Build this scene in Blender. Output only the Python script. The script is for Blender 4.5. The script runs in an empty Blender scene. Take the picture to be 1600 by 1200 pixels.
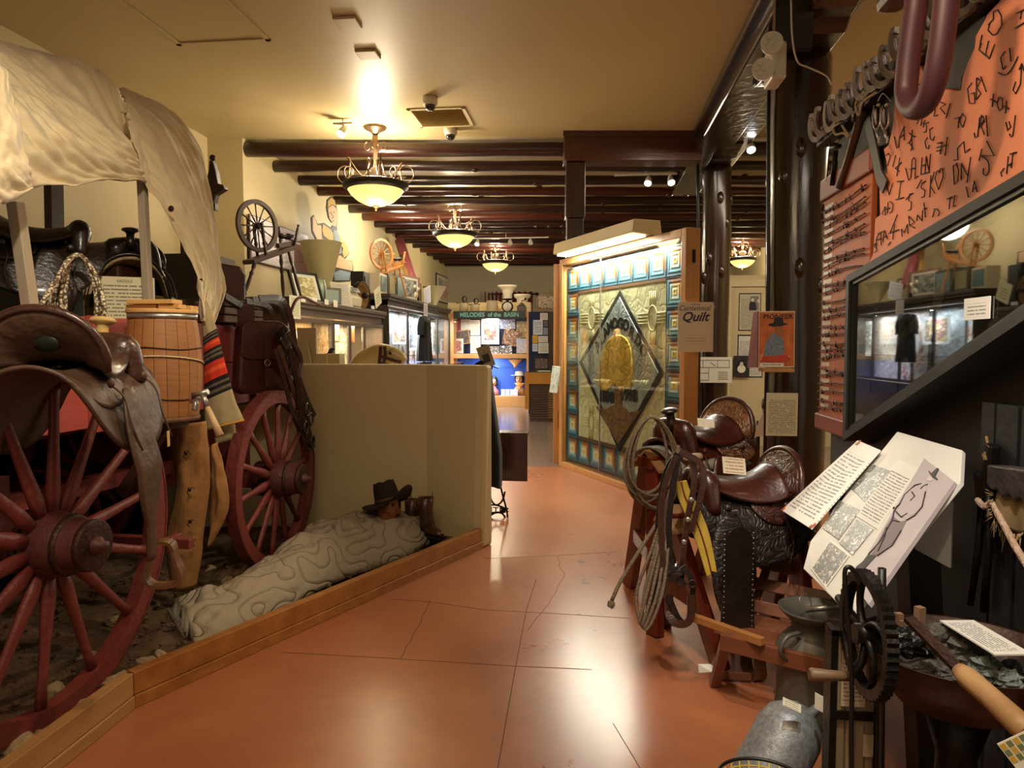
import bpy, bmesh, math, random
from mathutils import Vector, Matrix, noise
V = Vector
PI = math.pi
sc = bpy.context.scene
COL = sc.collection
rnd = random.Random(7)

# ------------------------------------------------ camera
FOC = 1080.0
YAW = math.atan(120 / FOC)
PIT = math.atan(60 / FOC)
EYE = V((0, 0, 1.55))
cam_data = bpy.data.cameras.new('camera')
cam_data.sensor_width = 36
cam_data.lens = 36 * FOC / 1600
cam_data.clip_start = 0.05
cam = bpy.data.objects.new('camera', cam_data)
cam.location = EYE
cam.rotation_euler = (PI / 2 - PIT, 0, YAW)
COL.objects.link(cam)
sc.camera = cam

# ------------------------------------------------ world and exposure
w = bpy.data.worlds.new('world')
sc.world = w
w.use_nodes = True
w.node_tree.nodes['Background'].inputs[0].default_value = (1.0, 0.86, 0.64, 1)
w.node_tree.nodes['Background'].inputs[1].default_value = 0.34
sc.view_settings.view_transform = 'Standard'
sc.view_settings.look = 'None'
sc.view_settings.exposure = 0.35
sc.view_settings.gamma = 1.0
sc.view_settings.use_curve_mapping = False


def light(kind, loc, power, color=(1, .8, .55), size=.15, target=None, angle=60, blend=.6, sy=None):
    d = bpy.data.lights.new(kind.lower() + '_light', kind)
    d.energy = power
    d.color = color
    if kind == 'AREA':
        d.size = size
        if sy:
            d.shape = 'RECTANGLE'
            d.size_y = sy
    else:
        d.shadow_soft_size = size
    if kind == 'SPOT':
        d.spot_size = math.radians(angle)
        d.spot_blend = blend
    o = bpy.data.objects.new('scene_light', d)
    o.location = loc
    if target is not None:
        o.rotation_euler = (V(target) - V(loc)).to_track_quat('-Z', 'Y').to_euler()
    COL.objects.link(o)
    return o


WARM = (1, .74, .44)
NEUT = (1, .86, .68)
COOL = (.93, .97, 1.0)
# unseen track spots added near the ceiling, followed by fill lights without fixtures
light('SPOT', (-.6, 1.0, 3.4), 210, NEUT, .06, (-2.4, 2.3, 2.2), 62, .9)      # wagon cover
light('SPOT', (.2, 3.5, 3.5), 110, WARM, .05, (-1.9, 2.6, .9), 62, .7)         # wheels
light('SPOT', (-.4, 3.0, 3.5), 70, NEUT, .05, (-2.0, 3.6, 1.3), 38, .6)       # barrel
light('SPOT', (-.2, 3.2, 3.5), 24, NEUT, .06, (-1.3, 4.4, .2), 48, .8)         # bedroll
light('SPOT', (.35, 1.2, 3.45), 170, (1, .96, .92), .04, (1.0, 2.35, 1.0), 40, .5)   # story board
light('SPOT', (.1, 2.2, 3.45), 120, NEUT, .04, (.6, 3.6, .8), 45, .6)       # saddles
light('SPOT', (.6, .8, 3.4), 50, NEUT, .04, (.95, 2.1, .5), 50, .6)           # kettle, crank
light('SPOT', (.2, 1.6, 2.9), 55, (1, .72, .5), .05, (1.45, 2.3, 2.4), 60, .5)     # brand board
light('SPOT', (.2, 3.1, 3.4), 45, (1, .72, .48), .05, (1.42, 3.9, 1.8), 42, .6)    # barbed wire board
light('AREA', (-.4, .5, 3.5), 42, WARM, 1.5, (-.2, 1.2, 0))  # added fill lights from here on, none with a fixture
light('POINT', (-3.6, 13.0, 3.7), 70, (1, .9, .72), .3)
light('AREA', (3.3, 8.0, 3.9), 120, (1, .86, .66), 1.2, (3.0, 8, 0), sy=5)
light('AREA', (2.4, 3.5, 3.3), 18, NEUT, 1.0, (2.4, 3.5, 0))
light('SPOT', (-1.4, 7.6, 3.3), 60, (1, .92, .8), .05, (-3.4, 8.6, 2.2), 80, .9)
light('SPOT', (-1.4, 9.6, 3.3), 60, (1, .92, .8), .05, (-3.4, 11.2, 2.2), 80, .9)
light('SPOT', (-1.3, 13.5, 3.3), 120, (1, .9, .75), .05, (-3.2, 16.6, 2.4), 70, .9)

# ------------------------------------------------ from a pixel of the 1600 x 1200 photograph to a point of the room


def ray(px, py):
    d = V(((px - 800) / FOC, -(py - 600) / FOC, -1))
    return Matrix.Rotation(YAW, 3, 'Z') @ Matrix.Rotation(PI / 2 - PIT, 3, 'X') @ d


def at_y(px, py, Y):
    r = ray(px, py)
    return EYE + r * (Y / r.y)


def at_x(px, py, X):
    r = ray(px, py)
    return EYE + r * (X / r.x)


def at_z(px, py, z):
    r = ray(px, py)
    return EYE + r * ((z - EYE.z) / r.z)


def at_plane(px, py, o, n):
    r = ray(px, py)
    return EYE + r * ((V(o) - EYE).dot(n) / r.dot(n))


# ------------------------------------------------ materials
def srgb(h):
    h = h.lstrip('#')
    out = []
    for i in (0, 2, 4):
        c = int(h[i:i + 2], 16) / 255
        out.append(c / 12.92 if c <= .04045 else ((c + .055) / 1.055) ** 2.4)
    return (*out, 1)


def newmat(name):
    m = bpy.data.materials.new(name)
    m.use_nodes = True
    return m, m.node_tree, m.node_tree.nodes['Principled BSDF']


def N(nt, kind, **kw):
    n = nt.nodes.new(kind)
    for k, v in kw.items():
        if k.startswith('i_'):
            key = k[2:]
            n.inputs[int(key) if key.isdigit() else key].default_value = v
        else:
            setattr(n, k, v)
    return n


def math_n(nt, op, a, b=None, c=None):
    n = nt.nodes.new('ShaderNodeMath')
    n.operation = op
    for i, x in enumerate((a, b, c)):
        if x is None:
            continue
        if hasattr(x, 'is_output'):
            nt.links.new(x, n.inputs[i])
        else:
            n.inputs[i].default_value = x
    return n.outputs[0]


def mixc(nt, fac, a, b):
    n = nt.nodes.new('ShaderNodeMix')
    n.data_type = 'RGBA'
    for i, x in ((0, fac), (6, a), (7, b)):
        if hasattr(x, 'is_output'):
            nt.links.new(x, n.inputs[i])
        else:
            n.inputs[i].default_value = x
    return n.outputs[2]


MATS = {}


def mat(name, col, col2=None, rough=.6, metal=0, scale=8, stretch=(1, 1, 1), contrast=.5, bump=0, bscale=None,
        coat=0, emit=0, trans=0, detail=5, sheen=0):
    """a solid colour varied by noise towards a second colour, with bump"""
    if name in MATS:
        return MATS[name]
    m, nt, b = newmat(name)
    L = nt.links.new
    tc = N(nt, 'ShaderNodeTexCoord')
    mp = N(nt, 'ShaderNodeMapping')
    mp.inputs['Scale'].default_value = stretch
    L(tc.outputs['Object'], mp.inputs[0])
    if col2:
        nz = N(nt, 'ShaderNodeTexNoise', i_Scale=scale, i_Detail=detail, i_Roughness=.62)
        L(mp.outputs[0], nz.inputs['Vector'])
        r = N(nt, 'ShaderNodeValToRGB')
        r.color_ramp.elements[0].position = .5 - contrast / 2
        r.color_ramp.elements[1].position = .5 + contrast / 2
        r.color_ramp.elements[0].color = srgb(col)
        r.color_ramp.elements[1].color = srgb(col2)
        L(nz.outputs[0], r.inputs[0])
        L(r.outputs[0], b.inputs['Base Color'])
    else:
        b.inputs['Base Color'].default_value = srgb(col)
    b.inputs['Roughness'].default_value = rough
    b.inputs['Metallic'].default_value = metal
    if coat:
        b.inputs['Coat Weight'].default_value = coat
        b.inputs['Coat Roughness'].default_value = .15
    if sheen:
        b.inputs['Sheen Weight'].default_value = sheen
    if emit:
        b.inputs['Emission Color'].default_value = srgb(col)
        b.inputs['Emission Strength'].default_value = emit
    if bump:
        n2 = N(nt, 'ShaderNodeTexNoise', i_Scale=bscale or scale * 3, i_Detail=4)
        L(mp.outputs[0], n2.inputs['Vector'])
        bp = N(nt, 'ShaderNodeBump', i_Strength=bump, i_Distance=.02)
        L(n2.outputs[0], bp.inputs['Height'])
        L(bp.outputs[0], b.inputs['Normal'])
    MATS[name] = m
    return m


def wood(name, c1, c2, rough=.5, axis='z', scale=9, coat=0, bump=.15):
    st = {'x': (.12, 1, 1), 'y': (1, .12, 1), 'z': (1, 1, .12)}[axis]
    return mat(name, c1, c2, rough, 0, scale, st, .55, bump, scale * 2.5, coat)


def glass_mat(name='clear_glass', tint='#ffffff', refl=1.0):
    if name in MATS:
        return MATS[name]
    m, nt, b = newmat(name)
    nt.nodes.remove(b)
    out = nt.nodes['Material Output']
    geo = N(nt, 'ShaderNodeNewGeometry')
    fr = N(nt, 'ShaderNodeFresnel')
    ior = math_n(nt, 'MULTIPLY_ADD', geo.outputs['Backfacing'], 1 / 1.5 - 1.5, 1.5)
    nt.links.new(ior, fr.inputs[0])
    f = math_n(nt, 'MULTIPLY', fr.outputs[0], refl)
    tr = N(nt, 'ShaderNodeBsdfTransparent')
    tr.inputs[0].default_value = srgb(tint)
    gl = N(nt, 'ShaderNodeBsdfGlossy', i_Roughness=.02)
    mx = N(nt, 'ShaderNodeMixShader')
    nt.links.new(f, mx.inputs[0])
    nt.links.new(tr.outputs[0], mx.inputs[1])
    nt.links.new(gl.outputs[0], mx.inputs[2])
    nt.links.new(mx.outputs[0], out.inputs[0])
    MATS[name] = m
    return m


def print_mat(name, paper, ink, rows=20, seed=0, margin=.1, head=.0, emit=0, words=26, fill=.42):
    """a printed page: rows of broken words on paper, laid out over the UV map"""
    if name in MATS:
        return MATS[name]
    m, nt, b = newmat(name)
    L = nt.links.new
    uv = N(nt, 'ShaderNodeUVMap')
    sp = N(nt, 'ShaderNodeSeparateXYZ')
    L(uv.outputs[0], sp.inputs[0])
    u, v = sp.outputs[0], sp.outputs[1]
    vr = math_n(nt, 'MULTIPLY', v, rows)
    row = math_n(nt, 'FLOOR', vr)
    fr = math_n(nt, 'FRACT', vr)
    band = math_n(nt, 'LESS_THAN', math_n(nt, 'ABSOLUTE', math_n(nt, 'SUBTRACT', fr, .5)), .2)
    cx = N(nt, 'ShaderNodeCombineXYZ')
    L(math_n(nt, 'MULTIPLY', u, words), cx.inputs[0])
    L(math_n(nt, 'MULTIPLY', row, 7.3), cx.inputs[1])
    cx.inputs[2].default_value = seed
    nz = N(nt, 'ShaderNodeTexNoise', i_Scale=1.0, i_Detail=1)
    L(cx.outputs[0], nz.inputs['Vector'])
    word = math_n(nt, 'GREATER_THAN', nz.outputs[0], fill)
    mu = math_n(nt, 'LESS_THAN', math_n(nt, 'ABSOLUTE', math_n(nt, 'SUBTRACT', u, .5)), .5 - margin)
    mv = math_n(nt, 'LESS_THAN', math_n(nt, 'ABSOLUTE', math_n(nt, 'SUBTRACT', v, .5 - head / 2)), .5 - margin * .8 - head / 2)
    k = math_n(nt, 'MULTIPLY', math_n(nt, 'MULTIPLY', band, word), math_n(nt, 'MULTIPLY', mu, mv))
    k = math_n(nt, 'MULTIPLY', k, .75)
    L(mixc(nt, k, srgb(paper), srgb(ink)), b.inputs['Base Color'])
    b.inputs['Roughness'].default_value = .55
    MATS[name] = m
    return m


def photo_mat(name, cols, scale=4, seed=0, border=None, bw=.04, aspect=1, rough=.35):
    """a printed picture: patches of colour over the UV map, with an optional border"""
    if name in MATS:
        return MATS[name]
    m, nt, b = newmat(name)
    L = nt.links.new
    uv = N(nt, 'ShaderNodeUVMap')
    mp = N(nt, 'ShaderNodeMapping')
    mp.inputs['Location'].default_value = (seed, seed * .7, seed)
    mp.inputs['Scale'].default_value = (aspect, 1, 1)
    L(uv.outputs[0], mp.inputs[0])
    nz = N(nt, 'ShaderNodeTexNoise', i_Scale=scale, i_Detail=6, i_Roughness=.6, i_Distortion=.7)
    L(mp.outputs[0], nz.inputs['Vector'])
    r = N(nt, 'ShaderNodeValToRGB')
    r.color_ramp.interpolation = 'LINEAR'
    n = len(cols)
    while len(r.color_ramp.elements) < n:
        r.color_ramp.elements.new(.5)
    for i, c in enumerate(cols):
        r.color_ramp.elements[i].position = .36 + .28 * i / max(1, n - 1)
        r.color_ramp.elements[i].color = srgb(c)
    L(nz.outputs[0], r.inputs[0])
    out = r.outputs[0]
    if border:
        sp = N(nt, 'ShaderNodeSeparateXYZ')
        L(uv.outputs[0], sp.inputs[0])
        a = math_n(nt, 'GREATER_THAN', math_n(nt, 'ABSOLUTE', math_n(nt, 'SUBTRACT', sp.outputs[0], .5)), .5 - bw)
        c = math_n(nt, 'GREATER_THAN', math_n(nt, 'ABSOLUTE', math_n(nt, 'SUBTRACT', sp.outputs[1], .5)), .5 - bw)
        out = mixc(nt, math_n(nt, 'MAXIMUM', a, c), out, srgb(border))
    L(out, b.inputs['Base Color'])
    b.inputs['Roughness'].default_value = rough
    MATS[name] = m
    return m


# ------------------------------------------------ mesh collecting
class Fr:
    """a flat frame: origin, right, up, and the normal facing out"""
    def __init__(s, o, u, v=(0, 0, 1)):
        s.o = V(o)
        s.u = V(u).normalized()
        v = V(v)
        s.v = (v - s.u * v.dot(s.u)).normalized()
        s.n = s.u.cross(s.v)

    def p(s, a, b, c=0):
        return s.o + s.u * a + s.v * b + s.n * c

    def mat(s):
        m = Matrix((s.u, s.v, s.n)).transposed().to_4x4()
        m.translation = s.o
        return m

    def at(s, a, b, c=0):
        f = Fr(s.p(a, b, c), s.u, s.v)
        return f

    def rot(s, ang):
        c, k = math.cos(ang), math.sin(ang)
        return Fr(s.o, s.u * c + s.v * k, s.v * c - s.u * k)


def basis(d, up=(0, 0, 1)):
    d = V(d).normalized()
    up = V(up)
    if abs(d.dot(up.normalized())) > .98:
        up = V((1, 0, 0)) if abs(d.x) < .9 else V((0, 1, 0))
    s = d.cross(up).normalized()
    t = s.cross(d).normalized()
    return s, t


def catmull(pts, n=6, closed=False):
    pts = [V(p) for p in pts]
    out = []
    m = len(pts)
    rng = range(m if closed else m - 1)
    for i in rng:
        p1, p2 = pts[i], pts[(i + 1) % m]
        p0 = pts[i - 1] if (closed or i > 0) else p1 * 2 - p2
        p3 = pts[(i + 2) % m] if (closed or i + 2 < m) else p2 * 2 - p1
        for k in range(n):
            t = k / n
            out.append(.5 * ((2 * p1) + (p2 - p0) * t + (2 * p0 - 5 * p1 + 4 * p2 - p3) * t * t
                             + (3 * p1 - p0 - 3 * p2 + p3) * t ** 3))
    if not closed:
        out.append(pts[-1])
    return out


class MB:
    def __init__(s):
        s.v, s.f, s.mi, s.sm, s.uv = [], [], [], [], {}

    def add(s, vs, fs, mi=0, smooth=False, uvs=None):
        b = len(s.v)
        s.v += [V(x) for x in vs]
        for i, f in enumerate(fs):
            if uvs and uvs[i]:
                s.uv[len(s.f)] = uvs[i]
            s.f.append(tuple(b + k for k in f))
            s.mi.append(mi)
            s.sm.append(smooth)
        return s

    def boxf(s, F, a0, a1, b0, b1, c0, c1, mi=0, uvface=False, bev=0):
        """box in frame F; the front is the +n side, with a UV map when wanted"""
        P = [F.p(a, b, c) for c in (c0, c1) for b in (b0, b1) for a in (a0, a1)]
        fs = [(4, 5, 7, 6), (1, 0, 2, 3), (0, 1, 5, 4), (2, 6, 7, 3), (0, 4, 6, 2), (1, 3, 7, 5)]
        uv = [[(0, 0), (1, 0), (1, 1), (0, 1)]] + [None] * 5 if uvface else None
        return s.add(P, fs, mi, False, uv)

    def box(s, c, size, rz=0, mi=0, M=None):
        x, y, z = (k / 2 for k in size)
        P = [V((i * x, j * y, k * z)) for k in (-1, 1) for j in (-1, 1) for i in (-1, 1)]
        R = M if M else Matrix.Rotation(rz, 3, 'Z')
        P = [V(c) + R @ p for p in P]
        return s.add(P, [(4, 5, 7, 6), (1, 0, 2, 3), (0, 1, 5, 4), (2, 6, 7, 3), (0, 4, 6, 2), (1, 3, 7, 5)], mi)

    def mm(s, a, b, mi=0):
        a, b = V(a), V(b)
        return s.box((a + b) / 2, [abs(k) for k in (b - a)], 0, mi)

    def bar(s, p0, p1, w, h, up=(0, 0, 1), mi=0):
        """a bar of width w (sideways) and height h (along up)"""
        p0, p1 = V(p0), V(p1)
        sd, t = basis(p1 - p0, up)
        P = []
        for p in (p0, p1):
            for a, b in ((-1, -1), (1, -1), (1, 1), (-1, 1)):
                P.append(p + sd * a * w / 2 + t * b * h / 2)
        return s.add(P, [(0, 1, 2, 3), (7, 6, 5, 4), (0, 4, 5, 1), (1, 5, 6, 2), (2, 6, 7, 3), (3, 7, 4, 0)], mi)

    def tube(s, pts, r, n=8, closed=False, mi=0, flat=1.0, up=None, caps=True):
        pts = [V(p) for p in pts]
        m = len(pts)
        rs = r if hasattr(r, '__len__') else [r] * m
        base = len(s.v)
        T = []
        for i in range(m):
            a = pts[i - 1] if (i > 0 or closed) else pts[i]
            b = pts[(i + 1) % m] if (i < m - 1 or closed) else pts[i]
            d = b - a
            T.append(d.normalized() if d.length > 1e-9 else V((0, 0, 1)))
        sd, t = basis(T[0], up or (0, 0, 1))
        VV = []
        for i in range(m):
            if up is not None:
                sd, t = basis(T[i], up)
            else:
                sd = (sd - T[i] * sd.dot(T[i]))
                sd = sd.normalized() if sd.length > 1e-6 else basis(T[i])[0]
                t = sd.cross(T[i]).normalized()
            for k in range(n):
                a = 2 * PI * k / n
                VV.append(pts[i] + (sd * math.cos(a) + t * math.sin(a) * flat) * rs[i])
        fs = []
        for i in range(m if closed else m - 1):
            j = (i + 1) % m
            for k in range(n):
                l = (k + 1) % n
                fs.append((i * n + k, j * n + k, j * n + l, i * n + l))
        s.add(VV, fs, mi, True)
        if caps and not closed:
            s.f.append(tuple(base + k for k in range(n)))
            s.f.append(tuple(base + (m - 1) * n + n - 1 - k for k in range(n)))
            s.mi += [mi, mi]
            s.sm += [False, False]
        return s

    def cyl(s, p0, p1, r0, r1=None, n=12, mi=0):
        return s.tube([p0, p1], [r0, r0 if r1 is None else r1], n, mi=mi)

    def strap(s, pts, w, th, nrm=(0, 0, 1), mi=0, ws=None):
        """a flat band along points; nrm is the face normal (one vector or one per point)"""
        pts = [V(p) for p in pts]
        m = len(pts)
        VV = []
        for i in range(m):
            d = (pts[min(i + 1, m - 1)] - pts[max(i - 1, 0)]).normalized()
            nn = V(nrm[i]) if hasattr(nrm[0], '__len__') else V(nrm)
            sd = d.cross(nn)
            sd = sd.normalized() if sd.length > 1e-6 else basis(d)[0]
            nn = sd.cross(d).normalized()
            ww = (ws[i] if ws else w) / 2
            VV += [pts[i] - sd * ww - nn * th / 2, pts[i] + sd * ww - nn * th / 2,
                   pts[i] + sd * ww + nn * th / 2, pts[i] - sd * ww + nn * th / 2]
        fs = []
        for i in range(m - 1):
            for k in range(4):
                l = (k + 1) % 4
                fs.append((i * 4 + k, i * 4 + l, (i + 1) * 4 + l, (i + 1) * 4 + k))
        fs += [(3, 2, 1, 0), tuple((m - 1) * 4 + k for k in range(4))]
        return s.add(VV, fs, mi, False)

    def lathe(s, prof, M=None, n=20, mi=0, sx=1, sy=1, smooth=True):
        """profile of (radius, height) turned about z, placed by matrix M"""
        M = M or Matrix()
        if not isinstance(M, Matrix):
            M = Matrix.Translation(M)
        VV = []
        for r, z in prof:
            r = max(r, .0004)
            for k in range(n):
                a = 2 * PI * k / n
                VV.append(M @ V((r * math.cos(a) * sx, r * math.sin(a) * sy, z)))
        fs = []
        for i in range(len(prof) - 1):
            for k in range(n):
                l = (k + 1) % n
                fs.append((i * n + k, i * n + l, (i + 1) * n + l, (i + 1) * n + k))
        fs.append(tuple(n - 1 - k for k in range(n)))
        fs.append(tuple((len(prof) - 1) * n + k for k in range(n)))
        return s.add(VV, fs, mi, smooth)

    def prism(s, F, outline, c0, c1, mi=0, smooth=False):
        n = len(outline)
        P = [F.p(a, b, c0) for a, b in outline] + [F.p(a, b, c1) for a, b in outline]
        A = sum(outline[i][0] * outline[(i + 1) % n][1] - outline[(i + 1) % n][0] * outline[i][1] for i in range(n))
        fs = [tuple(range(n - 1, -1, -1)), tuple(range(n, 2 * n))]
        fs += [(i, (i + 1) % n, n + (i + 1) % n, n + i) for i in range(n)]
        if A < 0:
            fs = [tuple(reversed(f)) for f in fs]
        return s.add(P, fs, mi, smooth)

    def grid(s, fn, nu, nv, mi=0, closed_u=False, uv=False):
        VV = [V(fn(i / (nu if closed_u else nu - 1), j / (nv - 1))) for j in range(nv) for i in range(nu)]
        fs, uvs = [], []
        for j in range(nv - 1):
            for i in range(nu if closed_u else nu - 1):
                k = (i + 1) % nu
                fs.append((j * nu + i, j * nu + k, (j + 1) * nu + k, (j + 1) * nu + i))
                if uv:
                    a, b, c, d = i / (nu - 1), (i + 1) / (nu - 1), j / (nv - 1), (j + 1) / (nv - 1)
                    uvs.append([(a, c), (b, c), (b, d), (a, d)])
        return s.add(VV, fs, mi, True, uvs or None)

    def ball(s, c, r, M=None, nu=14, nv=9, mi=0, nz=0, ns=6, seed=0):
        r = r if hasattr(r, '__len__') else (r, r, r)
        VV, fs = [], []
        for j in range(nv):
            th = PI * (j + .0) / (nv - 1)
            for i in range(nu):
                ph = 2 * PI * i / nu
                p = V((math.sin(th) * math.cos(ph), math.sin(th) * math.sin(ph), -math.cos(th)))
                k = 1 + (nz * noise.noise(p * ns / 3 + V((seed, seed * 2.3, 1))) if nz else 0)
                p = V((p.x * r[0], p.y * r[1], p.z * r[2])) * k
                VV.append(V(c) + (M @ p if M else p))
        for j in range(nv - 1):
            for i in range(nu):
                k = (i + 1) % nu
                fs.append((j * nu + i, j * nu + k, (j + 1) * nu + k, (j + 1) * nu + i))
        return s.add(VV, fs, mi, nz < .25)

    def build(s, name, mats, parent=None, solid=0, sub=0, bev=0, smooth=None, weld=False, local=False):
        mats = mats if isinstance(mats, (list, tuple)) else [mats]
        me = bpy.data.meshes.new(name)
        if parent:
            r = parent
            while r.parent:
                r = r.parent
            off = V() if local else r.location.copy()
        else:
            xs = [p.x for p in s.v]
            ys = [p.y for p in s.v]
            zs = [p.z for p in s.v]
            off = V(((min(xs) + max(xs)) / 2, (min(ys) + max(ys)) / 2, min(zs)))
        me.from_pydata([p - off for p in s.v], [], s.f)
        for m in mats:
            me.materials.append(m)
        me.polygons.foreach_set('material_index', s.mi)
        me.polygons.foreach_set('use_smooth', s.sm if smooth is None else [smooth] * len(s.f))
        if s.uv:
            ul = me.uv_layers.new(name='UVMap')
            for p in me.polygons:
                c = s.uv.get(p.index)
                if c:
                    for li, q in zip(p.loop_indices, c):
                        ul.data[li].uv = q
        me.update()
        o = bpy.data.objects.new(name, me)
        COL.objects.link(o)
        if weld:
            md = o.modifiers.new('weld', 'WELD')
            md.merge_threshold = .0008
        if parent:
            o.parent = parent
        else:
            o.location = off
        if bev:
            md = o.modifiers.new('bevel', 'BEVEL')
            md.width = bev
            md.segments = 2
            md.limit_method = 'ANGLE'
            md.angle_limit = .7
        if solid:
            md = o.modifiers.new('solid', 'SOLIDIFY')
            md.thickness = solid
            md.offset = 0
        if sub:
            md = o.modifiers.new('sub', 'SUBSURF')
            md.levels = md.render_levels = sub
        return o


def tag(o, label, cat, group=None, kind=None):
    o['label'] = label
    o['category'] = cat
    if group:
        o['group'] = group
    if kind:
        o['kind'] = kind
    return o


def thing(name, label, cat, loc=(0, 0, 0), group=None):
    o = bpy.data.objects.new(name, None)
    o.location = loc
    o.empty_display_size = .1
    COL.objects.link(o)
    return tag(o, label, cat, group)


def struct(mb, name, mats, parent=None, **k):
    o = mb.build(name, mats, parent, **k)
    if not parent:
        o['kind'] = 'structure'
    return o


def kids(o):
    return [c for c in bpy.data.objects if c.parent == o]


def copy_tree(o, parent=None):
    c = o.copy()
    COL.objects.link(c)
    if parent:
        c.parent = parent
    for ch in list(o.children):
        copy_tree(ch, c)
    return c


def dup(o, loc, rot, label, group=None):
    bpy.context.view_layer.update()
    c = copy_tree(o)
    c.location = loc
    c.rotation_euler = rot
    c['label'] = label
    if group:
        c['group'] = group
    return c


def text(name, body, F, size, m, parent=None, align='CENTER', ext=.0008, shear=0, squash=1, font_bold=0):
    cu = bpy.data.curves.new('lettering_curve', 'FONT')
    cu.body = body
    cu.size = size
    cu.align_x = align
    cu.align_y = 'CENTER'
    cu.extrude = ext
    cu.shear = shear
    cu.resolution_u = 3
    cu.offset = font_bold
    tmp = bpy.data.objects.new('lettering_tmp', cu)
    COL.objects.link(tmp)
    dg = bpy.context.evaluated_depsgraph_get()
    me = bpy.data.meshes.new_from_object(tmp.evaluated_get(dg))
    bpy.data.objects.remove(tmp)
    me.transform(F.mat() @ Matrix.Diagonal((squash, 1, 1, 1)))
    me.materials.clear()
    me.materials.append(m)
    me.name = name
    o = bpy.data.objects.new(name, me)
    COL.objects.link(o)
    if parent:
        r = parent
        while r.parent:
            r = r.parent
        me.transform(Matrix.Translation(-r.location))
        o.parent = parent
    return o


def card(name, F, w, h, m, label=None, cat='sign', group=None, t=.003, side=None, parent=None):
    """a flat printed card, centred on the frame"""
    mb = MB().boxf(F, -w / 2, w / 2, -h / 2, h / 2, 0, t, 0, True)
    mb.mi = [0] + [1] * 5
    o = mb.build(name, [m, side or M_WHITE], parent)
    if label:
        tag(o, label, cat, group)
    return o


# ------------------------------------------------ shared materials
M_WHITE = mat('white_paper', '#e9e4d6', rough=.6)
M_CREAM = mat('cream_plaster', '#cfc096', '#c6b68a', .55, scale=2, contrast=.8, bump=.03, bscale=30)
M_CEIL = mat('cream_ceiling', '#c9b588', '#c1ad80', .45, scale=1, contrast=.8, bump=.02, bscale=14)
M_BLACK = mat('black_paint', '#0c0a09', rough=.45)
M_BLACKM = mat('black_iron', '#14110f', '#241d18', .42, .6, 20, bump=.15)
M_VIGA = mat('dark_varnished_log', '#1d0b07', '#35150c', .3, 0, 3, (.15, 1, 1), .6, .35, 16, .35)
M_VIGA_LIT = mat('red_lit_varnished_log', '#3a140b', '#56200f', .3, 0, 3, (.15, 1, 1), .6, .35, 16, .3)  # lit copy of the log varnish, the light put in as redder colour
M_POST = mat('dark_varnished_post', '#22120b', '#34200f', .24, 0, 5, (1, 1, .2), .6, .5, 10, .6)
M_BEAMW = mat('red_brown_stained_beam', '#3f1b0d', '#5a2a14', .35, 0, 4, (.15, 1, 1), .6, .2, 20, .3)
M_OAK = wood('honey_oak', '#b27a40', '#c89254', .4, 'z', 12, .2)
M_OAKX = wood('honey_oak_rail', '#b27a40', '#c89254', .4, 'x', 12, .2)
M_REDW = mat('red_painted_wood', '#5e2620', '#7c3630', .5, 0, 7, (1, 1, 1), .6, .3, 30)
M_REDL = mat('faded_red_board', '#8a3a34', '#a34b41', .55, 0, 5, (1, .2, 1), .7, .25, 25)
M_IRONR = mat('rusty_iron', '#2c1c15', '#4a2d20', .55, .5, 20, bump=.3)
M_GREYW = wood('weathered_grey_wood', '#8b7d69', '#b0a188', .7, 'z', 10)
M_DKWOOD = wood('dark_brown_wood', '#2a1710', '#44271a', .45, 'y', 8, .1)
M_CABW = mat('grey_brown_cabinet_wood', '#4d4034', '#66574a', .45, 0, 4, (1, .15, 1), .6, .1, 20)
M_CABD = mat('dark_olive_cabinet_wood', '#332c22', '#473e31', .45, 0, 4, (1, .15, 1), .6, .1, 20)
M_LEA = mat('dark_brown_leather', '#2e1a13', '#4b2c20', .34, 0, 9, contrast=.6, bump=.2, bscale=45, coat=.25)
M_LEAB = mat('near_black_leather', '#150f0d', '#271b17', .35, 0, 9, contrast=.6, bump=.25, bscale=40, coat=.2)
M_LEAR = mat('red_brown_leather', '#2e130d', '#4d2117', .34, 0, 7, contrast=.6, bump=.15, bscale=50, coat=.4)
M_LEAT = mat('worn_tan_leather', '#5a3a22', '#7c5532', .5, 0, 9, contrast=.7, bump=.3, bscale=30)
M_LEAG = mat('worn_grey_brown_leather', '#3e2b21', '#5f4635', .5, 0, 7, contrast=.7, bump=.35, bscale=22)
M_ROPE = mat('tan_rope', '#a38d6a', '#cdbb98', .8, 0, 60, contrast=.5, bump=.6, bscale=120)
M_ROPED = mat('grey_brown_lariat', '#5d5040', '#82705a', .75, 0, 60, contrast=.5, bump=.5, bscale=120)
M_BRASS = mat('aged_brass', '#7d6334', '#9c8450', .35, .8, 12)
M_BRONZE = mat('brushed_bronze', '#6b5440', '#8e7459', .35, .75, 12)
M_STEEL = mat('dull_steel', '#8f8c86', '#b7b3aa', .35, .8, 20)
M_TIN = mat('grey_tinned_steel', '#4a463c', '#635e52', .5, .3, 6, bump=.1)
M_GALV = mat('galvanised_steel', '#74777a', '#a3a6a8', .45, .5, 60, contrast=.4, bump=.1)
M_GLASS = glass_mat()
M_NAVY = mat('navy_felt', '#141b3c', '#1a2349', .9, scale=30)

# ================================================ THE ROOM
HC = 4.29                      # ceiling height
SK = math.atan(.108)           # the cross walls and roof logs run slightly askew to the long walls
CU = V((math.cos(SK), math.sin(SK), 0))
XL, XN, XR = -4.56, -5.02, 4.6
YJ = at_z(375, 213, HC).y      # where the plain ceiling ends on the left

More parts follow.
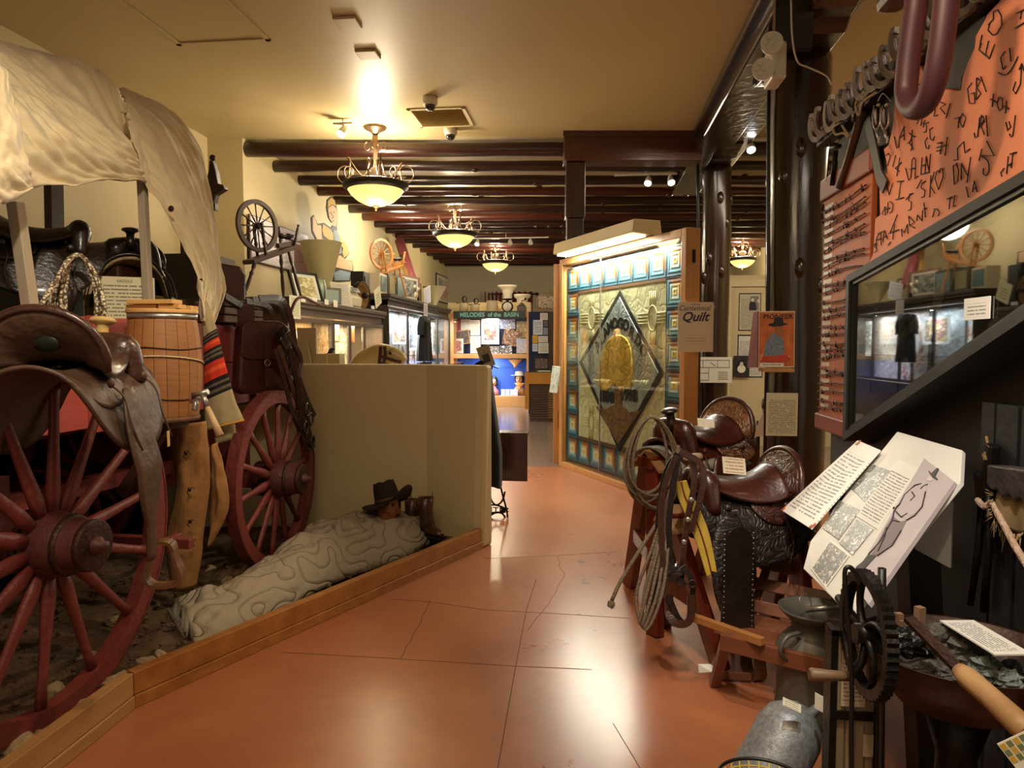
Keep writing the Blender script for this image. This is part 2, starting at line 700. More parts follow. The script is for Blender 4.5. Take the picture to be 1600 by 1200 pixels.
# floor: stained, waxed concrete
m, nt, b = newmat('terracotta_concrete')
L = nt.links.new
tc = N(nt, 'ShaderNodeTexCoord')
n1 = N(nt, 'ShaderNodeTexNoise', i_Scale=.9, i_Detail=6, i_Roughness=.65, i_Distortion=.4)
n2 = N(nt, 'ShaderNodeTexNoise', i_Scale=14, i_Detail=4)
for n_ in (n1, n2):
    L(tc.outputs['Object'], n_.inputs['Vector'])
r = N(nt, 'ShaderNodeValToRGB')
r.color_ramp.elements[0].position = .3
r.color_ramp.elements[0].color = srgb('#96573a')
r.color_ramp.elements[1].position = .72
r.color_ramp.elements[1].color = srgb('#b97a50')
e = r.color_ramp.elements.new(.5)
e.color = srgb('#a76743')
L(n1.outputs[0], r.inputs[0])
k = math_n(nt, 'MULTIPLY', n2.outputs[0], .45)
L(mixc(nt, k, r.outputs[0], srgb('#8a5338')), b.inputs['Base Color'])
rr = math_n(nt, 'MULTIPLY_ADD', n1.outputs[0], .2, .2)
L(rr, b.inputs['Roughness'])
b.inputs['Coat Weight'].default_value = .25
b.inputs['Coat Roughness'].default_value = .22
bp = N(nt, 'ShaderNodeBump', i_Strength=.05, i_Distance=.01)
n3 = N(nt, 'ShaderNodeTexNoise', i_Scale=5, i_Detail=3)
L(tc.outputs['Object'], n3.inputs['Vector'])
L(n3.outputs[0], bp.inputs['Height'])
L(bp.outputs[0], b.inputs['Normal'])
M_FLOOR = m
M_FLOORG = mat('grey_brown_concrete', '#75645a', '#8a776a', .22, scale=1.5, contrast=.7, coat=.3)
M_CUT = mat('dark_saw_cut', '#5f3524', rough=.7)

mb = MB().add([(XN - .2, -3, 0), (XR + .2, -3, 0), (XR + .2, 9.0, 0), (XN - .2, 8.6, 0)], [(0, 1, 2, 3)])
mb.add([(XN - .2, 8.6, 0), (XR + .2, 9.0, 0), (XR + .2, 24, 0), (XN - .2, 23.4, 0)], [(0, 1, 2, 3)], 1)
struct(mb, 'floor', [M_FLOOR, M_FLOORG])
# saw cuts and cracks in the concrete, shallow dark lines
mb = MB()


def floor_line(pts, wd, jag=0, seed=1):
    q = [at_z(px, py, .0008) for px, py in pts]
    if jag:
        out = []
        rr_ = random.Random(seed)
        for i in range(len(q) - 1):
            for t in range(6):
                p = q[i].lerp(q[i + 1], t / 6)
                out.append(p + V((rr_.uniform(-jag, jag), rr_.uniform(-jag, jag), 0)))
        q = out + [q[-1]]
    mb.strap(q, wd, .0008)


floor_line([(838, 905), (822, 955), (806, 1040), (790, 1130), (778, 1200)], .0045)
floor_line([(440, 1019), (620, 1029), (810, 1041), (925, 1046)], .0035)
floor_line([(672, 938), (655, 975), (625, 1030)], .004, .006)
floor_line([(613, 936), (672, 940), (760, 953), (860, 958), (985, 966)], .003)
floor_line([(755, 873), (870, 868), (965, 862)], .003)
floor_line([(872, 868), (880, 900), (862, 935), (825, 985)], .003, .012, 3)
floor_line([(958, 1130), (1000, 1200)], .003)
struct(mb, 'trim_40', M_CUT)
mb = MB()
rs_ = random.Random(4)
for px, py, sz in ((909, 878, .035), (915, 911, .03), (912, 906, .02), (893, 835, .02), (905, 960, .012), (930, 985, .012), (960, 950, .01)):
    c = at_z(px, py, .001)
    mb.add([c + V((math.cos(a) * sz * rs_.uniform(.7, 1.2), math.sin(a) * sz * rs_.uniform(.6, 1.1), 0))
            for a in [k * PI / 5 for k in range(10)]], [tuple(range(10))])
struct(mb, 'trim_41', mat('floor_stain', '#6b4b3c', rough=.3))

# ceiling, one level, and the walls
mb = MB().add([(XN - .3, -3, HC), (XR + .3, -3, HC), (XR + .3, 24, HC), (XN - .3, 24, HC)], [(3, 2, 1, 0)])
struct(mb, 'ceiling', M_CEIL)
mb = MB().mm((XN - .15, -3, 0), (XN, YJ + .15, HC))
mb.add([(XN, YJ, 0), (XL, YJ + .05, 0), (XL, YJ + .05, HC), (XN, YJ, HC), (XN, YJ + .2, 0), (XL - .15, YJ + .2, 0), (XL - .15, YJ + .2, HC), (XN, YJ + .2, HC)],
       [(0, 1, 2, 3), (7, 6, 5, 4)])
mb.mm((XL - .15, YJ + .05, 0), (XL, 23.2, HC))
struct(mb, 'wall_left', M_CREAM)
YF = 22.6
mb = MB().add([V((XL, YF - .5, 0)), V((XR, YF + .4, 0)), V((XR, YF + .4, HC)), V((XL, YF - .5, HC))], [(3, 2, 1, 0), (0, 1, 2, 3)])
struct(mb, 'wall_far', mat('pale_grey_plaster', '#c6bca6', '#bdb39c', .6, scale=2))
struct(MB().mm((XR, -3, 0), (XR + .15, 23.4, HC)), 'wall_right', M_CREAM)
# black display partition on the right and its top rail
XP = 1.46
struct(MB().mm((XP, -.5, 0), (XP + .12, 4.35, 2.86)), 'wall_right_display', mat('black_display_wall', '#0b0908', '#18130f', .6, scale=3, contrast=.9, bump=.05))
# partition with the papered door, seen between the posts
YD = 11.0
mb = MB().mm((1.5, YD, 0), (XR, YD + .12, at_y(1170, 430, YD).z))
struct(mb, 'wall_back', M_CREAM)
F = Fr((at_y(1141, 500, YD - .0).x, YD, 0), (1, 0, 0))
zt = at_y(1170, 448, YD).z
d = struct(MB().boxf(F, .0, 1.1, 0, zt, .0, .03), 'door_1', mat('door_cream', '#cdbd92', rough=.45))
struct(MB().boxf(F, -.09, 0, 0, zt + .1, 0, .06).boxf(F, 0, 1.2, zt, zt + .1, 0, .06), 'door_frame', mat('door_trim_cream', '#d6c8a0', rough=.4), d)

# roof logs
zb = 3.45 - 1.55
yb = [at_z(700, y, HC - .21).y for y in (243, 268, 290, 307, 321, 334)]
while yb[-1] < 21.3:
    yb.append(yb[-1] + .80)
ti = 1
for i, y0 in enumerate(yb):
    rs_ = random.Random(i)
    pts, rad = [], []
    x0, x1 = XL - .1, XR
    n_ = 34
    for k in range(n_ + 1):
        x = x0 + (x1 - x0) * k / n_
        ref = at_z(700, 300, HC - .2)
        y = y0 + (x + 1.9) * math.tan(SK)
        wob = noise.noise(V((x * .7, i * 3.1, 0)))
        pts.append(V((x, y + wob * .03, HC - .135 + noise.noise(V((x * .5, i * 5, 7))) * .015)))
        rad.append((.088 if i == 0 else .070) + .012 * noise.noise(V((x * 1.6, i * 2.7, 3))) + .01 * (1 - k / n_))
    mbv = MB().tube(pts, rad, 12)
    for _ in range(4):
        k = rs_.randrange(3, n_ - 3)
        mbv.ball(pts[k] + V((0, -.02, .06 * rs_.choice((-1, 1)))), (.06, .05, .035), nu=8, nv=6)
    struct(mbv, 'trim_%d' % ti, M_VIGA_LIT if i > 2 and i % 3 == 0 else M_VIGA)
    ti += 1

# cross beam, the long beam over the posts, corbels and posts
YB = at_z(882, 205, HC).y
xa = at_y(882, 230, YB).x
xb = at_y(1096, 230, YB + .1).x
FB = Fr((xa, YB, HC), CU)
zl = at_y(900, 250, YB).z - HC
mb = MB().boxf(FB, 0, (xb - xa) * 1.02, zl, -.001, -.34, 0, 0).boxf(FB, -.02, (xb - xa) * 1.02, -.07, -.001, 0, .03)
struct(mb, 'trim_%d' % ti, M_BEAMW, bev=.006)
ti += 1
# square post under the cross beam end, with its wider upper sleeve
pw = at_y(915, 300, YB + .17).x - at_y(886, 300, YB + .17).x
fx = Fr((xa + .02, YB + .06, 0), CU)
mb = MB().boxf(fx, 0, pw * 1.05, at_y(900, 338, YB).z, HC + zl, -.26, 0).boxf(fx, .015, pw * .97, 0, at_y(900, 338, YB).z, -.24, -.015)
struct(mb, 'trim_%d' % ti, M_POST, bev=.012)
ti += 1
# near and far log posts
PX1, PY1 = 1.69, 5.95
PX2, PY2 = 1.72, 9.85
for (cx, cy, r0, ztop, sd) in ((PX1, PY1, .235, at_y(1248, 95, PY1).z, 1), (PX2, PY2, .195, at_y(1113, 262, PY2).z, 2)):
    pts, rad = [], []
    for k in range(41):
        z = ztop * k / 40
        pts.append(V((cx + noise.noise(V((z * .5, sd, 0))) * .035, cy, z)))
        rad.append(r0 * (1 + .06 * noise.noise(V((z * 1.3, sd * 4, 2)))))
    mb = MB().tube(pts, rad, 20)
    rs_ = random.Random(sd)
    for _ in range(9):
        z = rs_.uniform(.8, ztop - .3)
        a = rs_.uniform(PI, 2 * PI)
        mb.ball((cx + math.cos(a) * r0 * .9, cy + math.sin(a) * r0 * .9, z), (.05, .05, .09), nu=12, nv=8)
    struct(mb, 'trim_%d' % ti, M_POST)
    ti += 1
# long beam: left fascia and soffit
bl = at_z(1095, 180, HC).x
br = 1.98
bz = at_y(1150, 186, 8.0).z
mb = MB().mm((bl + .04, -1.2, bz - .02), (br - .2, 11.8, HC)).mm((bl - .02, -1.2, HC - .1), (bl + .06, 11.8, HC)).mm((br - .22, -1.2, bz), (br, 11.8, HC))
struct(mb, 'trim_%d' % ti, M_POST, bev=.02)
ti += 1


def corbel(cx, cy, ztop, zbot, ln, w):
    """a carved bolster: flat top, stepped scallops at both ends"""
    h = ztop - zbot
    prof = [(0, ztop)]
    half = [(ln, 0), (ln, -.28 * h), (ln - .10, -.34 * h), (ln - .14, -.5 * h), (ln - .22, -.6 * h), (ln - .34, -.66 * h),
            (ln - .38, -.82 * h), (ln - .44, -h)]
    out = [(a, ztop + b) for a, b in half] + [(-a, ztop + b) for a, b in reversed(half)]
    Fc = Fr((cx - w / 2, cy, 0), (0, -1, 0))
    return MB().prism(Fc, out, -w, 0)


z1 = at_y(1248, 95, PY1).z
z2 = at_y(1113, 262, PY2).z
struct(corbel(PX1, PY1, bz, z1 - .01, .95, .34), 'trim_%d' % ti, M_POST, bev=.015)
ti += 1
struct(corbel(PX2, PY2, bz, z2 - .01, .95, .32), 'trim_%d' % ti, M_POST, bev=.015)
ti += 1

# curb around the dirt bed: two straight runs of board with a lower skirting
A, B_ = at_z(755, 857, 0), at_z(212, 1107, 0)
C_ = V((B_.x + .05, -.2, 0))
M_CURB = wood('varnished_pine_curb', '#8a5426', '#b07a3e', .35, 'x', 12, .3)
M_CURB2 = mat('worn_pine_curb', '#8c6238', '#b48a56', .5, 0, 10, (1, .12, 1), .6, .15, 30)
CH = .155
t_ = 30
for (p, q, mm_) in ((B_, A, M_CURB), (C_, B_, M_CURB2)):
    Fc = Fr(p, q - p)
    ln = (q - p).length
    Fc = Fr(p, q - p, (0, 0, 1))
    mb = MB().boxf(Fc, 0, ln, 0, .055, -.055, .0).boxf(Fc, 0, ln, .057, CH, -.06, -.006)
    struct(mb, 'trim_%d' % t_, mm_, bev=.004)
    t_ += 1

# the low plaster half wall around the wagon display
HW = 1.40
w0 = at_z(420, 821, .06)
w1 = at_z(668, 829, .06)
w2 = at_z(742, 833, .14)
w2 = V((A.x - .08, A.y + .03, 0))
w3 = V((A.x, A.y + .01, 0))
w0 = w1 + (w0 - w1) * 3.2
th = .13
path = [w0, w1, w2]
d01 = (w1 - w0).normalized()
d12 = (w2 - w1).normalized()
back = V((-d12.y, d12.x, 0)) * th
outer = [w0 + V((0, th, 0)), w1 + V((.05, th, 0)), w2 + back * 1.0 + d12 * 0.0]
mb = MB()
ring = [w0, w1, w2, w3 + V((.0, .0, 0)), w3 + back * .9 + V((0, .02, 0)), outer[1], outer[0]]
P = [V((p.x, p.y, 0)) for p in ring] + [V((p.x, p.y, HW)) for p in ring]
for k in (2, 3):                      # the end leans a little, as hand plastered walls do
    P[len(ring) + k].x += .03
n_ = len(ring)
mb.add(P, [tuple(range(n_ - 1, -1, -1)), tuple(range(n_, 2 * n_))] + [(i, (i + 1) % n_, n_ + (i + 1) % n_, n_ + i) for i in range(n_)])
struct(mb, 'wall_half', M_CREAM, bev=.02)

# ceiling hatch and its frame
hp = [at_z(px, py, HC) for px, py in ((278, 69), (432, 69), (365, 0), (205, 0))]
c0 = V((hp[0].x, hp[0].y - 1.3, HC))
mb = MB()
x0, x1 = hp[0].x, hp[1].x
y1 = hp[0].y
y0 = y1 - 1.35
for a, b in (((x0, y0), (x1, y0 + .05)), ((x0, y1 - .05), (x1, y1)), ((x0, y0), (x0 + .05, y1)), ((x1 - .05, y0), (x1, y1))):
    mb.mm((a[0], a[1], HC - .018), (b[0], b[1], HC))
hd = struct(mb, 'trim_50', M_CEIL, bev=.003)
struct(MB().mm((x0 + .06, y0 + .06, HC - .008), (x1 - .06, y1 - .06, HC)), 'hatch_panel', M_CEIL, hd)

# ceiling vent
c = at_z(690, 183, HC)
t = thing('ceiling_vent', 'square tan louvred air vent in the ceiling beside the two dome cameras', 'vent', c)
s_ = .34
mb = MB()
for a, b in (((-s_, -s_), (s_, -s_ + .04)), ((-s_, s_ - .04), (s_, s_)), ((-s_, -s_), (-s_ + .04, s_)), ((s_ - .04, -s_), (s_, s_))):
    mb.mm((c.x + a[0], c.y + a[1], HC - .015), (c.x + b[0], c.y + b[1], HC - .001))
mb.build('frame', mat('vent_frame_cream', '#cfc09a', rough=.4), t)
mb = MB()
for k in range(14):
    y = c.y - s_ + .06 + k * (2 * s_ - .12) / 13
    mb.box((c.x, y, HC - .009), (2 * s_ - .1, .03, .004), M=Matrix.Rotation(.5, 3, 'X'))
mb.build('louvre', mat('vent_tan', '#b59a62', rough=.5), t)

# dome cameras and small ceiling sensors
M_PLW = mat('white_plastic', '#d8d2c2', rough=.35)
M_DOME = mat('smoked_dome', '#0b0b0d', rough=.05, coat=1)
for px, py, lab in ((672, 152, 'dome camera on the ceiling beside the near edge of the vent'), (704, 200, 'dome camera on the ceiling beyond the vent')):
    c = at_z(px, py, HC)
    t = thing('dome_camera', 'white and black ' + lab, 'camera', c, 'ceiling dome cameras')
    MB().lathe([(.085, -.0), (.085, -.05), (.075, -.085), (.06, -.09)][::-1], Matrix.Translation(c)).build('housing', M_PLW, t)
    MB().lathe([(.002, -.15), (.03, -.145), (.055, -.12), (.062, -.088)], Matrix.Translation(c)).build('dome', M_DOME, t)
for px, py, lab in ((543, 33, 'nearer to the camera'), (575, 83, 'farther, in front of the chandelier')):
    c = at_z(px, py, HC)
    tag(MB().mm(c - V((.1, .1, .025)), c + V((.1, .1, 0))).build('ceiling_sensor', M_CEIL if py < 50 else mat('sensor_tan', '#b9a37a', rough=.5), bev=.01),
        'flat square cream ceiling plate, the one ' + lab, 'sensor', 'small square ceiling plates')

# ------------------------------------------------ chandeliers
m, nt, b = newmat('amber_glass_bowl')
tcg = N(nt, 'ShaderNodeTexCoord')
nz = N(nt, 'ShaderNodeTexNoise', i_Scale=9, i_Detail=3, i_Distortion=1.2)
nt.links.new(tcg.outputs['Object'], nz.inputs['Vector'])
mx = mixc(nt, nz.outputs[0], srgb('#e8bd55'), srgb('#ffe9a0'))
nt.links.new(mx, b.inputs['Base Color'])
nt.links.new(mx, b.inputs['Emission Color'])
lw = N(nt, 'ShaderNodeLayerWeight', i_Blend=.35)
b.inputs['Emission Strength'].default_value = .95
b.inputs['Roughness'].default_value = .25
M_BOWL = m
M_RIM = mat('dark_bronze_rim', '#1e1712', '#33271d', .45, .5, 40, bump=.6, bscale=70)
M_BULB = mat('lamp_bulb_glow', '#fff2cf', emit=14)


def chandelier(px, pyrim, wpx, Y, label):
    """bowl pendant; wpx is the width of its rim"""
    c = at_y(px, pyrim, Y)
    D = (at_y(px + wpx / 2, pyrim, Y) - at_y(px - wpx / 2, pyrim, Y)).length
    t = thing('chandelier', label, 'chandelier', (c.x, c.y, c.z), 'bowl chandeliers')
    R_ = D / 2
    MT = Matrix.Translation(c)
    k = R_
    MB().lathe([(.86 * k, -.13 * k), (.98 * k, -.05 * k), (1.0 * k, .06 * k), (.93 * k, .09 * k), (.9 * k, .0 * k)], MT, 36).build('rim', M_RIM, t)
    prof = [(.03 * k, -.60 * k), (.3 * k, -.56 * k), (.55 * k, -.44 * k), (.74 * k, -.28 * k), (.86 * k, -.1 * k)]
    bowl = MB().lathe(prof, MT, 36)
    bowl.f = bowl.f[:-1]
    bowl.mi = bowl.mi[:-1]
    bowl.sm = bowl.sm[:-1]
    bowl.build('glass_bowl', M_BOWL, t)
    MB().lathe([(.01 * k, -.74 * k), (.04 * k, -.7 * k), (.03 * k, -.66 * k), (.1 * k, -.62 * k), (.11 * k, -.59 * k)], MT, 16).build('finial', M_BRONZE, t)
    top = HC - c.z
    MB().lathe([(.03, top - .1), (.06, top - .06), (.13, top - .03), (.15, top - .002)], MT, 20).build('canopy', M_BRONZE, t)
    # stem with a crystal ball
    MB().lathe([(.012, -.1), (.012, top - .5), (.02, top - .45), (.03, top - .3), (.05, top - .26), (.02, top - .2), (.04, top - .12), (.02, top - .08)], MT, 12).build('stem', M_BRONZE, t)
    MB().ball(c + V((0, 0, .42 * k)), .075).build('crystal_ball', mat('crystal', '#cfc6b4', rough=.08, metal=.2), t)
    for a in range(4):
        ang = a * PI / 2 + .5
        d = V((math.cos(ang), math.sin(ang), 0))
        up = V((0, 0, 1))
        pts = [c + d * .07 + up * (top - .42), c + d * .16 + up * (top - .62) * .98, c + d * .33 * (k / .41) + up * (top * .42),
               c + d * .80 * k * .95 + up * .28, c + d * .82 * k + up * .06]
        MB().tube(catmull(pts, 6), .011, 7).build('arm', M_BRONZE, t)
    for a in range(8):
        ang = a * PI / 4 + .1
        d = V((math.cos(ang), math.sin(ang), 0))
        up = V((0, 0, 1))
        big = 1.0 if a % 2 == 0 else .7
        s0 = c + d * k * (.78)
        pts = []
        for q in range(17):
            tt = q / 16
            aa = -1.2 + tt * 6.2
            rr_ = (.125 - .075 * tt) * big
            pts.append(s0 + d * (math.cos(aa) * rr_ + .05) + up * (math.sin(aa) * rr_ + .16 * big))
        MB().tube([s0 - d * .05 + up * .03] + pts, .008, 6).build('scroll', M_BRONZE, t)
    for a in range(4):
        d = V((math.cos(a * PI / 2), math.sin(a * PI / 2), 0))
        up = V((0, 0, 1))
        pts = []
        for q in range(13):
            tt = q / 12
            aa = PI * .5 - tt * 4.5
            pts.append(c + d * (.1 + math.cos(aa) * .05 * (1 - .4 * tt)) + up * (top - .24 + math.sin(aa) * .06 * (1 - .4 * tt)))
        MB().tube(pts, .008, 6).build('upper_scroll', M_BRONZE, t)
    MB().ball(c + V((.06, -.05, -.2 * k)), .035).build('bulb', M_BULB, t)
    l = light('POINT', c + V((0, 0, .2)), 210, (1, .84, .58), .12)
    l2 = light('POINT', c + V((0, 0, -.85 * k)), 22, (1, .78, .45), .2)
    return t


chandelier(587, 291, 100, 8.6, 'large bowl chandelier hung from the plain ceiling, nearest of the row')
chandelier(711, 366, 69, 12.6, 'bowl chandelier hung under the roof logs, middle of the row')
chandelier(774, 410, 48, 17.6, 'bowl chandelier hung under the roof logs, above the music display, farthest of the row')
chandelier(1160, 405, 46, 17.8, 'bowl chandelier seen between the two log posts')

# ------------------------------------------------ track lights
M_LAMPF = mat('spot_lamp_face', '#ffffff', emit=9)


def track(x0, x1, y, px_heads, label, z=HC - .24, on=None, slack=0):
    t = thing('track_light', label, 'light', (x0, y, z), 'track lights on the ceiling')
    MB().mm((x0, y - .017, z - .012), (x1, y + .017, z + .012)).build('rail', M_PLW, t)
    MB().cyl(((x0 + x1) / 2, y, z), ((x0 + x1) / 2, y, HC - .002), .008, n=8).build('stem', M_PLW, t)
    for i, (hx, onn, tx) in enumerate(px_heads):
        hd = MB().cyl((hx, y, z - .01), (hx, y, z - .07), .01, n=8)
        d = V((tx, -.6, -.8)).normalized()
        p = V((hx, y, z - .09))
        hd.tube([p - d * .07, p - d * .02, p + d * .06], [.03, .045, .055], 14)
        h = hd.build('lamp_head', M_PLW, t)
        if onn:
            MB().cyl(p + d * .059, p + d * .064, .05, n=14).build('lamp_face', M_LAMPF, h)
            light('SPOT', p + d * .075, 16, (1, .95, .88), .045, p + d * 3, 80, .8)
    return t


p = at_z(545, 228, HC - .26)
track(p.x - .12, p.x + .12, p.y - .2, [(p.x, True, -.3)], 'single lit spot head on the ceiling edge left of the large chandelier', HC - .05)
p = at_z(1030, 275, HC - .26)
q1, q2 = at_y(1013, 286, p.y).x, at_y(1048, 284, p.y).x
track(at_y(960, 270, p.y).x, at_y(1058, 270, p.y).x, p.y, [(q1, True, -.15), (q2, True, .1)], 'track with two lit spot heads below the cross beam', at_y(1030, 272, p.y).z)
p = at_z(790, 372, HC - .26)
track(at_y(725, 372, p.y).x, at_y(857, 372, p.y).x, p.y, [(at_y(746, 380, p.y).x, True, -.1), (at_y(797, 380, p.y).x, False, .1), (at_y(829, 380, p.y).x, False, .1)],
      'long white track with three spot heads above the music display', at_y(790, 372, p.y).z)
p = at_z(1173, 226, HC - .26)
track(p.x - .3, p.x + .3, p.y, [(p.x, True, 0)], 'lit spot head seen right of the far log post', at_y(1173, 218, p.y).z)
p = at_y(880, 372, 12)

# emergency light on the beam by the near post
c = at_y(1204, 95, 5.2)
t = thing('emergency_light', 'white twin-head emergency light on the long beam by the near log post', 'light', c)
MB().mm(c + V((.0, -.05, -.14)), c + V((.1, .2, .12))).build('housing', M_PLW, t, bev=.02)
MB().mm(c + V((.04, .05, .1)), V((c.x + .3, c.y + .12, bz + .02))).build('bracket', M_POST, t)
for dz, dx, dy in ((.05, -.03, -.12), (-.1, -.07, -.06)):
    p = c + V((dx, dy, dz))
    d = V((-.15, -1, 0)).normalized()
    h = MB().tube([p - d * -.0, p + d * .07], [.06, .075], 18).build('lamp_head', M_PLW, t)
    g = MB()
    for a in range(7):
        g.cyl(p + d * .07 + V((math.cos(a * PI / 3) * .042 if a < 6 else 0, 0, math.sin(a * PI / 3) * .042 if a < 6 else 0)),
              p + d * .078 + V((math.cos(a * PI / 3) * .042 if a < 6 else 0, 0, math.sin(a * PI / 3) * .042 if a < 6 else 0)), .017, n=10)
    g.build('lens', mat('clear_lens', '#e9e6dc', rough=.15, metal=.3), h)
tag(MB().tube(catmull([at_y(1236, 0, 5.0), at_y(1238, 60, 5.0), at_y(1246, 96, 5.1), at_y(1262, 105, 5.2), at_y(1290, 118, 5.3), at_y(1299, 132, 5.3)], 6), .006, 6)
    .build('light_cable', M_PLW), 'thin white cable hanging beside the emergency light on the near post', 'cable')
# black conduits down the left sides of the two posts
tag(MB().tube([(PX1 - .27, PY1 - .1, HC - .02), (PX1 - .27, PY1 - .1, 3.3), (PX1 - .25, PY1 - .12, 2.2), (PX1 - .25, PY1 - .12, .02)], .014, 8).build('cable_conduit', M_BLACK),
    'black cable conduit down the left side of the near log post', 'conduit')
tag(MB().tube([(PX2 - .3, PY2 - .3, HC - .2), (PX2 - .25, PY2 - .12, 3.2), (PX2 - .23, PY2 - .12, .02)], .02, 8).build('cable_conduit', M_BLACK),
    'black cable conduit down the left side of the far log post', 'conduit')

# ================================================ DIRT BED AND ROCKS


def curb_x(y):
    return (B_.x - .03) if y < B_.y else B_.x + (A.x - B_.x) * (y - B_.y) / (A.y - B_.y) - .07


def wall_y(x):
    if x < w1.x:
        return w1.y + (x - w1.x) * (w1.y - w0.y) / (w1.x - w0.x)
    return w1.y + (x - w1.x) * (w2.y - w1.y) / (w2.x - w1.x)


def soil(u, v):
    y = -.2 + v * 5.55
    x = XN + .02 + (curb_x(min(y, 5.05)) - XN - .02) * u
    y = min(y, wall_y(x) - .004)
    z = .055 + .035 * noise.noise(V((x * 2, y * 2, 0))) + .022 * noise.noise(V((x * 8, y * 8, 3))) + .016 * abs(noise.noise(V((x * 22, y * 22, 5)))) \
        + .012 * noise.noise(V((x * 45, y * 45, 8)))
    return V((x, y, max(.012, z)))


M_SOIL = mat('brown_dirt', '#3a2a1c', '#6b5238', .95, 0, 16, contrast=.6, bump=.8, bscale=50)
o = MB().grid(soil, 190, 230).build('dirt_bed', M_SOIL)
tag(o, 'lumpy brown dirt ground under the wagon inside the wooden curb', 'dirt', kind='stuff')
M_ROCK = mat('tan_field_stone', '#7d6a50', '#a8946f', .9, 0, 12, contrast=.6, bump=.6, bscale=40)
spots = [(232, 1036, .075, 'pale flat stone behind the joint of the two curb boards'), (180, 1066, .09, 'large grey stone against the inside of the near curb'),
         (28, 1166, .09, 'round tan stone at the lower left corner beside the near curb'), (126, 1096, .045, 'small stone beside the near curb, between the two larger stones'),
         (82, 1076, .07, 'long stone under the spokes of the near wheel'), (108, 1118, .035, 'small clod at the foot of the near wheel rim'),
         (60, 1140, .04, 'small clod left of the near curb by the wheel'), (250, 1018, .04, 'small stone near the foot of the grey bedroll'),
         (135, 1020, .045, 'stone in the shade behind the near wheel, beside its lowest spoke'), (355, 905, .06, 'stone in front of the far wheel'),
         (180, 965, .05, 'stone behind the near wheel between rim and spoke'), (330, 885, .05, 'stone in the shade left of the far wheel')]
for i, (px, py, r_, lab) in enumerate(spots):
    c = at_z(px, py, .09)
    mb = MB().ball(c - V((0, 0, .02)), (r_, r_ * .7, r_ * .55), nz=.45, ns=5, seed=i * 3, nu=16, nv=10, M=Matrix.Rotation(i * 1.3, 3, 'Z'))
    mb.sm = [False] * len(mb.sm)
    tag(mb.build('field_stone', M_ROCK), lab, 'stone', 'stones on the dirt')
rs_ = random.Random(12)
mb = MB()
for i in range(420):
    y = rs_.uniform(1.6, 5.0)
    x = rs_.uniform(-3.2, curb_x(y) - .02)
    s = rs_.uniform(.006, .02)
    mb.ball((x, y, .075), (s, s * .8, s * .7), nz=.5, seed=i, nu=6, nv=5)
mb.sm = [False] * len(mb.sm)
tag(mb.build('dirt_clods', M_SOIL), 'scattered crumbly clods lying over the brown dirt', 'dirt', kind='stuff')

# ================================================ COVERED WAGON
tag(MB().mm((-3.72, .6, 0), (-3.66, 5.3, 1.72)).build('shade_backdrop', mat('black_shade_sheet', '#0a0908', rough=1)), 'black sheet added to deepen the shade behind the wagon wheels', 'backdrop')  # dark sheet added so the space behind the wheels reads as shade
WG = thing('covered_wagon', 'old red farm wagon with spoked wheels under a cream canvas cover', 'wagon', (-2.9, 3.4, .05))
M_HUB = mat('dark_red_hub', '#3c1916', '#5a2822', .55, 0, 8, bump=.3)


def wheel(cx, cy, cz, R_, nsp, a0):
    O = V((cx, cy, cz))

    def P(r, a, x=0):
        return O + V((x, math.cos(a) * r, math.sin(a) * r))
    n = 64
    mb = MB()
    for (r0, r1, xa_, xb_, mi) in ((R_ - .085, R_ - .012, -.032, .032, 0), (R_ - .012, R_, -.036, .036, 1)):
        VV, fs = [], []
        for k in range(n):
            a = 2 * PI * k / n
            VV += [P(r0, a, xa_), P(r0, a, xb_), P(r1, a, xb_), P(r1, a, xa_)]
        for k in range(n):
            l = (k + 1) % n
            for q in range(4):
                fs.append((k * 4 + q, k * 4 + (q + 1) % 4, l * 4 + (q + 1) % 4, l * 4 + q))
        mb.add(VV, fs, mi)
    rim = mb.build('wheel', [M_REDW, mat('red_iron_tyre', '#54201b', '#6d3029', .5, .2, 15, bump=.3)], WG)
    MX = Matrix.Translation(O) @ Matrix.Rotation(PI / 2, 4, 'Y')
    MB().lathe([(.07, -.14), (.115, -.12), (.125, -.02), (.13, .03), (.115, .10), (.098, .17), (.095, .2), (.06, .202), (.055, .165)], MX, 24).build('hub', M_HUB, rim)
    MB().lathe([(.118, .098), (.122, .1), (.114, .118), (.11, .12)], MX, 24).lathe([(.098, .175), (.102, .178), (.1, .2), (.094, .202)], MX, 24) \
        .lathe([(.129, -.06), (.134, -.055), (.134, -.03), (.128, -.025)], MX, 24).build('hub_band', M_IRONR, rim)
    MB().lathe([(.035, .16), (.035, .215), (.02, .225), (.018, .25)], MX, 12).build('axle_nut', M_HUB, rim)
    for k in range(nsp):
        a = a0 + 2 * PI * k / nsp
        pts = [P(.11, a, .01), P(.2, a, .012), P(R_ * .55, a, .006), P(R_ - .16, a, 0), P(R_ - .08, a, 0)]
        s = MB()
        s.tube(pts, [.026, .032, .023, .021, .027], 8, flat=.72, up=(1, 0, 0))
        s.build('spoke', M_REDW, rim)
    return rim


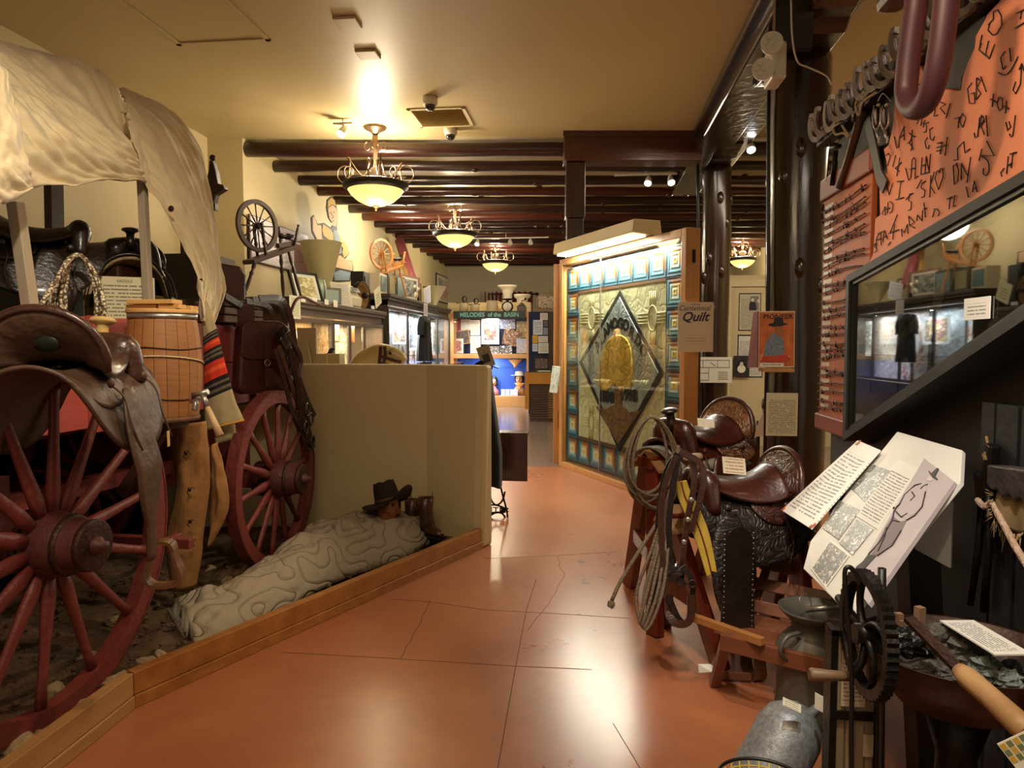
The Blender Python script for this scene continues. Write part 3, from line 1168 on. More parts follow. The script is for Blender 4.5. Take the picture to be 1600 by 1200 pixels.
wheel(-2.1, 2.45, .775, .72, 14, .12)
wheel(-2.1, 4.42, .655, .595, 14, .1)
wheel(-3.5, 2.45, .775, .72, 14, .3)
wheel(-3.5, 4.42, .655, .595, 14, .2)
zt_ = at_x(120, 494, -2.5).z
MB().mm((-2.53, 1.2, zt_ - .26), (-2.49, 5.15, zt_)).build('upper_side_board', M_REDL, WG, bev=.005)
MB().mm((-2.53, 1.2, zt_ - .56), (-2.49, 5.15, zt_ - .265)).build('lower_side_board', M_REDL, WG, bev=.005)
for y in (1.6, at_x(143, 510, -2.48).y, 4.0, 4.9):
    MB().mm((-2.49, y - .03, zt_ - .58), (-2.445, y + .03, zt_ + .005)).build('stake', M_REDL, WG, bev=.004)
MB().mm((-3.55, 1.2, zt_ - .56), (-3.51, 5.15, zt_)).build('far_side_board', M_REDW, WG)
MB().mm((-3.51, 5.11, zt_ - .56), (-2.53, 5.15, zt_)).build('front_board', M_REDW, WG)
MB().mm((-3.51, 1.2, zt_ - .58), (-2.53, 5.11, zt_ - .53)).build('wagon_bed', M_DKWOOD, WG)
MB().bar((-3.4, 2.45, .775), (-2.2, 2.45, .775), .1, .12).bar((-3.4, 2.45, .93), (-2.3, 2.45, .93), .1, .2).build('rear_axle', M_REDW, WG)
MB().bar((-3.4, 4.42, .655), (-2.2, 4.42, .655), .1, .12).bar((-3.4, 4.42, .86), (-2.3, 4.42, .86), .1, .3).build('front_axle', M_REDW, WG)
MB().bar((-2.85, 2.3, .8), (-2.85, 4.6, .72), .09, .09).build('reach_pole', M_REDW, WG)
pe = at_y(300, 849, 3.3)
MB().bar((-2.6, 3.33, pe.z), pe, .05, .05).box(V((pe.x - .1, pe.y, pe.z)), (.04, .09, .08)).build('brake_beam', M_REDW, WG, bev=.004)
# canvas poles
q0, q1 = at_x(24, 316, -2.46), at_x(50, 500, -2.44)
MB().bar(q0, q1 + (q1 - q0) * .1, .05, .05, up=(1, 0, 0)).build('canvas_pole', M_GREYW, WG, bev=.004)
q0, q1 = at_x(222, 283, -2.5), at_x(232, 480, -2.46)
MB().bar(q0, q1 + (q1 - q0) * .12, .042, .042, up=(1, 0, 0)).build('canvas_pole', M_GREYW, WG, bev=.004)

M_CANV = mat('cream_canvas', '#cdbb92', '#d8c7a0', .8, 0, 3, contrast=.7, bump=.1, bscale=60, sheen=.3)


def sheet(rows, nu, nv, wr=.02, seed=0, ws=3.0):
    """a cloth through rows of 3D points, with creases"""
    R_ = [catmull(r, 8) for r in rows]
    m = len(R_[0])
    cols = [catmull([r[i] for r in R_], 8) for i in range(m)]
    h = len(cols[0])

    def fn(u, v):
        a, b = u * (m - 1), v * (h - 1)
        i, j = min(int(a), m - 2), min(int(b), h - 2)
        fu, fv = a - i, b - j
        p = cols[i][j].lerp(cols[i + 1][j], fu).lerp(cols[i][j + 1].lerp(cols[i + 1][j + 1], fu), fv)
        k = 1.6 * noise.noise(V((u * 1.3 + v, (v + u * .3) * ws * 1.6, seed))) + abs(noise.noise(V((u * 2, (v - u * .4) * ws * 3, seed + 9)))) * 1.8 + .5 * noise.noise(V((u * ws * 3, v * ws * 5, seed + 4)))
        return p + V((.8, -.6, .2)) * wr * k
    return MB().grid(fn, nu, nv)


rowsA = []
for xs, pts in (((-3.3, -3.2, -3.05, -2.9, -2.7, -2.56), ((-90, 25), (0, 60), (70, 80), (135, 103), (178, 145), (199, 190))),
                ((-3.0, -2.9, -2.8, -2.65, -2.55, -2.5), ((-90, 60), (0, 88), (62, 122), (120, 160), (178, 210), (211, 240))),
                ((-2.9, -2.82, -2.7, -2.62, -2.52, -2.46), ((-90, 95), (0, 116), (60, 158), (118, 205), (176, 244), (219, 266))),
                ((-2.62, -2.58, -2.52, -2.5, -2.47, -2.44), ((-90, 170), (0, 165), (58, 208), (116, 244), (174, 268), (224, 279))),
                ((-2.5, -2.48, -2.46, -2.45, -2.44, -2.43), ((-90, 300), (0, 296), (45, 291), (112, 289), (172, 282), (228, 284)))):
    rowsA.append([at_x(px, py, x) for x, (px, py) in zip(xs, pts)])
sheet(rowsA, 100, 90, .045, 1, 4).build('canvas_cover', M_CANV, WG, solid=.006)
rowsB = []
for xs, pts in (((-2.5, -2.44, -2.4, -2.4), ((-90, 90), (-20, 95), (5, 105), (14, 125))),
                ((-2.3, -2.28, -2.28, -2.32), ((-90, 180), (-20, 180), (15, 190), (30, 205))),
                ((-2.2, -2.18, -2.2, -2.26), ((-90, 260), (-20, 255), (22, 255), (46, 265))),
                ((-2.22, -2.2, -2.24, -2.3), ((-90, 320), (-20, 318), (14, 316), (50, 297)))):
    rowsB.append([at_x(px, py, x) for x, (px, py) in zip(xs, pts)])
sheet(rowsB, 50, 44, .03, 3).build('canvas_flap', M_CANV, WG, solid=.006)
cols = [((-2.45, 196, 184), (-2.44, 212, 235), (-2.42, 230, 288), (-2.36, 262, 332), (-2.33, 290, 385), (-2.3, 306, 430), (-2.28, 308, 465), (-2.26, 313, 497)),
        ((-2.7, 195, 160), (-2.56, 236, 205), (-2.46, 262, 262), (-2.4, 290, 322), (-2.35, 312, 385), (-2.3, 322, 430), (-2.28, 318, 470), (-2.26, 318, 505)),
        ((-2.95, 190, 148), (-2.75, 252, 185), (-2.6, 292, 245), (-2.5, 312, 310), (-2.4, 327, 380), (-2.34, 334, 430), (-2.3, 332, 475), (-2.28, 326, 510)),
        ((-3.1, 186, 139), (-2.9, 262, 171), (-2.75, 312, 229), (-2.62, 330, 292), (-2.5, 340, 350), (-2.42, 346, 410), (-2.36, 352, 450), (-2.3, 334, 508))]
sheet([[at_x(px, py, x) for x, px, py in c] for c in cols], 110, 60, .035, 7, 5).build('canvas_curtain', M_CANV, WG, solid=.006)
for px, py, x in ((314, 440, -2.27), (267, 327, -2.33), (306, 475, -2.24)):
    c = at_x(px, py, x)
    MB().lathe([(.006, 0), (.014, .002), (.018, .004), (.014, .007), (.006, .008)], Matrix.Translation(c + V((.01, -.01, 0))) @ Matrix.Rotation(-PI / 2, 4, 'X') @ Matrix.Rotation(PI, 4, 'X'), 12).build('eyelet', M_IRONR, WG)
c = at_x(196, 178, -2.42)
MB().tube(catmull([c + V((0, 0, .06)), c + V((.01, -.01, .03)), c, c + V((.02, 0, -.03))], 4), .006, 6) \
    .tube(catmull([c + V((-.02, 0, .01)), c + V((.01, -.02, .0)), c + V((.03, 0, .02))], 4), .005, 6).build('tie', M_ROPE, WG)

# ================================================ SADDLES


def seg(n):
    return [i / n for i in range(n + 1)]


def ss(x):
    return (1 - abs(x) ** 2.6) ** (1 / 2.6) if abs(x) < 1 else 0


def saddle(label, mats, loc, rz, horn=True, skirt_len=.33, drop=.26, fend=True, tooled=None, cantle_h=.13, tilt=0, stir=(1, -1), jock=True, group=None, wool=None,
           fl=.46, hornm=None, fenders=(1, -1), fx=.02):
    """a western saddle; x forwards, z up; the origin is where its bars rest"""
    L1, L2, L3 = mats
    T = thing('saddle', label, 'saddle', (0, 0, 0), group)
    TL = tooled or L1

    def arch(x, s, R_, lift=0):
        """point over the saddle bars: s is the distance along the arch from the ridge"""
        top = .10
        if abs(s) < top:
            a = s / R_
        a = max(-1.15, min(1.15, s / R_))
        y = R_ * math.sin(a)
        z = R_ * math.cos(a) - R_
        extra = abs(s) - 1.15 * R_
        if extra > 0:
            y += math.copysign(extra * .30, s)
            z -= extra * .95
        return V((x, y, z + lift))

    def skirt(u, v):
        U, W_ = 2 * u - 1, 2 * v - 1
        x = (-.03 + U * skirt_len)
        s = W_ * (drop + .12) * ss(U * .97)
        p = arch(x, s, .19, .085)
        p.z += .03 * (x / .3) ** 2
        return p
    MB().grid(skirt, 26, 34).build('skirt', L1, T, solid=.014)
    if wool:
        MB().grid(lambda u, v: skirt(.03 + u * .94, .04 + v * .92) - V((0, 0, .016)), 20, 30).build('fleece_lining', wool, T, solid=.016)
    if jock:
        for sd in (1, -1):
            def jk(u, v, sd=sd):
                U, W_ = 2 * u - 1, v
                x = -.17 + U * .15
                s = sd * (.06 + W_ * .2 * ss(U * .9))
                p = arch(x, s, .2, .112)
                return p
            MB().grid(jk, 14, 12).build('jockey', TL, T, solid=.008)

    def seat(u, v):
        x = -.20 + u * .36
        s = (2 * v - 1) * (.235 - .10 * u)
        base = .135 + .09 * (1 - u) ** 3 + .05 * u * u
        p = arch(x, s, .16 + .03 * (1 - u), base)
        return p
    MB().grid(seat, 22, 22).build('seat', L2, T, solid=.02)
    # cantle: a dished wall with a rolled rim
    rimp = []
    for a in seg(20):
        t = PI * a
        rimp.append(V((-.235 - .045 * math.sin(t), .205 * math.cos(t), .10 + (cantle_h + .05) * math.sin(t) ** .8)))

    def cant(u, v):
        k = u * 20
        i = min(int(k), 19)
        r = rimp[i].lerp(rimp[i + 1], k - i)
        t = PI * u
        f = V((-.15, .10 * math.cos(t), .125 + .02 * math.sin(t)))
        p = f.lerp(r, v)
        p.x += -.025 * math.sin(PI * v) * math.sin(t)
        return p
    MB().grid(cant, 24, 8).build('cantle', TL, T, solid=.02)
    MB().tube(rimp, [.008] + [.016] * 19 + [.008], 8).build('cantle_roll', L3, T)
    # fork with swells
    pts, rad = [], []
    for a in seg(16):
        t = PI * a
        pts.append(V((.17 + .01 * math.sin(t), .125 * math.cos(t), .02 + .165 * math.sin(t))))
        b = abs(math.cos(t))
        rad.append(.042 + .035 * math.exp(-((b - .62) / .28) ** 2))
    MB().tube(pts, rad, 14, flat=.8).build('fork', L2, T)
    if horn:
        hm = Matrix.Translation((.2, 0, .2)) @ Matrix.Rotation(.22, 4, 'Y')
        MB().lathe([(.045, -.03), (.026, .01), (.022, .045), (.03, .058), (.046, .064), (.05, .072), (.044, .082), (.02, .088)], hm, 20).build('horn', hornm or L3, T)
    for sd in (1, -1):
        if sd in fenders:
            def fen(u, v, sd=sd):
                w_ = .035 + .075 * math.sin(min(1, v * 1.25) * PI) ** .8 + .0 * v
                if v > .75:
                    w_ = .035 + .02 * (1 - v)
                x = fx + (2 * u - 1) * w_
                z = .03 - v * fl
                y = sd * (.205 + .075 * min(1, v * 2.2) - .02 * v) + sd * .012 * math.cos((2 * u - 1) * 1.4)
                return V((x, y, z))
            MB().grid(fen, 8, 26).build('fender', L1, T, solid=.01)
        if sd in stir:
            z0 = .03 - fl
            yy = sd * (.262)
            loop = [V((.02, yy - sd * .0 + .0, z0 + .03))]
            lp = catmull([V((.02, yy - .032, z0 + .02)), V((.02, yy - .05, z0 - .05)), V((.02, yy - .068, z0 - .115)), V((.02, yy - .04, z0 - .15)),
                          V((.02, yy + .04, z0 - .15)), V((.02, yy + .068, z0 - .115)), V((.02, yy + .05, z0 - .05)), V((.02, yy + .032, z0 + .02))], 5, True)
            nr = [(lp[i] - V((.02, yy, z0 - .07))).normalized() for i in range(len(lp))]
            MB().strap(lp + [lp[0]], .055, .012, nr + [nr[0]]).build('stirrup', M_LEAT, T)
    # strings
    for sd in (1, -1):
        for x in (-.18, .12):
            mb = MB().tube(catmull([V((x, sd * .17, .06)), V((x + .02, sd * .22, .0)), V((x, sd * .25, -.1)), V((x + .03, sd * .27, -.2))], 4), .004, 5)
            mb.ball((x, sd * .185, .055), (.02, .012, .02), nu=8, nv=6).build('saddle_string', L1, T)
    T.location = loc
    T.rotation_euler = (0, tilt, rz)
    return T


# near saddle riding on the top of the near wheel
M_SUEDE = mat('yellow_wrapped_horn', '#a88a52', '#c8a96c', .8, scale=20)
T = saddle('old dark brown saddle with pale wrapped horn riding on the near wheel', (M_LEAG, M_LEA, M_LEA), (-1.93, 2.44, 1.37), PI / 2 + .24, fx=-.1, fl=.66, cantle_h=.17,
           stir=(-1,), hornm=M_SUEDE, drop=.3, tilt=-.05, fenders=(-1,))
MB().lathe([(.01, 0), (.03, .0), (.028, .004), (.01, .006)], Matrix.Translation((-.285, -.03, .2)) @ Matrix.Rotation(-PI / 2 - .2, 4, 'Y') @ Matrix.Diagonal((1, 1.5, 1, 1)), 16) \
    .build('oval_badge', mat('dark_green_badge', '#1f221a', rough=.35, metal=.4), T, local=True)
lab = MB().boxf(Fr((-.02, -.315, -.18), (1, 0, 0)), -.012, .012, -.03, .03, 0, .002)
lab.build('paper_tag', mat('tan_tag', '#c9ad78', rough=.7), T, local=True)
# saddle 2, black, high in the wagon
S2 = at_x(62, 405, -2.98)
saddle('black saddle with a rounded brown fork high in the wagon under the canvas', (M_LEAB, M_LEAB, M_LEA), (S2.x, S2.y, S2.z), PI / 2 - .75, horn=False, fl=.5, drop=.3, fenders=(-1,), stir=())
S3 = at_x(205, 428, -2.95)
S3o = saddle('dark saddle with short horn and woolly lining on the yellow stand in the wagon', (M_LEAB, M_LEAB, M_LEAB), (S3.x, S3.y, S3.z - .02), -.95, fl=.3, drop=.3,
             wool=mat('tan_fleece', '#9c8258', '#c6ad80', .95, scale=40, bump=.8), stir=(), fenders=())
# stands inside the wagon
bedz = zt_ - .53
t = thing('saddle_stand', 'yellow wooden stand under the horned saddle in the wagon', 'stand', (S3.x, S3.y, bedz))
MB().mm((S3.x - .19, S3.y - .2, bedz), (S3.x + .19, S3.y + .2, S3.z - .14)).build('box_body', mat('yellow_streaked_wood', '#5d4c12', '#a88f26', .6, 0, 14, (1, 1, .1), bump=.2), t, bev=.02)
MB().mm((S3.x - .09, S3.y - .24, S3.z - .16), (S3.x + .09, S3.y + .24, S3.z + .03)).build('top_rail', M_DKWOOD, t, bev=.02)
t = thing('saddle_stand', 'dark wooden stand under the black saddle in the wagon', 'stand', (S2.x, S2.y, bedz))
MB().mm((S2.x - .07, S2.y - .2, S2.z - .08), (S2.x + .07, S2.y + .2, S2.z + .03)).build('top_rail', M_DKWOOD, t, bev=.02)
MB().mm((S2.x - .14, S2.y - .14, bedz), (S2.x + .14, S2.y + .14, S2.z - .08)).build('box_body', M_BLACK, t)
# upright dark post rising behind the black saddle
pp = at_x(78, 300, -3.3)
tag(MB().bar((pp.x, pp.y, bedz), (pp.x + .03, pp.y, pp.z + .18), .1, .05).build('wooden_post', M_DKWOOD), 'dark wooden post rising behind the black saddle into the canvas', 'post')
# printed card on the stand
cF = Fr(at_x(196, 470, -2.62), (.85, .5, 0))
pm = print_mat('saddle_card_print', '#cfc5a0', '#3a352c', 13, 1, .08, .1)
card('information_card', cF, .30, .27, pm, 'cream typed card headed SADDLE below the horned saddle in the wagon', 'sign')
text('lettering', 'SADDLE', cF.at(0, .11, .004), .022, M_BLACK, bpy.data.objects['information_card'])


def coil(c, R_, n, r, m, label, drop=1.0, ax=(1, 0, 0), name='rope_coil', group=None, tail=None, seed=0, sw=.35):
    """loops of rope hanging from one point"""
    rs = random.Random(seed)
    ax = V(ax).normalized()
    oth = ax.cross(V((0, 0, 1))).normalized()
    mb = MB()
    for k in range(n):
        w_ = R_ * rs.uniform(.75, 1.08)
        h_ = R_ * 2 * drop * rs.uniform(.85, 1.08)
        off = oth * (k - n / 2) * r * 1.5
        la = rs.uniform(-.12, .12) * R_
        pts = []
        for a in seg(20)[:-1]:
            t = 2 * PI * a
            x = w_ * sw * 2 * math.sin(t) * (1 - .25 * math.cos(t)) + la * (1 - math.cos(t))
            z = -h_ / 2 * (1 - math.cos(t))
            pts.append(c + off * (.3 + .7 * math.sin(PI * a)) + ax * x + V((0, 0, z)))
        mb.tube(catmull(pts, 2, True), r, 7, True)
    if tail:
        mb.tube(catmull(tail, 6), r, 7)
    return tag(mb.build(name, m), label, 'rope', group)


# braided pale lariat
mb_braid, nt_, b_ = newmat('braided_pale_rope')
tcb = N(nt_, 'ShaderNodeTexCoord')
wv = N(nt_, 'ShaderNodeTexVoronoi', i_Scale=70)
nt_.links.new(tcb.outputs['Object'], wv.inputs['Vector'])
rr2 = N(nt_, 'ShaderNodeValToRGB')
rr2.color_ramp.elements[0].color = srgb('#e2d3b4')
rr2.color_ramp.elements[1].color = srgb('#56432c')
rr2.color_ramp.elements[1].position = .62
rr2.color_ramp.elements[0].position = .3
nt_.links.new(wv.outputs['Distance'], rr2.inputs[0])
nt_.links.new(rr2.outputs[0], b_.inputs['Base Color'])
b_.inputs['Roughness'].default_value = .8
cc = at_x(121, 398, -2.62)
coil(cc, .26, 6, .011, mb_braid, 'pale braided lariat coil hanging from the black saddle in the wagon', drop=.92, ax=(.85, .5, 0), seed=2, sw=.2,
     tail=[cc, at_x(105, 410, -2.6), at_x(80, 450, -2.58), at_x(58, 486, -2.56)])

# ================================================ BARREL
c = at_y(259, 655, 3.42)
c.z = at_y(259, 657, 3.42).z
Hb = at_y(259, 491, 3.42).z - c.z
m, nt, b = newmat('barrel_staves')
tcn = N(nt, 'ShaderNodeTexCoord')
sp = N(nt, 'ShaderNodeSeparateXYZ')
nt.links.new(tcn.outputs['Object'], sp.inputs[0])
ang = math_n(nt, 'ARCTAN2', sp.outputs[1], sp.outputs[0])
st = math_n(nt, 'MULTIPLY', ang, 20 / (2 * PI))
fr_ = math_n(nt, 'FRACT', st)
seam = math_n(nt, 'LESS_THAN', fr_, .05)
cell = N(nt, 'ShaderNodeTexWhiteNoise', noise_dimensions='1D')
nt.links.new(math_n(nt, 'FLOOR', st), cell.inputs['W'])
mp = N(nt, 'ShaderNodeMapping')
mp.inputs['Scale'].default_value = (6, 6, 60)
nt.links.new(tcn.outputs['Object'], mp.inputs[0])
nz = N(nt, 'ShaderNodeTexNoise', i_Scale=1.5, i_Detail=4)
nt.links.new(mp.outputs[0], nz.inputs['Vector'])
base = mixc(nt, cell.outputs['Value'], srgb('#6e421f'), srgb('#96622f'))
base = mixc(nt, math_n(nt, 'MULTIPLY', nz.outputs[0], .55), base, srgb('#b27d43'))
base = mixc(nt, seam, base, srgb('#2a170b'))
nt.links.new(base, b.inputs['Base Color'])
b.inputs['Roughness'].default_value = .6
t = thing('water_barrel', 'brown wooden stave barrel hung on the wagon side between the wheels', 'barrel', c)
Rb = .185
prof = [(Rb * (.86 + .14 * math.sin(PI * a)), Hb * a) for a in seg(14)]
MB().lathe(prof + [(Rb * .8, Hb), (Rb * .8, Hb - .02)], Matrix.Translation(c), 40).build('staves', m, t)
def hoop(z, r, h_=.012, mm_=M_STEEL, nm='hoop'):
    MB().lathe([(r, z - h_), (r + .004, z - h_), (r + .004, z + h_), (r, z + h_)], Matrix.Translation(c), 40).build(nm, mm_, t)
hoop(Hb - .014, Rb * .865 + .003, .013)
hoop(.014, Rb * .885, .012, mat('wood_hoop', '#5d3c22', rough=.7))
for f in (.68, .22):
    rr_ = Rb * (.86 + .14 * math.sin(PI * f)) + .002
    MB().tube([c + V((math.cos(a) * rr_, math.sin(a) * rr_, Hb * f + .006 * math.sin(3 * a))) for a in [2 * PI * k / 40 for k in range(40)]], .004, 5, True).build('wire_band', M_IRONR, t)
f = .52
MB().tube([c + V((math.cos(a) * (Rb + .004), math.sin(a) * (Rb + .004), Hb * (.55 - .02 * math.cos(a * 1 - .6) + .06 * math.cos(a + .9)))) for a in [2 * PI * k / 40 for k in range(40)]], .005, 6, True).build('rope_band', M_ROPE, t)
M_LID = wood('pale_pine', '#b98a4c', '#d2a868', .6, 'x', 14)
g = MB().lathe([(.172, 0), (.172, .02)], Matrix.Translation(c + V((0, 0, Hb + .002))), 30).mm(c + V((-.145, -.09, Hb + .024)), c + V((.02, -.02, Hb + .046))).mm(c + V((.04, -.1, Hb + .024)), c + V((.15, -.03, Hb + .046)))
g.mm(c + V((-.14, .03, Hb + .024)), c + V((.14, .1, Hb + .046)))
g.build('lid', M_LID, t, bev=.003)
MB().mm(c + V((-.12, -.12, Hb + .048)), c + V((.13, -.03, Hb + .07))).build('lid_handle', M_LID, t, bev=.003)
# tap
tp = at_y(308, 628, 3.26)
MB().tube(catmull([tp + V((-.06, .05, .0)), tp + V((-.02, 0, .01)), tp + V((.01, -.03, -.0)), tp + V((.01, -.04, -.04))], 4), .014, 8).ball(tp + V((-.0, -.01, .02)), .022).build('tap', M_STEEL, t)
# shelf carrying the barrel
t = thing('barrel_bracket', 'dark wooden bracket fixed to the wagon side under the barrel', 'bracket', (c.x - .1, c.y, c.z - .03))
MB().mm((-2.49, c.y - .08, c.z - .035), (c.x + .08, c.y + .08, c.z)).build('shelf', M_DKWOOD, t)
MB().bar((-2.49, c.y, c.z - .4), (c.x, c.y, c.z - .03), .05, .05).build('brace', M_DKWOOD, t)
# hammer hanging beside the barrel
h0, h1 = at_y(316, 618, 3.22), at_y(344, 681, 3.2)
t = thing('hammer', 'small hammer with wooden handle hanging beside the barrel tap', 'hammer', h0)
MB().tube([h0.lerp(h1, .25), h0.lerp(h1, .7), h1], [.012, .017, .02], 10).build('handle', wood('tan_handle', '#a3865b', '#c9ac7c', .6), t)
MB().tube([h0 + V((.0, 0, .01)), h0.lerp(h1, .28)], [.012, .015], 10).tube([h0 + V((-.05, 0, -.0)), h0 + V((.03, 0, .02))], [.016, .014], 10).build('hammer_head', M_STEEL, t)


def drape(left, right, Yf, m, name, label=None, cat=None, parent=None, bulge=.05, wr=.012, nu=14, nv=40, seed=0, uvs=False, thick=.006, ws=4):
    """hanging cloth or hide between two edge lines read off the photograph; Yf gives its depth"""
    Ld = catmull([at_y(a, b, Yf(k / (len(left) - 1))) for k, (a, b) in enumerate(left)], 8)
    Rd = catmull([at_y(a, b, Yf(k / (len(right) - 1)) + .0) for k, (a, b) in enumerate(right)], 8)

    def fn(u, v):
        def pick(P_):
            a = (1 - v) * (len(P_) - 1)
            i = min(int(a), len(P_) - 2)
            return P_[i].lerp(P_[i + 1], a - i)
        p = pick(Ld).lerp(pick(Rd), u)
        k = noise.noise(V((u * ws, v * ws * 1.5, seed))) + .5 * noise.noise(V((u * ws * 3, v * ws * 3, seed)))
        return p + V((0, -1, 0)) * (bulge * math.sin(PI * u) + wr * k)
    o = MB().grid(fn, nu, nv, uv=uvs).build(name, m, parent, solid=thick)
    if label:
        tag(o, label, cat)
    return o


M_CHAP = mat('tan_suede', '#6e4826', '#a0733e', .85, 0, 6, contrast=.7, bump=.25, bscale=18)
t = thing('leather_chaps', 'tan suede chaps hanging from the barrel bracket to the dirt', 'chaps', at_y(300, 915, 3.75))
drape([(270, 664), (268, 700), (276, 760), (262, 830), (262, 880), (268, 915)], [(322, 658), (326, 700), (328, 760), (318, 830), (315, 870), (306, 917)], lambda k: 3.66 + .05 * k, M_CHAP, 'legging', parent=t, bulge=.07, seed=1)
drape([(330, 700), (330, 740), (329, 790), (328, 851)], [(340, 690), (352, 740), (357, 795), (330, 852)], lambda k: 3.75, M_CHAP, 'legging', parent=t, bulge=.03, seed=5)
mb = MB()
for px, py in ((290, 708), (296, 765), (299, 845), (297, 815)):
    p = at_y(px, py, 3.56)
    mb.ball(p, (.012, .006, .012), nu=8, nv=6)
    mb.tube([p, p + V((.015, -.002, .012)), p + V((.03, 0, .006))], .003, 5).tube([p, p + V((-.015, -.002, -.015)), p + V((-.005, 0, -.03))], .003, 5)
mb.build('tie_string', M_LEAB, t)

# striped blanket
m, nt, b = newmat('striped_serape')
uv = N(nt, 'ShaderNodeUVMap')
sp = N(nt, 'ShaderNodeSeparateXYZ')
nt.links.new(uv.outputs[0], sp.inputs[0])
r = N(nt, 'ShaderNodeValToRGB')
r.color_ramp.interpolation = 'CONSTANT'
G, K_, O_, R2 = '#a3946f', '#15120f', '#d9542a', '#c2321c'
seq = [(0, G), (.36, K_), (.375, '#5c5444'), (.39, K_), (.405, '#5c5444'), (.42, K_), (.44, R2), (.47, O_), (.49, R2), (.515, K_), (.535, '#5c5444'), (.55, K_), (.565, '#5c5444'), (.58, K_), (.60, R2), (.625, O_), (.65, R2),
       (.665, K_), (.685, '#5c5444'), (.70, K_), (.72, '#5c5444'), (.735, K_), (.75, G)]
el = r.color_ramp.elements
for i, (p_, c_) in enumerate(seq):
    e = el[i] if i < 2 else el.new(p_)
    e.position = max(0, p_ - .065)
for e, (p_, c_) in zip(sorted(el, key=lambda e: e.position), seq):
    e.color = srgb(c_)
nt.links.new(sp.outputs[1], r.inputs[0])
nt.links.new(r.outputs[0], b.inputs['Base Color'])
b.inputs['Roughness'].default_value = .95
t = thing('striped_blanket', 'grey wool blanket with black and orange stripes hanging behind the barrel', 'blanket', at_y(350, 690, 3.95))
drape([(316, 478), (318, 520), (320, 560), (320, 640), (322, 672)], [(322, 470), (336, 505), (346, 545), (366, 620), (381, 656)], lambda k: 3.9, m, 'cloth', parent=t, bulge=.02, wr=.006, uvs=True, thick=.014)
drape([(330, 650), (338, 694)], [(362, 640), (371, 684)], lambda k: 3.96, mat('serape_grey', '#9a8c69', '#ac9d78', .95, scale=30), 'under_layer', parent=t, bulge=.01, wr=.003, thick=.012, nv=10)
e0, e1 = at_y(322, 672, 3.885), at_y(381, 656, 3.885)
MB().tube([e0, e0.lerp(e1, .5) + V((0, -.02, 0)), e1], .008, 6).build('yellow_edge', mat('yellow_fringe', '#b5872c', rough=.9), t)

# saddle bag
sF = Fr(at_y(408, 560, 4.55), (.75, .66, 0))
sF = Fr(at_x(408, 560, -2.33), (.55, .84, 0))
t = thing('saddle_bag', 'dark brown leather saddle bag with flap and buckle on the wagon side', 'bag', sF.p(0, -.27, 0))


def rr(w_, h_, r_, n=5, taper=0):
    out = []
    for cx, cy, a0 in ((w_ - r_, h_ - r_, 0), (-w_ + r_, h_ - r_, PI / 2), (-w_ + r_, -h_ + r_, PI), (w_ - r_, -h_ + r_, 1.5 * PI)):
        for k in range(n + 1):
            a = a0 + PI / 2 * k / n
            y = cy + math.sin(a) * r_
            out.append(((cx + math.cos(a) * r_) * (1 - taper * (y + h_) / (2 * h_)), y))
    return out


MB().prism(sF, rr(.21, .25, .07, taper=.18), -.06, .05).build('bag_body', M_LEAR, t, bev=.025)
MB().prism(sF, [(a, b_ * .55 + .13) for a, b_ in rr(.19, .25, .09, taper=.1)], .05, .066).build('flap', M_LEAR, t, bev=.006)
MB().boxf(sF, -.015, .02, -.2, .12, .068, .076).build('strap', M_LEA, t)
MB().tube([sF.p(.002 + math.cos(a) * .022, -.03 + math.sin(a) * .022, .08) for a in [2 * PI * k / 14 for k in range(14)]], .004, 6, True).build('buckle', M_STEEL, t)
MB().boxf(sF, -.19, -.05, .22, .38, -.02, 0.01).build('hanger', M_LEAR, t)

# wooden seat box, leather seat back at the front of the wagon
p0 = at_x(350, 500, -2.5)
t = thing('wagon_seat', 'weathered plank seat box with brown leather back at the front of the wagon', 'seat', (-2.9, 4.5, zt_))
for k in range(3):
    MB().mm((-3.3, 4.4, zt_ + .012 + k * .055), (-2.42, 4.95, zt_ + .06 + k * .055)).build('plank', mat('grey_brown_plank', '#4d3826', '#6e5439', .6, 0, 6, (1, .12, 1), bump=.3), t, bev=.006)
px0 = at_x(362, 440, -2.6)
sb = Fr((-2.62, px0.y, zt_ + .18), (.55, .84, 0))
MB().prism(sb, [(-.16, 0), (.1, 0), (.11, .2), (.06, .26), (-.1, .27), (-.17, .22)], -.05, .06).build('leather_back', M_LEAR, t, bev=.02)
MB().tube(catmull([sb.p(-.2, -.02, .08), sb.p(0, .0, .1), sb.p(.12, -.02, .12), sb.p(.16, -.12, .1)], 5), .03, 8, flat=.6).build('leather_roll', M_LEA, t)

# hanging harness: leather straps over the end of the seat box
t = thing('harness', 'tangle of dark leather harness straps hanging over the far wagon wheel', 'harness', at_x(470, 690, -2.2))
rs_ = random.Random(9)
P_ = lambda px, py, x=-2.3: at_x(px, py, x)
runs = [[(385, 470), (420, 480), (428, 510), (430, 560)], [(395, 468), (436, 475), (447, 515), (450, 600)], [(405, 466), (440, 468), (455, 500), (462, 560), (468, 640)],
        [(352, 462), (380, 480), (398, 498)], [(436, 540), (452, 590), (468, 640), (486, 700)], [(440, 530), (460, 570), (478, 620), (492, 650)],
        [(446, 540), (470, 600), (480, 660), (490, 700)], [(430, 545), (446, 600), (456, 640), (470, 665)], [(450, 520), (470, 560), (466, 600), (480, 690)],
        [(452, 545), (464, 600), (474, 680), (484, 705)]]
for i, rn in enumerate(runs):
    x = -2.4 if i in (0, 1, 3) else -2.06 + i * .004
    pts = catmull([at_x(a, b2, x) for a, b2 in rn], 6)
    MB().strap(pts, .042 if i < 4 else .03, .007, (.75, -.6, .15)).build('strap', M_LEAB if i % 2 else M_LEA, t)
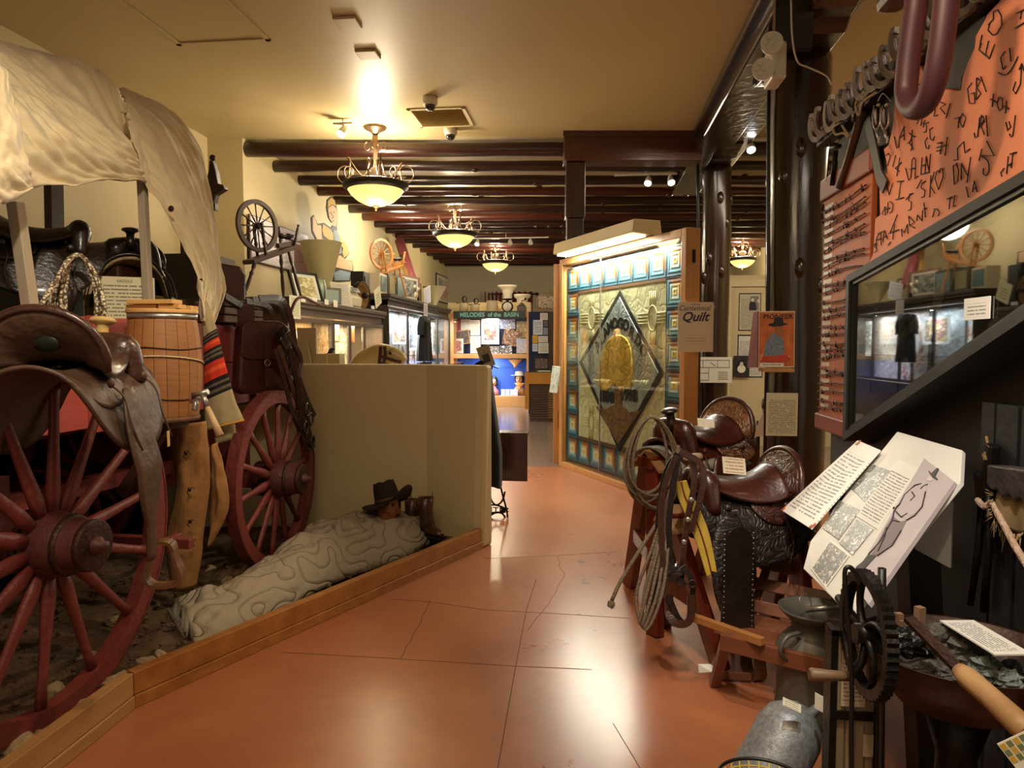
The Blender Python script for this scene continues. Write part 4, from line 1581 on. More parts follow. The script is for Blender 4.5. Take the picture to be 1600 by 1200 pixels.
for (px, py) in ((480, 640), (486, 655), (478, 668), (488, 690)):
    cc2 = at_x(px, py, -2.0)
    MB().tube([cc2 + V((0, math.cos(a) * .035, math.sin(a) * .045)) for a in [2 * PI * k / 14 for k in range(14)]], .008, 6, True).build('ring', M_LEAB, t)
for i, (px, py, r_) in enumerate(((452, 560, .09), (460, 590, .08), (447, 530, .07), (470, 625, .06))):
    MB().ball(at_x(px, py, -2.16), (r_ * .6, r_, r_ * 1.3), nz=.4, ns=6, seed=i, nu=16, nv=10).build('leather_pad', M_LEAB, t)
pts = [at_x(a, b2, -2.24) for a, b2 in ((435, 549), (446, 515), (458, 478), (466, 466), (476, 465), (488, 471), (499, 476))]
tag(MB().tube(catmull(pts, 6), .012, 8).build('curved_wooden_rod', M_REDW), 'curved red-brown wooden rod sticking up at the far end of the wagon', 'rod')
# wall of dark wardrobe behind the wagon
p = at_y(300, 398, 6.3)
t = thing('wardrobe', 'tall dark carved wardrobe against the wall behind the wagon', 'wardrobe', (p.x, 6.4, 0))
xl_, xr_ = at_y(240, 400, 6.3).x, at_y(330, 400, 6.3).x
MB().mm((xl_, 6.2, .0), (xr_, 6.75, p.z)).build('body', mat('black_brown_wood', '#150b08', '#24130d', .4, scale=6), t)
xq = at_y(276, 350, 6.25).x
MB().mm((xq, 6.3, p.z), (at_y(292, 350, 6.3).x, 6.6, at_y(300, 312, 6.3).z)).build('upper_case', M_DKWOOD, t)
Fw = Fr(at_y(337, 300, 6.28), (1, 0, 0))
MB().prism(Fw, [(-.1, -.12), (-.03, -.12), (.0, -.02), (.09, .03), (.07, .07), (.02, .08), (.0, .2), (-.03, .3), (-.06, .3), (-.07, .2), (-.1, .1)], -.08, .0).build('carved_crest', M_DKWOOD, t, bev=.01)
MB().mm((at_y(316, 300, 6.3).x, 6.3, p.z), (at_y(325, 300, 6.3).x, 6.36, Fw.o.z - .1)).mm((at_y(276, 300, 6.3).x, 6.3, Fw.o.z - .16), (Fw.p(-.02, 0, 0).x, 6.36, Fw.o.z - .1)).build('side_post', M_DKWOOD, t)
MB().ball(Fw.p(-.045, .33, -.04), .03).build('finial', M_DKWOOD, t)

# ================================================ MAN IN THE BEDROLL
hc = at_y(606, 794, 4.83)
ft = at_z(300, 972, .1)
M_SKIN = mat('tan_mannequin_skin', '#7d4a2c', '#8e5936', .5, scale=5)
body_dir = (V((hc.x, hc.y, 0)) - V((ft.x, ft.y, 0)))
bl_ = body_dir.length
bd = body_dir.normalized()
sdv = V((bd.y, -bd.x, 0))       # towards the curb
man = thing('person', 'person asleep on their back under the grey quilt, dark hat over the face', 'person', (hc.x, hc.y, .06))


def bp_(a, s, z):
    return V((hc.x, hc.y, 0)) - bd * a + sdv * s + V((0, 0, z))


sk = []
ed = []
rad = []


def J(p, r_, par=None):
    sk.append(V((p.x, p.y, p.z if p.z > .24 else .06 + p.z * .42)))
    rad.append(r_ * .72)
    if par is not None:
        ed.append((par, len(sk) - 1))
    return len(sk) - 1


pel = J(bp_(.82, 0, .17), .12)
ch = J(bp_(.50, 0, .19), .13, pel)
c2 = J(bp_(.32, 0, .22), .12, ch)
nk = J(bp_(.17, 0, .25), .055, c2)
nk2 = J(bp_(.10, 0, .29), .05, nk)
for s in (1, -1):
    a1 = J(bp_(.27, s * .17, .2), .06, c2)
    a2 = J(bp_(.50, s * .14, .16), .045, a1)
    a3 = J(bp_(.66, s * .10, .15), .035, a2)
    l1 = J(bp_(.92, s * .10, .16), .09, pel)
    l2 = J(bp_(1.24, s * .11, .19), .06, l1)
    l3 = J(bp_(1.58, s * .10, .13), .042, l2)
    l4 = J(bp_(1.60, s * .11, .16), .03, l3)
me = bpy.data.meshes.new('body')
off = man.location
me.from_pydata([p - off for p in sk], ed, [])
o = bpy.data.objects.new('body', me)
COL.objects.link(o)
o.parent = man
md = o.modifiers.new('skin', 'SKIN')
for i, r_ in enumerate(rad):
    me.skin_vertices[0].data[i].radius = (r_, r_)
me.skin_vertices[0].data[0].use_root = True
md2 = o.modifiers.new('sub', 'SUBSURF')
md2.levels = md2.render_levels = 2
me.materials.append(mat('blue_grey_shirt', '#4b4a44', rough=.9))
# head with a face: looks towards the viewer and up
hd_dir = V((.28, -.86, .42)).normalized()           # where the face looks
hu = (-bd * -1 * .35 + V((0, 0, .9)) - hd_dir * .2)
hu = (hu - hd_dir * hu.dot(hd_dir)).normalized()
hr = hu.cross(hd_dir).normalized() * -1


def HP(r_, u_, f_):
    return hc + hr * r_ + hu * u_ + hd_dir * f_


def head(u, v):
    th = PI * v
    ph = 2 * PI * u
    x, y, z = math.sin(th) * math.cos(ph), math.sin(th) * math.sin(ph), -math.cos(th)
    w_ = .078 * (1 - .22 * max(0, -z) ** 1.5)
    f = y * (.098 if y > 0 else .095)
    u2 = z * .118
    if y > 0:
        f += .022 * math.exp(-(x / .22) ** 2 - ((z + .12) / .28) ** 2)          # nose
        f -= .014 * math.exp(-((abs(x) - .38) / .2) ** 2 - ((z - .08) / .13) ** 2)   # eye sockets
        f += .008 * math.exp(-(x / .35) ** 2 - ((z + .48) / .08) ** 2)          # lips
        f += .01 * math.exp(-(x / .3) ** 2 - ((z + .8) / .15) ** 2)            # chin
        f += .006 * math.exp(-((z - .28) / .1) ** 2)
    return HP(x * w_, u2, f)


MB().grid(head, 40, 32, closed_u=True).build('head', M_SKIN, man)
for s in (1, -1):
    MB().ball(HP(s * .032, .01, .078), .013).build('eye', mat('closed_eye_lid', '#3b2116', rough=.5), man)
MB().tube(catmull([HP(-.025, -.055, .099), HP(0, -.053, .109), HP(.025, -.055, .099)], 4), .004, 6).build('mouth', mat('lip_brown', '#6b2f22', rough=.5), man)
for s in (1, -1):
    MB().ball(HP(s * .078, 0, -.005), (.012, .03, .03)).build('ear', M_SKIN, man)
MB().grid(lambda u, v: HP(*(lambda x, y, z: (x * .088, z * .128, y * .106 - .012))(math.sin(PI * (.42 + v * .58)) * math.cos(PI + PI * u), math.sin(PI * (.42 + v * .58)) * math.sin(PI + PI * u), -math.cos(PI * (.42 + v * .58)))), 20, 12) \
    .build('hair', mat('black_hair', '#0c0806', rough=.5), man, solid=.01)
# hat
hat_up = V((-.27, .12, .95)).normalized()
hs, ht_ = basis(V((.93, -.33, .22)), hat_up)
hx = V((.93, -.3, .26)).normalized()
hx = (hx - hat_up * hx.dot(hat_up)).normalized()
hy = hat_up.cross(hx)
ho = at_y(606, 783, 4.80)
t = thing('cowboy_hat', 'dark brown felt hat with curled brim tipped over the sleeping face', 'hat', ho)
M_FELT = mat('dark_brown_felt', '#1a0f09', '#26160d', .85, scale=15)


def brim(u, v):
    a = 2 * PI * u
    r_ = .088 + v * .115
    x, y = math.cos(a) * r_ * 1.0, math.sin(a) * r_ * .78
    z = .055 * v * v * abs(math.cos(a)) ** 2 * (1.4 if math.cos(a) > 0 else .1) - .03 * v * abs(math.sin(a)) ** 2
    return ho + hx * x + hy * y + hat_up * z


MB().grid(brim, 40, 8, closed_u=True).build('brim', M_FELT, t, solid=.006)


def crown(u, v):
    a = 2 * PI * u
    k = min(1, v / .75)
    r_ = .092 * (1 - .22 * k ** 2)
    z = .15 * k
    if v > .75:
        q = (v - .75) / .25
        r_ *= (1 - q)
        z = .15 - .02 * math.sin(PI * q * .5)
    x, y = math.cos(a) * r_ * 1.05, math.sin(a) * r_ * .85
    z += .018 * math.cos(2 * a) * k
    z -= .035 * math.exp(-(y / .03) ** 2) * min(1, max(0, (v - .4) * 2))
    return ho + hx * x + hy * y + hat_up * z


MB().grid(crown, 36, 24, closed_u=True).build('crown', M_FELT, t)
MB().grid(lambda u, v: ho + hx * math.cos(2 * PI * u) * .1 + hy * math.sin(2 * PI * u) * .081 + hat_up * (.004 + .018 * v), 36, 2, closed_u=True).build('hat_band', mat('tan_hat_band', '#3f2c1d', '#6a4f35', .6, scale=40), t, solid=.003)

# grey quilt over the body
m, nt, b = newmat('quilted_grey_cotton')
tcn = N(nt, 'ShaderNodeTexCoord')
nz = N(nt, 'ShaderNodeTexNoise', i_Scale=4.6, i_Detail=.3)
nt.links.new(tcn.outputs['Object'], nz.inputs['Vector'])
cell = math_n(nt, 'PINGPONG', math_n(nt, 'MULTIPLY', nz.outputs[0], 6.5), .5)
edge = math_n(nt, 'SMOOTH_MIN', math_n(nt, 'MULTIPLY', cell, 4.5), 1.0, .5)
edge2 = math_n(nt, 'GREATER_THAN', cell, .022)
nt.links.new(mixc(nt, edge2, srgb('#5f5646'), srgb('#938772')), b.inputs['Base Color'])
n5 = N(nt, 'ShaderNodeTexNoise', i_Scale=22, i_Detail=3)
nt.links.new(tcn.outputs['Object'], n5.inputs['Vector'])
hsum = math_n(nt, 'ADD', math_n(nt, 'MULTIPLY', edge, .8), math_n(nt, 'MULTIPLY', n5.outputs[0], .8))
bpn = N(nt, 'ShaderNodeBump', i_Strength=.55, i_Distance=.025)
nt.links.new(hsum, bpn.inputs['Height'])
nt.links.new(bpn.outputs[0], b.inputs['Normal'])
b.inputs['Roughness'].default_value = .9
axis = []
near = catmull([at_z(a, b2, .10) for a, b2 in ((300, 1004), (360, 984), (440, 945), (520, 905), (590, 880), (640, 862), (681, 838))], 6)
farp = catmull([at_z(a, b2, z_) for a, b2, z_ in ((262, 934, .12), (350, 925, .09), (415, 898, .08), (470, 868, .08), (520, 845, .08), (560, 835, .08), (600, 822, .12))], 6)
hh = [.06, .12, .13, .15, .19, .23, .25, .26, .25, .235, .22, .16]


def quilt_fn(u, v):
    def pick(P2, q):
        a = q * (len(P2) - 1)
        i = min(int(a), len(P2) - 2)
        return P2[i].lerp(P2[i + 1], a - i)
    a, b2 = pick(farp, v), pick(near, v)
    p = a.lerp(b2, u)
    q = v * (len(hh) - 1)
    i = min(int(q), len(hh) - 2)
    h_ = hh[i] + (hh[i + 1] - hh[i]) * (q - i)
    s = 2 * u - 1
    prof = (1 - abs(s) ** 2.4) ** .7 if abs(s) < 1 else 0
    z = .075 + h_ * prof
    z += .035 * noise.noise(V((p.x * 6, p.y * 6, 1))) * prof + .022 * noise.noise(V((p.x * 16, p.y * 9, 4))) * prof
    # the fold across the knees
    z += .03 * prof * math.exp(-((v - .57 - .08 * s) / .022) ** 2) - .02 * prof * math.exp(-((v - .53 - .08 * s) / .03) ** 2)
    # chin hollow at the head end
    z -= .10 * math.exp(-((u - .22) / .2) ** 2) * max(0, (v - .88) / .12)
    if v < .02:
        z = .04
    return V((p.x, p.y, z))


tag(MB().grid(quilt_fn, 60, 130).build('quilt', m, solid=.03), 'grey stitched quilt covering the sleeping person beside the curb', 'quilt')


# boots used as a pillow
def boot(p, rz, label, lean=0):
    t = thing('leather_boot', label, 'boot', p, 'boots behind the sleeper')
    R_ = Matrix.Rotation(rz, 3, 'Z') @ Matrix.Rotation(lean, 3, 'Y')

    def Q(x, y, z):
        return p + R_ @ V((x, y, z))
    VV = [(.05, .0, .045), (.052, -.005, .1), (.056, -.01, .2), (.066, -.012, .28)]
    sh = MB().tube([Q(b2, 0, z) for _, b2, z in VV], [a for a, _, _ in VV], 16, flat=.9, caps=False)
    sh.build('shaft', M_LEA, t, solid=.006)
    MB().tube([Q(-.05, 0, .05), Q(0, 0, .055), Q(.07, 0, .045), Q(.13, 0, .035), Q(.17, 0, .03)], [.035, .048, .042, .036, .015], 14, flat=.8).build('vamp', M_LEA, t)
    MB().bar(Q(-.06, 0, .008), Q(.17, 0, .008), .075, .014).bar(Q(-.06, 0, .02), Q(-.0, 0, .02), .06, .035).build('sole', M_LEAB, t)
    for s in (1, -1):
        MB().strap([Q(-.01, s * .062, .24), Q(-.01, s * .07, .3), Q(-.01, s * .06, .24)], .025, .004, R_ @ V((0, 1, 0))).build('pull_strap', M_LEAT, t)


bt = at_y(668, 842, 5.0)
boot(V((bt.x, bt.y - .02, .14)), -.6, 'brown leather boot standing upright behind the sleeping person, the taller one')
bt2 = at_y(648, 842, 5.08)
boot(V((bt2.x - .03, bt2.y, .10)), .5, 'brown leather boot behind the hat, half hidden by the taller boot', .1)
boot(V((bt.x + .03, bt.y + .03, .05)), -.9, 'dark leather boot lying low at the foot of the half wall corner', -.5)

# ================================================ LEFT WALL: CABINETS AND WHAT STANDS ON THEM
def mount(pl, val, x0, y0, x1, y1):
    """frame, width and height of an upright rectangle seen at those pixels; pl is 'L' left wall plane, 'Y' facing the camera, 'R' right wall"""
    cx, cy = (x0 + x1) / 2, (y0 + y1) / 2
    if pl == 'Y':
        f = lambda a, b: at_y(a, b, val)
        u = V((1, 0, 0))
    else:
        f = lambda a, b: at_x(a, b, val)
        u = V((0, 1, 0)) if pl == 'L' else V((0, -1, 0))
    a, b = f(x0, cy), f(x1, cy)
    w_ = (b - a).length
    c = (a + b) / 2
    h_ = abs(f(cx, y0).z - f(cx, y1).z)
    c.z = (f(cx, y0).z + f(cx, y1).z) / 2
    return Fr(c, u), w_, h_


def cabinet(name, label, X, y0, y1, depth, top, bays, cw, lit, base_h=.85, inner='#c9b48c', colr=(1, .8, .5), power=18):
    t = thing(name, label, 'cabinet', (X - depth / 2, (y0 + y1) / 2, 0), 'glazed cabinets along the left wall')
    zb_ = base_h
    MB().mm((X - depth, y0, zb_), (X - depth + .03, y1, top - .12)).mm((X - depth, y0, 0), (X - .02, y1, zb_)).mm((X - depth, y0, top - .2), (X - .02, y1, top - .06)) \
        .mm((X - depth, y0, zb_), (X - .02, y0 + .05, top - .06)).mm((X - depth, y1 - .05, zb_), (X - .02, y1, top - .06)).build('carcass', cw, t)
    MB().mm((X - depth, y0 - .04, top - .06), (X + .05, y1 + .04, top)).mm((X - depth, y0 - .02, top - .11), (X + .025, y1 + .02, top - .06)).build('cornice', cw, t, bev=.008)
    xs = [y0]
    tot = sum(b_ for b_, _ in bays)
    for b_, _ in bays:
        xs.append(xs[-1] + (y1 - y0) * b_ / tot)
    for (a, c_, (_, kind)) in zip(xs[:-1], xs[1:], bays):
        F = Fr((X, a, 0), (0, 1, 0))
        w_ = c_ - a
        fw = .055
        z0, z1 = zb_ + .02, top - .22
        d = MB().boxf(F, .008, fw, z0, z1, -.03, 0).boxf(F, w_ - fw, w_ - .008, z0, z1, -.03, 0).boxf(F, fw, w_ - fw, z1 - fw, z1, -.03, 0).boxf(F, fw, w_ - fw, z0, z0 + fw, -.03, 0)
        door = d.build('door', cw, t, bev=.004)
        MB().boxf(F, fw, w_ - fw, z0 + fw, z1 - fw, -.018, -.012).build('door_glass', M_GLASS, door)
        MB().ball(F.p(w_ / 2, z0 + fw / 2, .008), .016).build('knob', M_BRASS, door)
        MB().boxf(F, .02, w_ - .02, zb_ - .26, zb_ - .02, -.02, .004).build('drawer', cw, t, bev=.006)
        # backing paper and a shelf inside
        MB().boxf(F, fw, w_ - fw, z0, z1, -depth + .031, -depth + .036, 0, True).build('backing', photo_mat('backing_%s_%d' % (name, kind), lit[kind], 7 + kind * 2, kind * 3.1), t)
        MB().boxf(F, .05, w_ - .05, (z0 + z1) / 2 - .2, (z0 + z1) / 2 - .18, -depth + .05, -.12).build('shelf', M_GLASS, t)
        l_ = light('AREA', F.p(w_ / 2, z1 - .03, -.2), power * w_, colr, .2, F.p(w_ / 2, 0, -.25))
    return t


XLC = -3.46
zc = at_x(520, 475, XLC).z
yc0, yc1 = at_x(448, 470, XLC).y, at_x(599, 490, XLC).y
litA = [['#5d4a34', '#8f8068', '#cbb998', '#6f5a40'], ['#b0702c', '#e2b066', '#f7e2b0', '#9c5a22'], ['#d9c08c', '#a06a2c', '#f1dcae', '#805522'], ['#8a8a70', '#efe8d4', '#6c7560', '#c8b890']]
cabinet('low_cabinet', 'long grey-brown glazed cabinet carrying the dark spinning wheel, behind the half wall', XLC, yc0, yc1, .6, zc,
        [(2.2, 0), (1, 1), (1, 2), (1.5, 3)], M_CABW, litA)
XTC = -3.52
zt2 = at_x(655, 471, XTC).z
yt0, yt1 = at_x(607, 500, XTC).y, at_x(702, 500, XTC).y
litB = [['#e9f0f2', '#9db1b8', '#f7f5e8', '#d07a4a', '#3b4a50'], ['#eef3f5', '#8c9aa0', '#dfe8ea', '#55606a'], ['#e2e4da', '#a07a52', '#f2f0e2', '#3f4a4a']]
cabinet('tall_cabinet', 'tall dark olive glass-fronted cabinet carrying the pale spinning wheel, farther along the wall', XTC, yt0, yt1, .6, zt2,
        [(1, 0), (1, 1), (1, 0), (1, 2)], M_CABD, litB, .8, colr=(.85, .93, 1), power=34)
# things seen through the glass
for i, (px, py, wpx, hpx, cols) in enumerate(((462, 530, 22, 30, ['#d8cfb8', '#8a7f68']), (523, 520, 14, 30, ['#f0d8a8', '#a06028']), (548, 520, 12, 34, ['#c78a48', '#5c3212']), (575, 520, 20, 26, ['#e8e4d4', '#7d8068']))):
    F, w_, h_ = mount('L', XLC - .3, px - wpx / 2, py - hpx / 2, px + wpx / 2, py + hpx / 2)
    card('framed_keepsake', F, w_, h_, photo_mat('keepsake_%d' % i, cols, 5, i, '#4d3320', .08),
         ['dark framed keepsake behind glass in the widest pane of the low cabinet', 'pale framed keepsake in the left of the two small lit panes', 'brown keepsake in the right of the two small lit panes',
          'pale keepsake in the far pane of the low cabinet'][i], 'keepsake', 'keepsakes behind glass')
for i, (px, py, wpx, hpx, cols, lab) in enumerate(((624, 518, 22, 40, ['#f4f6f2', '#d8b23c', '#3f7a8c', '#c75430', '#f4f6f2'], 'poster with bright pyramid of colours in the nearest bay of the tall cabinet'),
                                                    (645, 525, 13, 45, ['#e8eef0', '#9aa6ae', '#7c3a38'], 'pale garment behind glass beside the black dress'), (683, 530, 18, 50, ['#d8d8c8', '#4d5a58', '#f0efe2'], 'patterned hanging in the farthest bay of the tall cabinet'))):
    F, w_, h_ = mount('L', XTC - .35, px - wpx / 2, py - hpx / 2, px + wpx / 2, py + hpx / 2)
    card('display_poster', F, w_, h_, photo_mat('case_poster_%d' % i, cols, 6, i * 2.2, '#eef2f0', .1), lab, 'poster', 'displays in the tall cabinet')
# wall plane items
F, w_, h_ = mount('L', XL + .03, 389, 352, 479, 418)
m = photo_mat('weathered_sign_paint', ['#bfb6c4', '#a99fae', '#cfc8d4', '#8c8290'], 3, 2, '#4a2f2a', .02)
sg = card('wooden_sign', F, w_, h_, m, 'faded white and brown painted wooden sign on the wall behind the dark spinning wheel', 'sign', t=.025, side=M_DKWOOD)
M_SGB = mat('brown_sign_paint', '#6b3d30', rough=.7)
Fs = F.at(0, 0, .026)
MB().boxf(Fs, w_ * .22, w_ * .48, -h_ * .48, h_ * .20, 0, .004).build('brown_panel', M_SGB, sg)
text('lettering', 'TLE', Fs.at(w_ * .33, -h_ * .12, .006), h_ * .42, mat('dark_letter_paint', '#3c211b', rough=.7), sg, squash=.55)
text('lettering', 'MILLE', Fs.at(-w_ * .08, .02, .002), h_ * .36, mat('grey_letter_paint', '#4c4450', rough=.7), sg, squash=.7)


def spinning(label, base, s, M1, rz):
    """a flax spinning wheel: tilted bench on three turned legs, spoked wheel at the low end, flyer at the high end"""
    t = thing('spinning_wheel', label, 'spinning wheel', (0, 0, 0), 'spinning wheels on the cabinets')
    q0, q1 = V((-.30, 0, .34)), V((.28, 0, .56))
    MB().bar(q0, q1, .17, .045).build('bench', M1, t, bev=.006)

    def turned(a, b, nm='leg', r=.017):
        a, b = V(a), V(b)
        pts = [a.lerp(b, k) for k in (0, .1, .2, .3, .38, .45, .6, .8, .9, .95, 1)]
        MB().tube(pts, [r * k for k in (1, 1, 1.3, .7, 1.4, .9, 1.2, 1.1, .7, 1.2, .9)], 9).build(nm, M1, t)
    turned((.2, .06, .5), (.30, .13, 0))
    turned((.2, -.06, .5), (.28, -.16, 0))
    turned((-.2, 0, .38), (-.36, .0, 0))
    c = V((-.17, 0, .73))
    R_ = .27
    for sd in (1, -1):
        turned((-.12, sd * .06, .42), (-.17, sd * .06, .76), 'upright', .016)
    ring = []
    n = 40
    mb = MB()
    VV, fs = [], []
    for k in range(n):
        a = 2 * PI * k / n
        for (r_, y) in ((R_ - .045, -.016), (R_ - .045, .016), (R_, .016), (R_, -.016)):
            VV.append(c + V((math.cos(a) * r_, y, math.sin(a) * r_)))
    for k in range(n):
        l = (k + 1) % n
        for q in range(4):
            fs.append((k * 4 + q, k * 4 + (q + 1) % 4, l * 4 + (q + 1) % 4, l * 4 + q))
    rim = mb.add(VV, fs).build('drive_wheel', M1, t)
    MB().cyl(c + V((0, -.04, 0)), c + V((0, .04, 0)), .03).build('hub', M1, rim)
    for k in range(12):
        a = 2 * PI * k / 12 + .1
        d = V((math.cos(a), 0, math.sin(a)))
        MB().tube([c + d * .025, c + d * .08, c + d * .13, c + d * (R_ - .04)], [.006, .010, .006, .009], 7).build('spoke', M1, rim)
    turned((.2, .05, .54), (.17, .05, .78), 'maiden', .014)
    turned((.3, -.04, .56), (.36, -.05, .82), 'maiden', .013)
    MB().bar((.1, 0, .56), (.34, 0, .62), .05, .05).build('mother_of_all', M1, t)
    MB().tube([(.12, 0, .66), (.16, 0, .67), (.17, 0, .67), (.24, 0, .68), (.25, 0, .68), (.36, 0, .7)], [.008, .035, .02, .02, .035, .006], 10).build('flyer', M_BLACKM, t)
    turned((.16, .05, .67), (.38, -.05, .63), 'crossbar', .009)
    t.location = base
    t.scale = (s, s, s)
    t.rotation_euler = (0, 0, rz)
    return t


bl_ = at_x(424, 458, XLC - .25)
spinning('dark brown spinning wheel on the near end of the low cabinet', V((bl_.x, bl_.y, zc)), 1.1, M_DKWOOD, 1.2)
bl_ = at_x(603, 452, XTC - .2)
spinning('honey coloured spinning wheel on the near end of the tall cabinet', V((bl_.x, bl_.y + .2, zt2)), 1.05, wood('honey_spinning_wood', '#b0702a', '#d1924a', .4, 'z', 9, .3), 1.05)

# flat painted farmer figure behind the cabinets
FX = XL + .35


def flat(pts, dx, m, nm, par, th=.012):
    P2 = [at_x(a, b2, FX) for a, b2 in pts]
    Fp = Fr((FX + dx, 0, 0), (0, 1, 0))
    return MB().prism(Fp, [(p.y, p.z) for p in P2], 0, th).build(nm, m, par)


fc = at_x(525, 430, FX)
t = thing('painted_cutout', 'flat painted cutout of a waving farmer in yellow shirt and blue overalls', 'cutout', (fc.x, fc.y, zc))
M_LINE = mat('black_outline_paint', '#231b16', rough=.6)
sil = [(510, 312), (516, 307), (522, 312), (525, 324), (527, 340), (525, 352), (526, 362), (532, 370), (541, 384), (545, 396), (538, 405), (550, 408), (551, 424), (546, 440), (520, 442), (518, 428), (519, 400), (520, 392), (512, 378), (503, 372), (502, 384), (497, 384), (486, 362), (485, 340), (489, 336), (495, 350), (505, 348), (516, 356), (519, 352), (512, 340), (509, 325)]
flat(sil, 0, M_LINE, 'backing_board', t, .014)
M_CS = mat('painted_skin', '#e2bf93', rough=.6)
flat([(511, 326), (518, 320), (524, 326), (526, 340), (523, 354), (517, 352), (513, 340)], .016, M_CS, 'face', t, .003)
flat([(511, 314), (516, 309), (521, 313), (523, 322), (517, 319), (511, 325)], .016, mat('painted_yellow', '#d9ae2e', rough=.6), 'cap', t, .003)
flat([(487, 340), (489, 338), (494, 352), (500, 352), (502, 382), (498, 382), (487, 360)], .016, M_CS, 'raised_hand', t, .003)
flat([(503, 350), (514, 358), (519, 364), (520, 378), (514, 376), (504, 368), (502, 360)], .016, MATS['painted_yellow'], 'sleeve', t, .003)
flat([(527, 364), (533, 373), (541, 386), (544, 396), (536, 403), (533, 394), (535, 388), (529, 380)], .016, MATS['painted_yellow'], 'sleeve', t, .003)
flat([(519, 360), (526, 360), (530, 376), (532, 396), (522, 398), (519, 392), (521, 378)], .017, mat('painted_blue', '#7f9aa8', rough=.6), 'overalls', t, .003)
flat([(519, 402), (530, 399), (536, 404), (549, 409), (549, 423), (534, 420), (520, 417)], .018, M_CS, 'box_held', t, .004)
flat([(520, 426), (530, 422), (546, 426), (544, 438), (522, 438)], .016, MATS['painted_blue'], 'trousers', t, .003)
mb = MB()
for pts in ([(515, 331), (518, 333), (518, 336)], [(521, 330), (523, 333)], [(515, 342), (518, 347), (522, 344)], [(519, 336), (521, 340), (518, 341)]):
    mb.tube([at_x(a, b2, FX + .021) for a, b2 in pts], .004, 5)
mb.build('painted_face_line', M_LINE, t)
MB().bar((FX - .02, fc.y - .1, 0), (FX - .02, fc.y - .05, zc + .25), .04, .02).build('support', M_DKWOOD, t)

# small things standing on the low cabinet
XI = XLC - .14


def on_cab(px, py):
    p = at_x(px, py, XI)
    return p


M_CRT = mat('cream_enamel', '#d9cfae', rough=.35)
M_GRN = mat('sage_green_enamel', '#7f9680', '#93a993', .3, scale=6)
# funnel
c = at_x(502, 430, XLC - .45)
c.z = zc
t = thing('funnel_shade', 'large cream conical metal shade standing wide end up on the low cabinet', 'shade', c)
hz = at_x(502, 379, XLC - .45).z - zc
MB().lathe([(.05, 0), (.06, .02), (.30, hz), (.305, hz), (.29, hz), (.05, .03)], Matrix.Translation(c), 28).build('cone', mat('cream_shade', '#c6bd8f', rough=.6), t)
# tilted picture
t = thing('picture_frame', 'black framed photograph leaning on the low cabinet below the painted sign', 'picture', at_x(478, 470, XI))
F, w_, h_ = mount('L', XI, 458, 424, 496, 466)
F = Fr(V((F.o.x, F.o.y, zc + h_ / 2 + .01)), (.35, .9, .0), (-.28, .1, .95))
MB().boxf(F, -w_ / 2 * .55, w_ / 2 * .55, -h_ / 2, h_ / 2, -.01, .005, 0, True).build('print', photo_mat('framed_yellowed_print', ['#d8cf9c', '#8f8a60', '#e6e0ba'], 4, 3, '#cfd0c4', .12), t)
a_ = w_ / 2 * .55
mb = MB()
for (a0, a1, b0, b1) in ((-a_ - .03, -a_, -h_ / 2 - .03, h_ / 2 + .03), (a_, a_ + .03, -h_ / 2 - .03, h_ / 2 + .03), (-a_, a_, h_ / 2, h_ / 2 + .03), (-a_, a_, -h_ / 2 - .03, -h_ / 2)):
    mb.boxf(F, a0, a1, b0, b1, -.02, .02)
mb.build('frame', M_BLACK, t)
# green round scale
c = at_x(497, 463, XI)
c.z = zc
rr_ = (at_x(497, 430, XI).z - at_x(497, 467, XI).z) / 2
t = thing('round_scale', 'round sage green metal scale with glass dial on the low cabinet', 'scale', c)
MX = Matrix.Translation(c + V((0, 0, rr_ + .01))) @ Matrix.Rotation(.5, 4, 'Z') @ Matrix.Rotation(PI / 2, 4, 'Y')
MB().lathe([(rr_ * .6, -.12), (rr_ * .96, -.08), (rr_, 0), (rr_, .05), (rr_ * .9, .07)], MX, 28).build('case', M_GRN, t)
MB().lathe([(rr_ * .88, .072), (rr_ * .8, .09), (rr_ * .4, .105), (.01, .11)], MX, 28).build('dial_glass', mat('pale_green_glass', '#a9c2b0', rough=.1, coat=.6), t)
MB().lathe([(rr_ * .86, .06), (rr_ * .93, .085), (rr_ * .97, .06)], MX, 28).build('bezel', M_STEEL, t)
# clock box
F, w_, h_ = mount('L', XI, 510, 441, 526, 469)
t = thing('mantel_clock', 'small grey square-cased clock beside the green scale', 'clock', V((XI, F.o.y, zc)))
F = Fr(V((XI, F.o.y, zc + h_ / 2)), (.5, .86, 0))
MB().boxf(F, -w_ * .45, w_ * .45, -h_ / 2, h_ / 2, -.12, 0).build('case', mat('grey_metal_case', '#7d8078', rough=.4, metal=.4), t, bev=.01)
MB().boxf(F, -w_ * .3, w_ * .3, -h_ * .32, h_ * .36, .001, .006).build('face_glass', mat('blue_grey_face', '#9fb3b0', rough=.15), t)
# paper cards leaning
F, w_, h_ = mount('L', XI, 518, 436, 538, 474)
card('leaning_card', Fr(V((XI + .05, F.o.y, zc + h_ / 2)), (.45, .89, 0), (-.2, .15, .95)), w_ * .7, h_, print_mat('grey_leaning_print', '#cfcabd', '#8a857a', 14, 5, .12), 'pale grey card leaning between the clock and the cream register', 'card')
